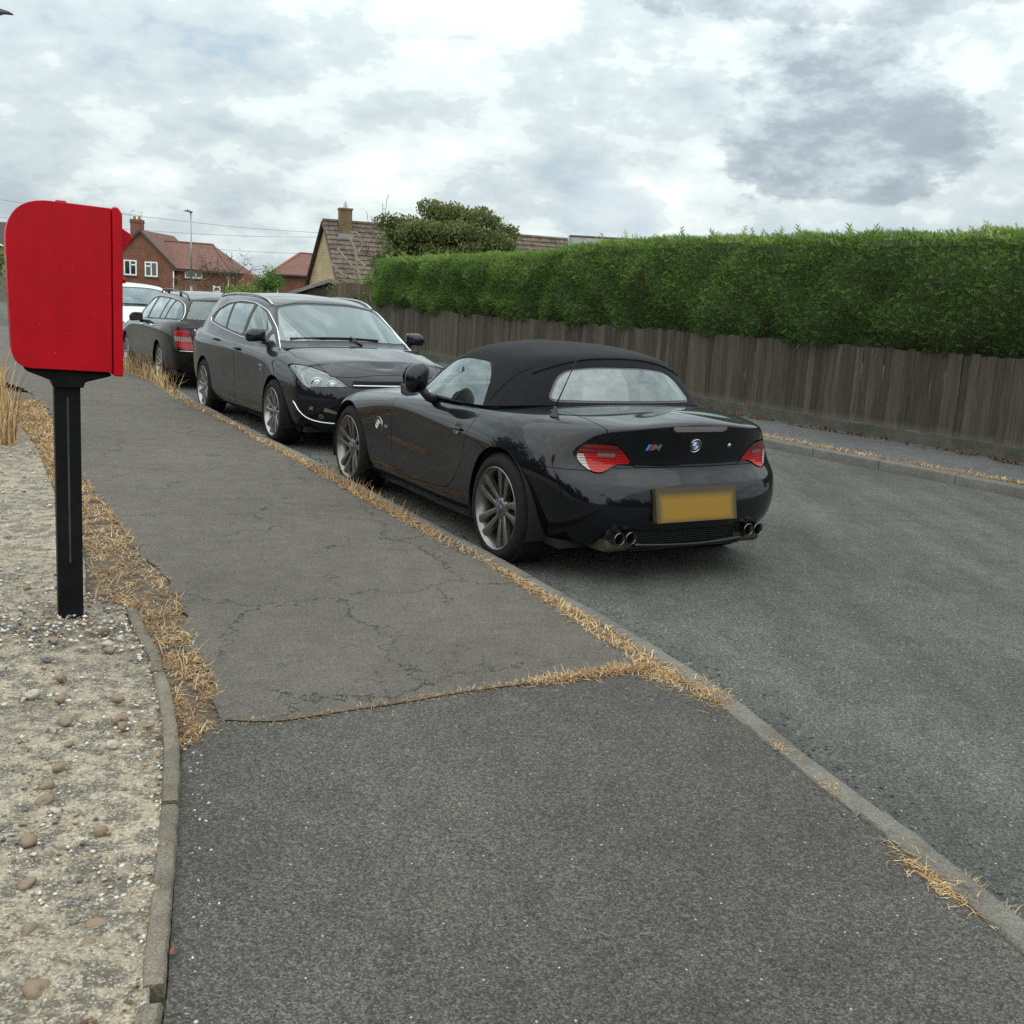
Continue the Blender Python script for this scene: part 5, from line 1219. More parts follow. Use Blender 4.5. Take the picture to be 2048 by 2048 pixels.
def build_grass(A):
    ST = straw_mat(); KI = offset_curve(KERB, .10)
    def between(L, Rr, n, seed, z, clump=None, bias=None):
        r = np.random.default_rng(seed); L = resample(L, .03); Rr = resample(Rr, .03); t = r.random(int(n)); u = r.random(int(n))
        la = np.stack([np.interp(t, np.linspace(0, 1, len(L)), L[:, k]) for k in (0, 1)], 1); ra = np.stack([np.interp(t, np.linspace(0, 1, len(Rr)), Rr[:, k]) for k in (0, 1)], 1)
        P = la * (1 - u[:, None]) + ra * u[:, None]
        if clump: 
            k = (np.sin(P[:, 0] * 9 + 3 * np.sin(P[:, 1] * 4)) + np.sin(P[:, 1] * 11 + 2 * P[:, 0] * 5) + r.uniform(-1.2, 1.2, len(P))) > clump; P = P[k]
        return np.column_stack([P, np.full(len(P), z)])
    def out(name, parts, label):
        Vs = []; Fs = []; b = 0
        for V, F in parts: Vs.append(V); Fs.append(F + b); b += len(V)
        o = obj(name, mesh_np(name, np.vstack(Vs), np.vstack(Fs)), ST); tag(o, label, 'dry grass', None, 'stuff')
    gin = spline(np.array([(.575, 4.03), (.36, 4.493), (.169, 4.946), (-.062, 5.45), (-.345, 5.92), (-.70, 6.55), (-1.403, 7.843), (-1.956, 8.90), (-2.56, 9.95), (-3.28, 11.30), (-4.25, 12.9), (-5.35, 15.0), (-6.3, 16.6), (-8.3, 20.2)]), 8)
    # strip along the kerb, thick in the middle, thin by the roadster's rear wheel
    ki = KI[(KI[:, 1] > 4.05) & (KI[:, 1] < 20.2)]
    P = between(gin, ki, 14000, 1, .09); y = P[:, 1]
    keep = np.random.default_rng(5).random(len(P)) < np.interp(y, [4, 5.3, 5.6, 6.1, 6.4, 8.6, 9.0, 11, 20], [1, 1, .55, .42, .95, 1, .6, .45, .3]); P = P[keep]
    P2 = between(gin, ki, 1500, 2, .09); P2 = P2[(P2[:, 1] > 6.6) & (P2[:, 1] < 8.4)]
    P3 = between(gin[gin[:, 1] > 13.5], ki[ki[:, 1] > 13.5], 420, 9, .09)
    parts = [blades(P, np.interp(P[:, 1], [4, 6, 7.5, 9, 20], [.055, .05, .065, .055, .055]), 1.25, .0017 + .00022 * P[:, 1], 1), blades(P2, np.full(len(P2), .13), .55, np.full(len(P2), .0022), 3, curl=.3), blades(P3, np.full(len(P3), .30), .3, np.full(len(P3), .005), 4, curl=.25)]
    out('dry_grass', parts, 'long straw coloured strip of dry grass between pavement and kerb')
    # seam across the pavement
    J = spline(np.array([(-.945, 3.285), (-.754, 3.305), (-.55, 3.42), (-.331, 3.545), (-.10, 3.69), (.151, 3.81), (.326, 3.90), (.60, 4.05)]), 6)
    P = between(offset_curve(J, -.014), offset_curve(J, .018), 2300, 11, .086); w = np.interp(P[:, 0], [-.95, -.6, -.2, .1, .3, .6], [.5, .35, .35, .7, 1, 1]); P = P[np.random.default_rng(6).random(len(P)) < w]
    P2 = between(offset_curve(J, -.035), offset_curve(J, .045), 1500, 12, .09); P2 = P2[P2[:, 0] > .12]
    out('dry_grass', [blades(P, np.interp(P[:, 0], [-1, 0, .6], [.022, .035, .06]), 1.1, .0016, 7), blades(P2, np.full(len(P2), .06), 1.15, .0018, 8)], 'thin line of dry grass in the seam across the pavement')
    # tufts on the kerb nearer the camera
    parts = []
    for x, y, rx, ry, n, h in ((.80, 3.78, .035, .07, 260, .06), (.965, 3.30, .012, .05, 120, .035), (1.06, 3.02, .01, .04, 90, .03), (1.19, 2.53, .028, .085, 420, .045), (.66, 3.98, .05, .07, 380, .05)):
        r = np.random.default_rng(int(x * 1000)); q = r.normal(0, 1, (n, 2)) * (rx, ry); c, s = math.cos(.3), math.sin(.3); P = np.column_stack([x + q[:, 0] * c - q[:, 1] * s, y + q[:, 0] * s + q[:, 1] * c, np.full(n, .09)]); parts.append(blades(P, np.full(n, h), 1.38, .0015, n))
    out('dry_grass', parts, 'small dry grass tufts along the kerb nearest the camera')
    RK = offset_curve(KERB, -.03); rk = RK[(RK[:, 1] > 1.9) & (RK[:, 1] < 2.62)]; P = between(rk, offset_curve(rk, .03), 330, 21, .0)
    P[:, 2] = .03; out('dry_grass', [blades(P, np.full(len(P), .07), .95, .0015, 22)], 'dry grass growing in the gutter at the lower right kerb')
    # strip between verge and pavement on the left
    gl = spline(np.array([(-1.075, 3.02), (-1.20, 3.463), (-1.446, 4.003), (-1.76, 4.50), (-1.93, 4.60), (-2.278, 5.326), (-3.208, 7.024), (-3.928, 8.394), (-4.829, 9.945), (-5.9, 11.7)]), 6)
    pl = spline(np.array([(-.985, 3.02), (-.975, 3.30), (-1.13, 3.71), (-1.37, 4.195), (-1.50, 4.511), (-1.67, 4.85), (-1.85, 5.141), (-2.47, 6.23), (-3.16, 7.414), (-5.62, 12.02)]), 6)
    P = between(gl, offset_curve(pl, -.03), 16500, 31, .080); cl = np.sin(P[:, 0] * 17 + 3 * np.sin(P[:, 1] * 7)) + np.sin(P[:, 1] * 21 + 4 * np.sin(P[:, 0] * 11)) + np.random.default_rng(3).normal(0, .7, len(P)); P = P[cl > -.95]; w = np.interp(P[:, 1], [3, 3.4, 4.6, 5.2, 5.6, 12], [1, 1, .8, .5, .75, .8]); P = P[np.random.default_rng(8).random(len(P)) < w]
    P2 = between(gl, pl, 500, 32, .085); P2 = P2[P2[:, 1] < 5.2]
    out('dry_grass', [blades(P, np.interp(P[:, 1], [3, 4, 6, 12], [.036, .042, .055, .10]), 1.24, .0013 + .00022 * P[:, 1], 33), blades(P2, np.full(len(P2), .11), 1.0, .0018, 34, curl=.4)], 'rust and straw coloured dry grass between the verge edging and the pavement')
    # tall bleached grass beyond the post box
    r = np.random.default_rng(41); n = 3400; y = r.uniform(8.6, 13.2, n); x = np.interp(y, [8.6, 12, 13.2], [-4.2, -6.0, -6.6]) - np.abs(r.normal(0, .45, n)) - r.random(n) * np.interp(y, [8.6, 12, 13.2], [0, .5, 3.0]); P = np.column_stack([x, y, np.full(n, .08)])
    out('tall_dry_grass', [blades(P, r.uniform(.25, .75, n), .22, np.full(n, .005), 42, curl=.25)], 'tall bleached dry grass on the verge behind the post box')
    # far side of the road
    fk = offset_curve(FARK, -.14); fk = fk[(fk[:, 1] > 7) & (fk[:, 1] < 22)]; P = between(fk, offset_curve(fk, -.14), 6500, 51, .098)
    out('dry_grass', [blades(P, np.full(len(P), .07), 1.05, .0035, 52)], 'dry grass strip along the kerb across the road')
    fe = FENCE[(FENCE[:, 1] > 9.5) & (FENCE[:, 1] < 22)]; P = between(offset_curve(fe, .05), offset_curve(fe, .26), 2600, 61, .10, clump=.3)
    LM = plain('dead_leaves', (.11, .048, .022), .8, var=.6, vscale=60); V, F = blades(P, np.full(len(P), .09), 1.25, .011, 62)
    o = obj('fallen_leaves', mesh_np('fallen_leaves', V, F), LM); tag(o, 'reddish brown dead leaves gathered along the foot of the fence', 'leaves', None, 'stuff')
    P = np.vstack([between(gl[:40], pl[:30], 140, 71, .10), np.column_stack([rng.normal(-.74, .035, 40), rng.normal(1.83, .07, 40), np.full(40, .10)])]); V, F = blades(P, np.full(len(P), .035), 1.3, .006, 72)
    o = obj('fallen_leaves', mesh_np('fallen_leaves', V, F), LM); tag(o, 'curled brown dead leaves lying beside the verge edging', 'leaves', None, 'stuff')
# ------------------------------------------------------------------ post box on its pedestal
def red_paint():
    m, t, bs = base_mat('post_box_red'); P = coords(t); n = t.noise(P, 6, 5, .6); f = t.noise(P, 400, 2, .5); sc = t.voronoi(P, 26)
    c = t.ramp(n, [(.3, (.37, .0015, .008)), (.7, (.45, .002, .011))]); c = t.mix(t.ramp(sc, [(0, 1), (.030, 1), (.036, 0)]), c, (.55, .22, .22))
    st = t.noise(t.mapping(P, scale=(16, 16, 1.6)), 1.0, 5, .65); c = t.mix(1.0, c, t.ramp(st, [(.32, .91), (.55, 1.0), (.75, 1.03)]), 'MULTIPLY')
    t.l.new(c, bs.inputs['Base Color']); bs.inputs['Roughness'].default_value = .38; bs.inputs['Specular IOR Level'].default_value = .18; bump(t, bs, f, .10, .0015); return m
def build_post_box():
    root = empty('post_box', (-1.900, 4.30, .09), math.radians(27.5), 'red post box with curved back on a black square post', 'post box')
    root.rotation_euler = (0, math.radians(.7), math.radians(27.5))
    RED = red_paint(); BLK = plain('post_black_paint', (.006, .006, .007), .45, var=.5, vscale=12, bmp=.25, bscale=40, spec=.15)
    z0, z1 = 1.075, 1.735
    prof = rounded([(-.205, z0 + .005), (.165, z0 - .004), (.165, z1 - .012), (-.222, z1)], [.075, .004, .004, .175], 10)
    k = MB(); k.prism([tuple(p) for p in prof], 'y', -.15, .15); k.build('body', RED, root, bevel=.012)
    fl = rounded([(.168, z0 - .018), (.206, z0 - .020), (.206, z1 - .030), (.190, z1 - .006), (.168, z1 - .006)], .008, 4)
    k = MB(); k.prism([tuple(p) for p in fl], 'y', -.162, .162); o = k.build('front_door', RED, root, bevel=.006)
    hd = [(.2065, z1 - .180), (.2065, z1 - .082), (.245, z1 - .105), (.250, z1 - .122)]
    k = MB(); k.prism(hd, 'y', -.12, .12); k.build('aperture_hood', RED, o, bevel=.004)
    k = MB(); k.lathe([(.012, .200), (.012, .222), (.008, .226), (0, .226)], 14, 'x', c=(0, -.09, z1 - .29)); k.build('lock', RED, o, smooth=True)
    k = MB(); k.box((-.03, -.02, z1 - .004), (.01, .02, z1 + .008)); k.build('lifting_lug', RED, root, bevel=.003)
    k = MB()
    for i, (w, y, z) in enumerate(((.19, .115, z0 - .002), (.185, .11, z0 - .014))): pass
    pl = [(-.165, z0 + .0), (.165, z0 - .012), (.165, z0 - .024), (.065, z0 - .052), (.058, z0 - .075), (-.058, z0 - .075), (-.062, z0 - .048), (-.15, z0 - .014)]
    k.prism(pl, 'y', -.10, .10); k.build('mounting_plate', BLK, root, bevel=.004)
    k = MB(); k.box((-.050, -.050, -.05), (.050, .050, z0 - .05)); k.build('post', BLK, root, bevel=.005)
    k = MB(); k.box((-.004, -.0515, .25), (.004, -.050, z0 - .12)); k.build('weld_seam', plain('post_worn_streak', (.03, .03, .032), .5, var=.6, vscale=9), root)
# ------------------------------------------------------------------ fence across the road
def wood_mat(name, dark, light, pale=(.16, .155, .13)):
    m, t, bs = base_mat(name); P = coords(t); oi = t.new('ShaderNodeObjectInfo').outputs['Random']
    S = t.mapping(P, scale=(34, 34, 1.8)); off = t.comb(t.math('MULTIPLY', oi, 37.0), t.math('MULTIPLY', oi, 91.0), t.math('MULTIPLY', oi, 13.0))
    S = t.vmath('ADD', S, off); g = t.noise(S, 1.0, 6, .65, dist=.4); b = t.noise(t.vmath('ADD', P, off), 3.2, 4, .6)
    c = t.mix(t.ramp(g, [(.3, 0), (.7, 1)]), dark, light); c = t.mix(1.0, c, t.ramp(oi, [(0, .66), (.5, 1.0), (1, 1.38)]), 'MULTIPLY')
    z = t.sep(P)[2]
    streak = t.math('MULTIPLY', t.ramp(t.noise(t.mapping(t.vmath('ADD', P, off), scale=(26, 26, 1.1)), 1.0, 4, .7), [(.56, 0), (.70, .75)]), t.ramp(b, [(.4, .15), (.65, 1)]))
    c = t.mix(streak, c, pale)
    foot = t.math('MULTIPLY', t.ramp(t.math('ADD', z, t.math('MULTIPLY', g, .14)), [(.05, 1), (.17, 0)]), .38); c = t.mix(foot, c, (.17, .165, .135))
    t.l.new(c, bs.inputs['Base Color']); bs.inputs['Roughness'].default_value = .85; bs.inputs['Specular IOR Level'].default_value = .25
    bump(t, bs, g, .5, .004); return m
def build_fence():
    WM = wood_mat('weathered_fence_wood', (.034, .028, .0215), (.078, .065, .050)); CM = concrete('gravel_board_concrete', (.042, .042, .033), (.085, .083, .068))
    par = empty('board_fence', (*FENCE[0], 0), 0, 'low dark weathered timber board fence under the long conifer hedge', 'fence')
    inv = Matrix.Translation(-Vector((*FENCE[0], 0)))
    var = []
    for q in range(6):
        w = .109; h = 1.0 - .02 * rnd.random(); V = []; F = []; n = 5
        for i in range(n):
            z = h * i / (n - 1); bw = rnd.uniform(-.002, .002)
            for x, y in ((-w / 2 + bw, 0), (-w / 2 + bw, .020), (w / 2 + bw, .006), (w / 2 + bw, 0)): V.append((x, y * 1.25 + rnd.uniform(-.0015, .0015), z + (rnd.uniform(-.008, .008) if i == n - 1 else 0)))
        for i in range(n - 1):
            for j in range(4): F.append((i * 4 + j, i * 4 + (j + 1) % 4, (i + 1) * 4 + (j + 1) % 4, (i + 1) * 4 + j))
        F += [(3, 2, 1, 0), tuple((n - 1) * 4 + j for j in range(4))]
        k = MB(); k.add(V, F); me = k.mesh('board'); me.materials.append(WM); var.append(me)
    P = resample(FENCE, .113); T = np.gradient(P, axis=0)
    for i in range(len(P)):
        if P[i][1] < 9.4: continue
        a = math.atan2(-T[i][1], -T[i][0])      # outer face (+y of the board) towards the road
        o = bpy.data.objects.new('board', var[rnd.randrange(6)]); link(o, par)
        o.location = inv @ Vector((P[i][0], P[i][1], .245 + rnd.uniform(-.008, .008))); o.rotation_euler = (rnd.uniform(-.006, .006), rnd.uniform(-.006, .006), a + .05 + rnd.uniform(-.045, .045))
        o.scale = (rnd.uniform(.94, 1.04), 1, rnd.uniform(.97, 1.0) if P[i][1] < 23 else 1.0 + (P[i][1] - 23) * .03)
    G = resample(FENCE, .1); G = G[G[:, 1] > 9.4]; per = 18
    for a in range(0, len(G) - 2, per):
        seg = G[a:a + per + 1]; k = MB(); A_ = offset_curve(seg, .022); B_ = offset_curve(seg, -.03); n = len(seg); zt = .25 + rnd.uniform(-.012, .012); V = []; F = []
        if n < 2: continue
        for i in range(n): V += [(*A_[i], .05), (*A_[i], zt - .006), (A_[i][0] * .8 + B_[i][0] * .2, A_[i][1] * .8 + B_[i][1] * .2, zt), (*B_[i], zt), (*B_[i], .05)]
        for i in range(n - 1):
            for j in range(4): F.append((i * 5 + j, (i + 1) * 5 + j, (i + 1) * 5 + j + 1, i * 5 + j + 1))
        F += [tuple(range(5)), tuple((n - 1) * 5 + j for j in range(5))]
        V = [tuple(inv @ Vector(v)) for v in V]; V = [(x + (.004 if False else 0), y, z) for x, y, z in V]
        k.add(V, F); k.build('gravel_board', CM, par)
    # taller panel of paler boards beyond the end of the hedge
    WM2 = wood_mat('grey_fence_wood', (.085, .062, .046), (.15, .115, .088)); par2 = empty('garden_fence', (-5.45, 29.6, 0), 0, 'taller pale brown board fence beside the small shed', 'fence')
    k = MB(); k.box((-.064, 0, 0), (.064, .018, 1.0)); me = k.mesh('board'); me.materials.append(WM2)
    for i in range(9):
        o = bpy.data.objects.new('board', me); link(o, par2); o.location = (i * .132, -i * .02, .05); h = 1.62 + (.06 * min(i, 2)) - (.0 if i else .08); o.scale = (1, 1, h + rnd.uniform(-.01, .01)); o.rotation_euler = (0, 0, rnd.uniform(-.05, .05))
    for i in range(8):
        o = bpy.data.objects.new('board', me); link(o, par2); o.location = (1.12 + i * .03, -.25 - i * .13, .05); o.rotation_euler = (0, 0, -1.3); o.scale = (1, 1, 1.62 - .045 * i)
# ------------------------------------------------------------------ leaves
def leaf_mat(name, stops, trans=.35, rough=.55):
    m, t, bs = base_mat(name); g = t.new('ShaderNodeNewGeometry'); a = t.new('ShaderNodeAttribute'); a.attribute_name = 'tint'
    f = t.math('ADD', t.math('MULTIPLY', a.outputs['Fac'], .82), t.math('MULTIPLY', g.outputs['Random Per Island'], .18))
    c = t.ramp(f, stops); t.l.new(c, bs.inputs['Base Color']); bs.inputs['Roughness'].default_value = rough; bs.inputs['Specular IOR Level'].default_value = .3
    tr = t.new('ShaderNodeBsdfTranslucent'); t.l.new(t.mix(1.0, c, (1.0, 1.1, .6), 'MULTIPLY'), tr.inputs[0]); mx = t.new('ShaderNodeMixShader'); mx.inputs[0].default_value = trans
    t.l.new(bs.outputs[0], mx.inputs[1]); t.l.new(tr.outputs[0], mx.inputs[2]); t.l.new(mx.outputs[0], t.n['Material Output'].inputs[0]); return m
def scatter(name, P, D, size, tint, temp_v, temp_f, mat, parent=None, seed=0):
    """copies of a small leaf template at P, local x along D; size and tint per copy"""
    r = np.random.default_rng(seed); n = len(P); D = D / (np.linalg.norm(D, axis=1, keepdims=True) + 1e-9); q = r.normal(0, 1, (n, 3)); Y = np.cross(D, q); Y /= np.linalg.norm(Y, axis=1, keepdims=True) + 1e-9; Z = np.cross(D, Y)
    T = np.asarray(temp_v, float); k = len(T)
    V = P[:, None] + size[:, None, None] * (T[None, :, 0:1] * D[:, None] + T[None, :, 1:2] * Y[:, None] + T[None, :, 2:3] * Z[:, None])
    F = (np.arange(n)[:, None, None] * k + np.asarray(temp_f)[None]).reshape(-1, 3)
    me = mesh_np(name, V.reshape(-1, 3), F); at = me.attributes.new('tint', 'FLOAT', 'POINT'); at.data.foreach_set('value', np.repeat(tint, k).astype(np.float32))
    return obj(name, me, mat, parent)
def spray_template(n=7, seed=3):
    r = np.random.default_rng(seed); V = []; F = []
    def tri(a, b, w):
        a, b = np.array(a), np.array(b); d = b - a; s = np.array([-d[1], d[0], 0]); s = s / (np.linalg.norm(s) + 1e-9) * w; i = len(V); V.extend([a - s * .5, b, a + s * .5 + np.array([0, 0, .01])]); F.append((i, i + 1, i + 2))
    tri((0, 0, 0), (1, 0, .06), .09)
    for k in range(n):
        t = .10 + .78 * k / (n - 1); sg = 1 if k % 2 else -1; L = (.55 - .30 * t) * r.uniform(.8, 1.2); tri((t, 0, .05 * t), (t + L * .75, sg * L * .6, .05 * t + r.uniform(-.08, .06)), .10)
    return np.array(V), np.array(F)
LEAF_V = np.array([(0, 0, 0), (.5, .32, .06), (1, 0, -.03), (.5, -.32, .06)]); LEAF_F = np.array([(0, 1, 2), (0, 2, 3)])
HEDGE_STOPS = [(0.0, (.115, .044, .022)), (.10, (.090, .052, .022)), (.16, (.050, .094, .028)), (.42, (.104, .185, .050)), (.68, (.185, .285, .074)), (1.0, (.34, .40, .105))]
def build_hedge():
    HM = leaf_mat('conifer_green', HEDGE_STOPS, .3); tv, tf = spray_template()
    root = empty('conifer_hedge', (3.2, 15.6, 0), 0, 'long clipped green conifer hedge rising behind the low board fence', 'hedge'); inv = np.array([3.2, 15.6, 0])
    C = FENCE[(FENCE[:, 1] > 8.2) & (FENCE[:, 1] < 27.0)]; C = resample(C, .05); s = arclen(C); L = s[-1]
    T = np.gradient(C, axis=0); T /= np.linalg.norm(T, axis=1, keepdims=True); Nn = np.stack([-T[:, 1], T[:, 0]], 1)       # towards the road
    ztop = lambda y: np.interp(y, [8, 12.5, 17.5, 19.0, 20.5, 23, 27], [2.64, 2.63, 2.68, 2.63, 2.50, 2.46, 2.40])
    r = np.random.default_rng(77)
    def lump(u, z): return .05 * np.sin(u * 2.1 + 1.3 * np.sin(z * 3 + u)) + .035 * np.sin(u * 5.7 + z * 4.3) + .03 * np.sin(z * 7.5 - u * 3.1 + 1.7 * np.sin(u * 1.3))
    # front face
    n = 66000; u = r.random(n) * L; i = np.clip((u / .05).astype(int), 0, len(C) - 1); y0 = C[i, 1]; zt = ztop(y0); t = r.random(n); zl = 1.15 + .07 * np.sin(u * 3.3) + .05 * np.sin(u * 8.1 + 1)
    z = zl + (zt - zl) * t * 1.015; prof = np.interp(t, [0, .07, .25, .75, .93, 1], [-.20, .02, .14, .11, .0, -.14]); dep = prof + lump(u, z) - np.abs(r.normal(0, .05, n))
    P = np.column_stack([C[i] + Nn[i] * dep[:, None], z]); D = np.column_stack([Nn[i] * 1.0 + T[i] * r.normal(-.25, .55, n)[:, None], r.normal(.30, .55, n)])
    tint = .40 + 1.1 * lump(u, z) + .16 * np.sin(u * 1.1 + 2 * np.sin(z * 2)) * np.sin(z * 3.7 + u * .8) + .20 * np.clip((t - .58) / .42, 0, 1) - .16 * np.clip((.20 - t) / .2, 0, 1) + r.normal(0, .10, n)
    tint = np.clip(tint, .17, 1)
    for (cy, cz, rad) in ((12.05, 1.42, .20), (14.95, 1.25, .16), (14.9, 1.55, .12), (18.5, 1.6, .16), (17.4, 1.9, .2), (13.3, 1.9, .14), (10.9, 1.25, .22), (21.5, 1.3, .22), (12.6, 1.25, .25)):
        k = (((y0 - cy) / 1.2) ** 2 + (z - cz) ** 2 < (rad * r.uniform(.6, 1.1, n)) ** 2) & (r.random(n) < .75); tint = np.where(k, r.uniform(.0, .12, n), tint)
    size = r.uniform(.042, .095, n)
    # top and its whiskers
    m = 22000; u2 = r.random(m) * L; i2 = np.clip((u2 / .05).astype(int), 0, len(C) - 1); w = r.random(m); zt2 = ztop(C[i2, 1]) + .03 * np.sin(u2 * 4.4) + .025 * np.sin(u2 * 11 + 1)
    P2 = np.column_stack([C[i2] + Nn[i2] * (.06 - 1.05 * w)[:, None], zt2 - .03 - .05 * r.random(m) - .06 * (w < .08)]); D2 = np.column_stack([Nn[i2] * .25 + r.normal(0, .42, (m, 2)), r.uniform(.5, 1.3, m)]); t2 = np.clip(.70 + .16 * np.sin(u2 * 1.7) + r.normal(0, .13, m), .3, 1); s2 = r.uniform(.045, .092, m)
    wk = r.random(m) < .005; s2 = np.where(wk, r.uniform(.16, .26, m), s2)
    # left end face
    e = 2600; ze = 1.2 + (ztop(27) - 1.2) * r.random(e); we = r.random(e); P3 = np.column_stack([C[-1] - Nn[-1] * (we * 1.1 - .08)[:, None] + T[-1] * (.05 - .06 * r.random(e))[:, None], ze]); D3 = np.column_stack([T[-1] + r.normal(0, .5, (e, 2)), r.normal(.3, .5, e)]); t3 = np.clip(r.normal(.45, .12, e), .17, 1); s3 = r.uniform(.06, .12, e)
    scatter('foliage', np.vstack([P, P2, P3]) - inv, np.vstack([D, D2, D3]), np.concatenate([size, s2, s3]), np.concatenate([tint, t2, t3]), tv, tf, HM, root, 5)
    # dark woody inside
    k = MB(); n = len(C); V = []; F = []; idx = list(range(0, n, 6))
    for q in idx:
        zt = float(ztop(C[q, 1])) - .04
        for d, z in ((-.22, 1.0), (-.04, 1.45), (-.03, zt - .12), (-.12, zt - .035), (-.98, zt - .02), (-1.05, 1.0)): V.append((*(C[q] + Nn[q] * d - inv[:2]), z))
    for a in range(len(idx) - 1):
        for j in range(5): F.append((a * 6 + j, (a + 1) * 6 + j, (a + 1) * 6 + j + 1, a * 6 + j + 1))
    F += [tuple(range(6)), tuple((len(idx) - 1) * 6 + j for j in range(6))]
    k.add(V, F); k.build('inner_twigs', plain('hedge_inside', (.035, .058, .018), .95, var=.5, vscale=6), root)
    k = MB()
    for q in range(10, n, 18):
        b = C[q] - Nn[q] * .45 - inv[:2]; k.tube([(b[0], b[1], 0), (b[0] + rnd.uniform(-.1, .1), b[1], 1.3)], [.06, .04], 6)
    k.build('stems', plain('bark', (.05, .038, .028), .9, var=.4), root)
def build_treeline():
    # trees and gardens behind the viewpoint and beyond the verge, mirrored in the car paint
    r = np.random.default_rng(5); C = np.vstack([resample(spline(np.array([(-10.5, 10.5), (-11.5, 4), (-10.5, -4), (-6, -10), (0, -13)]), 8), .5), resample(spline(np.array([(9.5, -12), (13, -7), (14.5, -1)]), 8), .5)])
    Hh = 3.0 + 1.3 * np.sin(np.arange(len(C)) * .55) + .9 * np.sin(np.arange(len(C)) * 1.37 + 1); P = []
    for (x, y), h_ in zip(C, Hh):
        n = 170; v = r.normal(0, 1, (n, 3)); v /= np.linalg.norm(v, axis=1, keepdims=True); P.append(v * np.array([.9, .9, h_ * .5]) * r.uniform(.75, 1.05, (n, 1)) + np.array([x, y, h_ * .5]))
    P = np.vstack(P); o = scatter('treeline', P, r.normal(0, 1, P.shape), r.uniform(.35, .6, len(P)), np.clip(r.normal(.35, .15, len(P)), 0, 1), LEAF_V, LEAF_F, leaf_mat('treeline_leaf', [(0, (.02, .03, .012)), (1, (.08, .10, .035))], .2))
    tag(o, 'dark trees behind the viewpoint, mirrored in the black car paint', 'trees', None, 'stuff')
def grow(root_p, height, spread, seed, levels=3, trunk_r=.12, up=.6, n0=5):
    """branch skeleton: list of polylines with radii, and twig tips"""
    r = random.Random(seed); segs = []; tips = []
    def br(p, d, L, rad, lv):
        pts = [p]; rr = [rad]; q = p; dd = d
        for k in range(4):
            dd = (dd + Vector((r.uniform(-.25, .25), r.uniform(-.25, .25), r.uniform(-.12, .18)))).normalized(); q = q + dd * L / 4; pts.append(q); rr.append(rad * (1 - .19 * (k + 1)))
        segs.append((pts, rr))
        if lv == 0: tips.extend(pts[1:]); return
        for k in range(r.randint(3, 4)):
            t = r.choice([2, 3, 4]); nd = (dd * .6 + Vector((r.gauss(0, .7), r.gauss(0, .7), r.gauss(.15, .5)))).normalized(); br(pts[t], nd, L * r.uniform(.55, .75), rr[t] * .62, lv - 1)
    br(Vector(root_p), Vector((0, 0, 1)), height * .38, trunk_r, 0) ; base = segs[-1][0][-1]; tips.clear()
    for k in range(n0):
        a = 2 * PI * k / n0 + r.uniform(-.4, .4); br(base, Vector((math.cos(a) * spread, math.sin(a) * spread, up)).normalized(), height * .34, trunk_r * .6, levels - 1)
    return segs, tips
def tree(name, label, loc, height, spread, mat, bark, seed, nleaf, leafsize, jitter, crown=None, cat='tree', tint=(.5, .16), group=None, levels=3, tr=.12, flat=1.0):
    root = empty(name, loc, 0, label, cat, group); segs, tips = grow((0, 0, 0), height, spread, seed, levels, tr)
    k = MB()
    for p, rr in segs: k.tube(p, [max(q, .006) for q in rr], 6, caps=False)
    k.build('trunk', bark, root, smooth=True)
    r = np.random.default_rng(seed); T = np.array([tuple(t) for t in tips]); c = T.mean(0)
    P = T[r.integers(0, len(T), nleaf)] + r.normal(0, jitter, (nleaf, 3)) * np.array([1, 1, .8 * flat])
    if crown is not None: P = P[crown(P)]
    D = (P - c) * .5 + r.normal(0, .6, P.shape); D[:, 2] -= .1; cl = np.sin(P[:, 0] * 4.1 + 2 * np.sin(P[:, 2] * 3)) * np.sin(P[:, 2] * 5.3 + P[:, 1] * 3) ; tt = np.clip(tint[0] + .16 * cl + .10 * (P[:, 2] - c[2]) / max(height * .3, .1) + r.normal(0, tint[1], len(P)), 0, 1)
    scatter('crown', P, D, r.uniform(.7, 1.3, len(P)) * leafsize, tt, LEAF_V, LEAF_F, mat, root, seed)
    return root
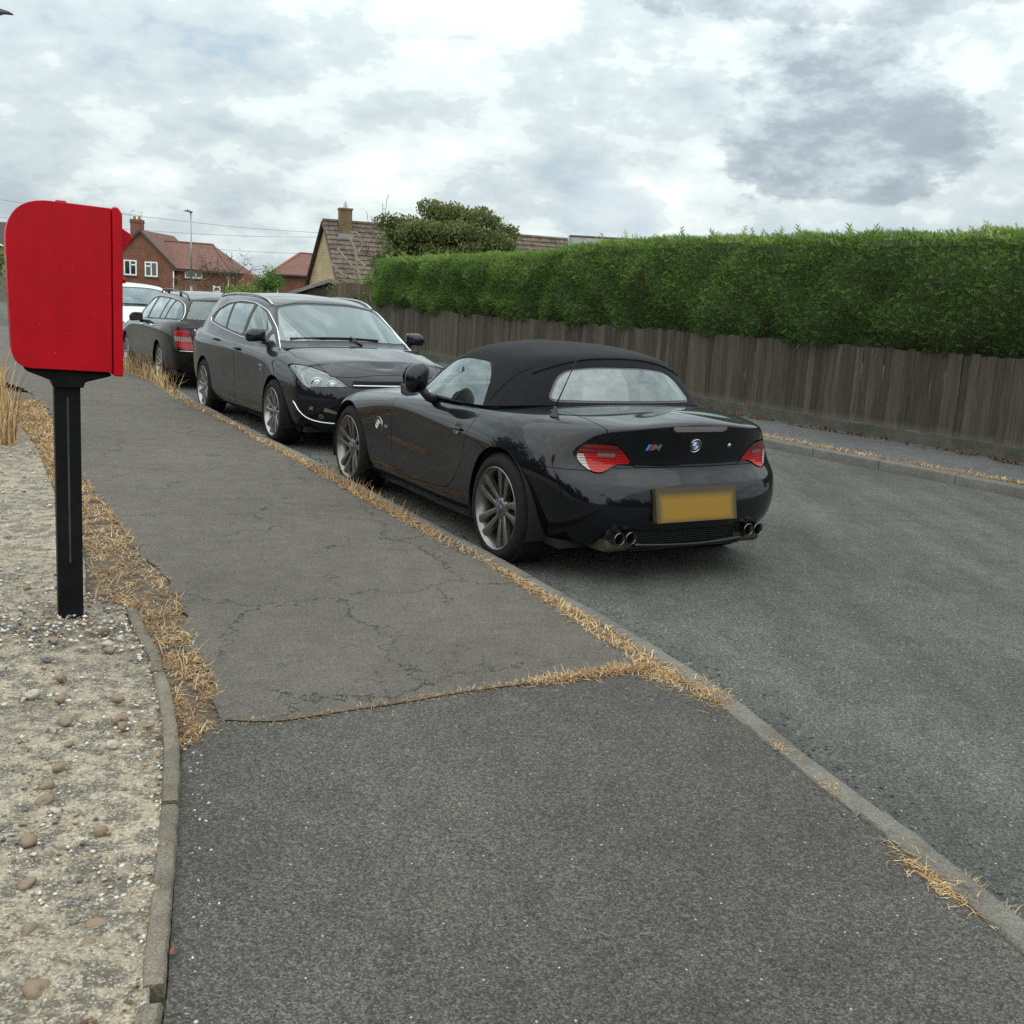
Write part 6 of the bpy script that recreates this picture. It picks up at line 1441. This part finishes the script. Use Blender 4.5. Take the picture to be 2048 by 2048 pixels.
def build_plants():
    BARK = plain('bark', (.05, .038, .028), .9, var=.4)
    AM = leaf_mat('apple_leaf', [(0, (.12, .070, .034)), (.18, (.075, .092, .032)), (.5, (.142, .175, .064)), (.8, (.23, .25, .11)), (1, (.30, .29, .17))], .3)
    GM = leaf_mat('shrub_leaf', [(0, (.030, .060, .012)), (.4, (.065, .14, .026)), (.75, (.14, .23, .045)), (1, (.28, .34, .09))], .35)
    PM = leaf_mat('sparse_leaf', [(0, (.05, .055, .02)), (1, (.16, .17, .06))], .35)
    # garden tree behind the hedge: broad dome with one arching limb to the left
    c0 = (-2.0, 28.3, 0)
    dome = lambda P: ((P[:, 0] / 2.02) ** 2 + (P[:, 1] / 1.9) ** 2 + ((P[:, 2] - 2.25) / 1.78) ** 2 < 1.0 + .16 * np.sin(P[:, 0] * 6) * np.sin(P[:, 2] * 7))
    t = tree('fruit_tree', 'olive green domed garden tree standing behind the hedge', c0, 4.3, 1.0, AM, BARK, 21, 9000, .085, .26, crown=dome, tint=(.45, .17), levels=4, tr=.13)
    r = np.random.default_rng(3); P = []
    k = MB(); arm = spline(np.array([(-.9, -.4, 2.9), (-1.35, -.45, 3.35), (-1.65, -.5, 3.45), (-1.95, -.5, 3.28)]), 6); k.tube(arm, .02, 6); k.build('limb', BARK, t, smooth=True)
    n = 900; q = arm[r.integers(0, len(arm), n)] + r.normal(0, .085, (n, 3)); scatter('limb_leaves', q, r.normal(0, 1, (n, 3)), r.uniform(.05, .10, n), np.clip(r.normal(.4, .15, n), 0, 1), LEAF_V, LEAF_F, AM, t, 9)
    # leafy lumps of uneven size over the dome, with gaps between
    cs = []
    while len(cs) < 150:
        u = r.random() * 2 * PI; ph = math.acos(r.uniform(-.15, 1)); rad = r.uniform(.60, 1.0)
        cs.append((rad * 1.80 * math.sin(ph) * math.cos(u), rad * 1.65 * math.sin(ph) * math.sin(u), 2.28 + rad * 1.68 * math.cos(ph), r.uniform(.20, .42)))
    Q = []; TT = []
    for (x, y, z, w) in cs:
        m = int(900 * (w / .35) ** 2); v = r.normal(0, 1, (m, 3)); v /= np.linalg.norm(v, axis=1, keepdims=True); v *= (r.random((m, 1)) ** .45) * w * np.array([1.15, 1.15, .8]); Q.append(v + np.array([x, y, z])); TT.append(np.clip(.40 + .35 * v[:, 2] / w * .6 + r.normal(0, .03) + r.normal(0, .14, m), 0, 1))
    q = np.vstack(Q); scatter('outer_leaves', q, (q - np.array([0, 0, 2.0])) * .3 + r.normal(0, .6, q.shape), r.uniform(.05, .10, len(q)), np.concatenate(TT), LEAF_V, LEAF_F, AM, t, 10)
    sh = lambda name, label, loc, h, n, mt, seed, sz=.07, jit=.2, tint=(.5, .16), lv=3: tree(name, label, loc, h, .55, mt, BARK, seed, n, sz, jit, cat='shrub', tint=tint, levels=lv, tr=.05)
    sh('garden_shrub', 'bright green leafy shrub at the end of the hedge beside the pale fence', (-4.15, 30.3, 0), 2.35, 3600, GM, 31, .075, .13, (.6, .16))
    sh('garden_shrub', 'low bright green bush behind the dark estate cars', (-10.6, 39.5, 0), 1.45, 4000, GM, 32, .09, .26, (.62, .15))
    sh('garden_shrub', 'green climbing shrub at the corner of the brown hipped roof', (-12.3, 50, 0), 2.35, 3200, GM, 33, .09, .18, (.35, .14))
    tree('young_tree', 'thin sparse young tree to the right of the brick house', (-12.9, 45, 0), 3.1, .8, PM, BARK, 41, 420, .07, .16, cat='tree', levels=4, tr=.035)
    tree('young_tree', 'bare twiggy bush in front of the brick house wing', (-14.6, 46, 0), 2.0, .8, PM, plain('pale_twig', (.20, .16, .10), .9), 43, 200, .05, .14, cat='tree', levels=4, tr=.03)
    tree('garden_tree', 'dark leafy tree by the far stone house at the left edge', (-31.0, 60, 0), 3.6, 1.0, GM, BARK, 45, 3000, .16, .4, levels=3, tint=(.3, .14))
# ------------------------------------------------------------------ houses
def brick_mat(name, a, b, mortar, sx=.225, sy=.075):
    m, t, bs = base_mat(name); P = coords(t); x, y, z = t.sep(P); P2 = t.comb(t.math('ADD', x, y), z, 0.0)
    br = t.new('ShaderNodeTexBrick'); t.l.new(P2, br.inputs['Vector']); br.inputs['Color1'].default_value = (*a, 1); br.inputs['Color2'].default_value = (*b, 1); br.inputs['Mortar'].default_value = (*mortar, 1)
    br.inputs['Scale'].default_value = 1.0; br.inputs['Brick Width'].default_value = sx; br.inputs['Row Height'].default_value = sy; br.inputs['Mortar Size'].default_value = .010; br.inputs['Bias'].default_value = 0.0
    n = t.noise(P, 1.4, 5, .6); c = t.mix(1.0, br.outputs['Color'], t.ramp(n, [(.3, .75), (.7, 1.2)]), 'MULTIPLY'); t.l.new(c, bs.inputs['Base Color']); bs.inputs['Roughness'].default_value = .9; bump(t, bs, br.outputs['Fac'], -.4, .006); return m
def tile_mat(name, a, b, row=.11):
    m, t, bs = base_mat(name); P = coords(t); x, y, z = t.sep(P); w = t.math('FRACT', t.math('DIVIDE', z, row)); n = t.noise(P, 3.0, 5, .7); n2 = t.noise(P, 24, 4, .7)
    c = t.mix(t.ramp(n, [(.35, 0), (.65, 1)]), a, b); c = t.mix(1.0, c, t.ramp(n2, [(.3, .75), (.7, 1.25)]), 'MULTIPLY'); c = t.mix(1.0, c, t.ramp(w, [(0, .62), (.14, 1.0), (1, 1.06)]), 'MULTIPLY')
    t.l.new(c, bs.inputs['Base Color']); bs.inputs['Roughness'].default_value = .85; return m
WHITE = plain('white_upvc', (.80, .81, .81), .35)
def window(parent, x0, x1, z0, z1, y, lights, pane, split=None):
    """white frame with panes, each pane its own; wall face at y, looking towards -y"""
    w = .085; k = MB(); k.box((x0, y - .06, z0), (x1, y + .02, z0 + w)); k.box((x0, y - .06, z1 - w), (x1, y + .02, z1)); k.box((x0, y - .06, z0 + w), (x0 + w, y + .02, z1 - w)); k.box((x1 - w, y - .06, z0 + w), (x1, y + .02, z1 - w))
    W = (x1 - x0 - 2 * w) / lights
    for i in range(1, lights): k.box((x0 + w + W * i - w / 2, y - .055, z0 + w), (x0 + w + W * i + w / 2, y + .02, z1 - w))
    if split is not None: zz = z1 - (z1 - z0) * .30; xa = x0 + w + W * split; k.box((xa, y - .055, zz - w / 2), (xa + W, y + .02, zz + w / 2))
    f = k.build('window', WHITE, parent)
    for i in range(lights):
        k = MB(); k.box((x0 + w + W * i, y - .02, z0 + w), (x0 + w + W * (i + 1), y - .012, z1 - w)); k.build('pane', pane, f)
    k = MB(); k.box((x0 - .05, y - .10, z0 - .07), (x1 + .05, y + .02, z0)); k.build('sill', plain('sill_dark', (.10, .085, .075), .8), f)
def build_houses():
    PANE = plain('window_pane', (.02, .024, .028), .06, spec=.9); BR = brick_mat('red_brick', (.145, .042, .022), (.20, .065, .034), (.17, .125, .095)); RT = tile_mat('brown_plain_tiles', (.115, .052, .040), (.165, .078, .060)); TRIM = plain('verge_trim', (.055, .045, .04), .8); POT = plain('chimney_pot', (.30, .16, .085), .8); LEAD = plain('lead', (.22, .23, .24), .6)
    # brick house with a gable to the street and a lower wing
    h = empty('brick_house', (-25.5, 70, 0), 0, 'red brick house with white windows, a gable and a twin pot chimney', 'house')
    k = MB(); k.prism([(-2.3, -.2), (2.2, -.2), (2.2, 2.56), (-.02, 4.72), (-2.3, 2.50)], 'y', 0, 6.5); k.build('wall', BR, h)
    k = MB(); k.box((2.2, .35, -.2), (5.75, 5.5, 2.40)); k.build('wing_wall', BR, h)
    for sg in (-1, 1):
        k = MB(); ax = -.02; ex = sg * 2.42; k.prism([(ax, 4.82), (ex, 2.45), (ex, 2.36), (ax, 4.70)] if sg > 0 else [(ax, 4.82), (ax, 4.70), (ex, 2.36), (ex, 2.45)], 'y', -.12, 6.7); k.build('roof_slope', RT, h)
        k = MB(); k.prism([(ax, 4.86), (ex, 2.47), (ex, 2.30), (ax, 4.66)], 'y', -.17, -.125); k.build('verge_board', TRIM, h)
    k = MB(); k.add([(.55, 3.1, 4.30), (3.86, 3.1, 4.22), (6.05, -.05, 2.40), (2.15, -.05, 2.48), (6.05, 5.9, 2.40), (2.15, 5.9, 2.48), (.55, 3.1, 4.22)], [(0, 3, 2, 1), (1, 2, 4), (0, 1, 4, 5)]); k.build('wing_roof', RT, h)
    k = MB(); k.box((2.15, -.14, 2.30), (6.1, -.05, 2.42)); k.build('gutter', TRIM, h)
    k = MB(); k.tube([(3.86, 3.1, 4.24), (6.05, -.05, 2.43)], .07, 6); k.build('hip_ridge', RT, h); k = MB(); k.tube([(.4, 3.1, 4.31), (3.86, 3.1, 4.24)], .07, 6); k.build('ridge', RT, h)
    window(h, -1.14, -.28, 1.85, 2.84, 0, 2, PANE, 1); window(h, .26, 1.11, 1.83, 2.80, 0, 2, PANE, 0); window(h, 2.81, 3.97, 1.88, 2.34, .35, 3, PANE)
    window(h, -1.3, -.2, .3, 1.25, 0, 2, PANE)
    k = MB(); k.tube([(2.17, -.06, 2.40), (2.17, -.06, 0)], .04, 8); k.build('downpipe', WHITE, h, smooth=True); k = MB(); k.tube([(5.72, .28, 2.30), (5.72, .28, 0)], .04, 8); k.build('downpipe', plain('cream_pipe', (.5, .46, .33), .5), h, smooth=True)
    k = MB(); k.box((-.87, .5, 3.6), (-.19, 1.2, 5.28)); k.box((-.91, .46, 5.28), (-.15, 1.24, 5.36)); k.box((-.89, .48, 5.36), (-.17, 1.22, 5.50)); c = k.build('chimney', BR, h)
    for x in (-.70, -.38): k = MB(); k.lathe([(.10, 5.50), (.085, 5.66), (.10, 5.70), (.07, 5.71), (.0, 5.60)], 12, 'z', c=(x, .85, 0)); k.build('chimney_pot', POT, c, smooth=True)
    k = MB(); k.tube([(-.12, .6, 4.9), (-.12, .6, 6.02)], .014, 5); k.tube([(-.90, .6, 6.0), (-.1, .6, 5.96)], .012, 5); k.tube([(-.90, .6, 5.5), (-.90, .6, 6.0)], .010, 5); k.tube([(-.8, .6, 6.08), (-.62, .6, 6.08)], .03, 5); k.build('tv_aerial', plain('galvanised', (.35, .36, .38), .4, .8), c)
    # hipped roof house
    h = empty('hipped_house', (-16.9, 76, 0), 0, 'house with a plain brown hipped roof behind the small shed', 'house')
    h.scale = (1.31, 1.31, 1.195)
    k = MB(); k.box((-.9, .1, -.2), (3.6, 5.0, 2.15)); k.build('wall', BR, h)
    k = MB(); k.add([(-1.15, -.15, 2.15), (3.8, -.15, 2.12), (3.8, 2.5, 3.45), (-.02, 2.5, 3.52), (-1.15, 5.1, 2.15)], [(0, 1, 2, 3), (0, 3, 4)]); k.build('roof', RT, h)
    k = MB(); k.tube([(-1.15, -.15, 2.16), (-.02, 2.5, 3.53)], .08, 6); k.build('hip_ridge', plain('hip_tile', (.25, .115, .08), .8), h); k = MB(); k.tube([(-.02, 2.5, 3.53), (3.8, 2.5, 3.46)], .06, 6); k.build('ridge', RT, h)
    k = MB(); k.box((-1.1, -.22, 2.05), (3.8, -.15, 2.15)); k.build('gutter', TRIM, h); k = MB(); k.tube([(-.72, .02, 2.1), (-.72, .02, 0)], .05, 8); k.build('downpipe', WHITE, h, smooth=True)
    # stone house with steep pantiled roof
    a = math.atan2(4.6, -2.6)     # along the gable
    h = empty('stone_house', (-11.4, 60, 0), 0, 'pale stone house with steep pantiled roof and a single brick chimney', 'house')
    g = Vector((.50, -.866, 0)); rd = Vector((.985, .355, 0)).normalized(); 
    ST = brick_mat('pale_stone_blocks', (.33, .265, .145), (.38, .31, .18), (.27, .22, .13), .44, .16); PT = plain('pantile', (.115, .088, .067), .85, var=.5, vscale=2.6)
    gl = g * -2.66; gr = g * 2.66; ap = Vector((0, 0, 5.30)); zl, zr = 2.05, 1.95
    k = MB(); k.add([gl + Vector((0, 0, -.1)), gr + Vector((0, 0, -.1)), gr + Vector((0, 0, zr)), ap, gl + Vector((0, 0, zl))] + [v + rd * 15 for v in (gl + Vector((0, 0, -.1)), gr + Vector((0, 0, -.1)), gr + Vector((0, 0, zr)), ap, gl + Vector((0, 0, zl)))], [(0, 1, 2, 3, 4), (5, 9, 8, 7, 6), (0, 5, 6, 1), (1, 6, 7, 2)]); k.build('wall', ST, h)
    def slope(side, name):
        e = (gr * 1.06 + Vector((0, 0, zr - .2))) if side > 0 else (gl * 1.06 + Vector((0, 0, zl - .2))); top = ap + Vector((0, 0, .10)); dn = e - top; Ls = dn.length; dn.normalize(); nrm = rd.cross(dn); nrm = nrm if nrm.z > 0 else -nrm
        V = []; F = []; rows = 14; cols = 15 * 13; lo = -.18
        for q in range(rows):
            s0, s1 = Ls * q / rows, Ls * (q + 1) / rows
            b = len(V)
            for c in range(cols + 1):
                x = lo + (15.2) * c / cols; wv = .035 * abs(math.sin(PI * c / 2.0 * .5)) if True else 0
                for s_, lift in ((s0, .0), (s1, .05)): p = top + rd * x + dn * s_ + nrm * (lift + wv); V.append(p)
                p = top + rd * x + dn * s1 + nrm * (wv - .01); V.append(p)
            for c in range(cols):
                i = b + c * 3; F += [(i, i + 1, i + 4, i + 3), (i + 1, i + 2, i + 5, i + 4)]
        k = MB(); k.add(V, F); o = k.build(name, PT, h); o['kind'] = 'stuff'
    slope(1, 'pantile_courses'); slope(-1, 'pantile_courses')
    k = MB(); k.tube([ap + Vector((0, 0, .14)) + rd * x for x in np.linspace(-.18, 15, 40)], .10, 8); k.build('ridge', PT, h, smooth=True)
    for e in (gl * 1.06 + Vector((0, 0, zl - .25)), gr * 1.06 + Vector((0, 0, zr - .25))): k = MB(); k.tube([ap + Vector((0, 0, .08)) - rd * .2, e - rd * .2], .07, 4); k.build('verge_board', TRIM, h)
    cb = brick_mat('chimney_brick', (.15, .095, .045), (.19, .125, .06), (.13, .10, .065)); cp = rd * 1.0 + g * .25
    M_ = Matrix.Translation(cp) @ Matrix.Rotation(math.atan2(rd.y, rd.x), 4, 'Z')
    k = MB(); k.box((-.34, -.34, 3.8), (.34, .34, 6.05), 0, M_); k.box((-.38, -.38, 6.05), (.38, .38, 6.15), 0, M_); c = k.build('chimney', cb, h); k = MB(); k.lathe([(.16, 6.15), (.02, 6.55), (0, 6.55)], 4, 'z', c=tuple(cp)); k.build('chimney_cowl', plain('cowl', (.40, .38, .34), .5), c); k = MB(); k.box((-.44, -.50, 4.35), (.44, -.32, 4.75), 0, M_); k.build('flashing', LEAD, c)
    # grey roofed outbuilding further right along the same row
    h = empty('grey_roof_outbuilding', (2.2, 48, 0), 0, 'low grey roof showing above the hedge to the right of the garden tree', 'building'); GR = plain('grey_sheet_roof', (.13, .125, .115), .8, var=.35, vscale=3)
    k = MB(); k.box((-.2, 0, 0), (4.6, 4, 3.9)); k.build('wall', ST, h); k = MB(); k.prism([(-.3, 3.8), (2, 4.68), (4.3, 3.8)], 'x', -.25, 4.75); k.build('roof', GR, h); k = MB(); k.tube([(-.25, 2, 4.70), (4.75, 2, 4.70)], .06, 6); k.build('ridge', TRIM, h); k = MB(); k.prism([(-.32, 3.80), (2, 4.72), (2, 4.60), (-.32, 3.70)], 'x', -.32, -.255); k.build('verge_board', LEAD, h)
    # small roof ridge peeping over the hedge
    # shed
    h = empty('garden_shed', (-6.3, 32, 0), 0, 'small timber shed with brown felt roof beyond the parked cars', 'shed'); SW = wood_mat('shed_boards', (.045, .038, .030), (.085, .074, .060)); FE = plain('brown_felt', (.085, .048, .036), .9, var=.25, vscale=6)
    k = MB(); k.prism([(-.75, 0), (.66, 0), (.66, 1.62), (.40, 1.78), (-.75, 1.34)], 'y', .05, 2.0); k.build('wall', plain('shed_inner', (.035, .03, .025), .9), h)
    for i in range(12):
        z = .02 + i * .145; x0 = -.75; x1 = .66
        if z > 1.30: x0 = -.75 + (z - 1.30) / .40 * 1.1; x1 = .66 if z < 1.6 else .55
        if x1 - x0 < .1: continue
        k = MB(); k.box((x0, 0, z), (x1, .03, z + .138), 0, Matrix.Rotation(.0, 4, 'X')); k.build('plank', SW, h)
    k = MB(); k.prism([(.40, 1.90), (-1.05, 1.36), (-1.05, 1.29), (.40, 1.83)], 'y', -.10, 2.1); k.build('roof_slope', FE, h); k = MB(); k.prism([(.40, 1.90), (.74, 1.72), (.74, 1.65), (.40, 1.83)], 'y', -.10, 2.1); k.build('roof_slope', FE, h)
    k = MB(); k.prism([(.40, 1.915), (-1.05, 1.375), (-1.05, 1.27), (.40, 1.80), (.74, 1.63), (.74, 1.735)], 'y', -.125, -.102); k.build('barge_board', plain('grey_timber', (.17, .165, .155), .85, var=.3), h)
    # far left: stone house, wall, chimney
    h = empty('stone_house', (-31.6, 63, 0), 0, 'stone house at the left edge behind the post box', 'house'); k = MB(); k.box((-4, 0, 0), (1.25, 5, 3.15)); k.build('wall', ST, h); k = MB(); k.add([(-4.2, -.3, 3.2), (1.5, -.3, 3.2), (-.2, 2.5, 4.6), (-4.2, 2.5, 4.6), (1.5, 5.3, 3.2)], [(0, 1, 2, 3), (1, 4, 2)]); k.build('roof', plain('dark_roof', (.045, .035, .03), .9, var=.3), h)
    k = MB(); k.box((-4.2, -.36, 3.10), (1.5, -.3, 3.2)); k.build('gutter', WHITE, h); k = MB(); k.box((1.62, 2.0, 3.0), (1.86, 2.6, 5.0)); k.box((1.58, 1.95, 5.0), (1.90, 2.65, 5.08)); c = k.build('chimney', BR, h); k = MB(); k.lathe([(.08, 5.08), (.07, 5.25), (0, 5.25)], 10, 'z', c=(1.74, 2.3, 0)); k.build('chimney_pot', POT, c)
    w = empty('block_wall', (-32, 58, 0), 0, 'grey concrete block wall at the left edge behind the dry grass', 'wall'); BW = plain('concrete_block', (.16, .14, .11), .9, var=.3, vscale=5)
    k = MB(); k.box((-.215, 0, 0), (.215, .2, .205)); me = k.mesh('block'); me.materials.append(BW)
    for rw_ in range(6):
        for c in range(14):
            o = bpy.data.objects.new('block', me); link(o, w); o.location = (-2 + c * .44 + (.22 if rw_ % 2 else 0), rnd.uniform(-.006, .006), rw_ * .215)
    k = MB(); k.box((-2.3, -.03, 1.285), (4.2, .23, 1.34)); k.build('coping', plain('coping', (.2, .18, .15), .9), w)
    # small brick outbuilding with a rounded roof, white gate
    h = empty('round_roof_outbuilding', (-15.8, 60, 0), 0, 'small russet outbuilding with a rounded roof beyond the bush', 'building'); k = MB(); k.prism([(-.42, 0), (.42, 0), (.42, 1.8)] + [(.42 * math.cos(q), 1.8 + .48 * math.sin(q)) for q in np.linspace(.2, PI - .2, 9)] + [(-.42, 1.8)], 'y', 0, 1.5); k.build('wall', BR, h)
    h = empty('garden_gate', (-13.1, 44.8, 0), 0, 'small white slatted gate showing above the black estate car', 'gate')
    for x in (-.13, .13): k = MB(); k.box((x - .03, -.02, 0), (x + .03, .02, 1.50)); k.build('upright', WHITE, h)
    for z in (1.02, 1.22, 1.42): k = MB(); k.box((-.10, -.015, z), (.10, .015, z + .06)); k.build('rail', WHITE, h)
    # pale dead branches lying against the pantiled roof
    DW = plain('bleached_wood', (.24, .19, .155), .85, var=.4, vscale=6); d = empty('dead_tree', (-9.4, 55.5, 0), 0, 'pale dead branching trunk in front of the pantiled roof', 'tree')
    k = MB(); k.tube(spline(np.array([(.9, 0, 0), (.8, 0, 1.8), (.55, 0, 2.9), (.45, 0, 3.7), (.10, 0, 4.35)]), 5), .07, 8); k.build('trunk', DW, d, smooth=True)
    for pts, rr in (([(.5, 0, 3.5), (.75, .1, 4.0), (.55, 0, 4.55), (.2, 0, 4.6)], .055), ([(.6, 0, 2.6), (.0, -.1, 3.2), (-.5, 0, 3.75)], .05), ([(.6, 0, 2.2), (-.3, 0, 2.5), (-.95, 0, 3.15)], .045), ([(.5, 0, 3.3), (.95, 0, 2.9), (1.1, 0, 2.2)], .05)):
        k = MB(); k.tube(spline(np.array(pts), 5), rr, 8); k.build('branch', DW, d, smooth=True)
def build_street():
    GV = plain('galvanised_column', (.30, .32, .34), .45, .7); DK = plain('lamp_head_grey', (.09, .10, .11), .5)
    L = empty('street_lamp', (-19.0, 60, 0), 0, 'tall thin street lamp standing in front of the brick house', 'street lamp'); k = MB(); k.tube([(0, 0, 0), (0, 0, 1.4)], .08, 10); k.tube([(0, 0, 1.4), (0, 0, 5.45)], [.055, .04], 10); k.build('column', GV, L, smooth=True)
    k = MB(); k.tube([(.03, 0, 5.40), (-.08, 0, 5.48)], .05, 8); k.build('bracket', DK, L); k = MB(); k.prism(rounded([(-.42, 5.50), (-.05, 5.43), (.06, 5.43), (.06, 5.52), (-.2, 5.56)], .02, 3), 'y', -.12, .12); k.build('lamp_head', DK, L, bevel=.01); k = MB(); k.lathe([(.03, 5.55), (.03, 5.62), (0, 5.63)], 10, 'z', c=(-.18, 0, 0)); k.build('photocell', DK, L)
    L = empty('street_lamp', (-7.6, 14, 0), 0, 'street lamp head poking in at the top left corner of the sky', 'street lamp'); k = MB(); k.tube([(0, 0, 0), (0, 0, 4.75)], [.07, .04], 10); k.build('column', GV, L, smooth=True); k = MB(); k.prism(rounded([(.0, 4.72), (.72, 4.735), (.78, 4.755), (.9, 4.75), (.9, 4.77), (.70, 4.82), (.0, 4.86)], .015, 3), 'y', -.06, .06); k.build('lamp_head', DK, L, bevel=.01)
    WR = plain('overhead_cable', (.03, .032, .035), .6)
    names = ['lowest', 'second lowest', 'middle', 'second highest', 'highest', 'short left hand', 'short left hand upper']
    lines = [([(-19.6, 3.70), (-16.77, 3.56), (-10.2, 3.66)], 'overhead cable passing low between the brick house and the hipped roof'), ([(-32, 4.75), (-23.79, 4.44), (-16.77, 4.41), (-11.6, 4.62)], 'overhead cable running to the stone house gable below its chimney'), ([(-24.5, 5.30), (-16.77, 4.90), (-11.8, 4.84)], 'upper overhead cable running from the twin pot chimney to the stone gable'), ([(-34, 6.0), (-29.1, 5.56), (-22.5, 5.25)], 'overhead cable crossing the sky above the post box')]
    for pts, lab in lines:
        P = spline(np.array([(x, 62, z) for x, z in pts]), 8); k = MB(); k.tube(P, .0085, 5); o = k.build('overhead_cable', WR); tag(o, lab, 'cable', 'overhead cables')
# ------------------------------------------------------------------ build
AEDGE = build_ground()
build_fence(); build_hedge(); build_houses(); build_street(); build_plants(); build_treeline()
build_grass(AEDGE)
build_post_box()
build_roadster()
build_estates()
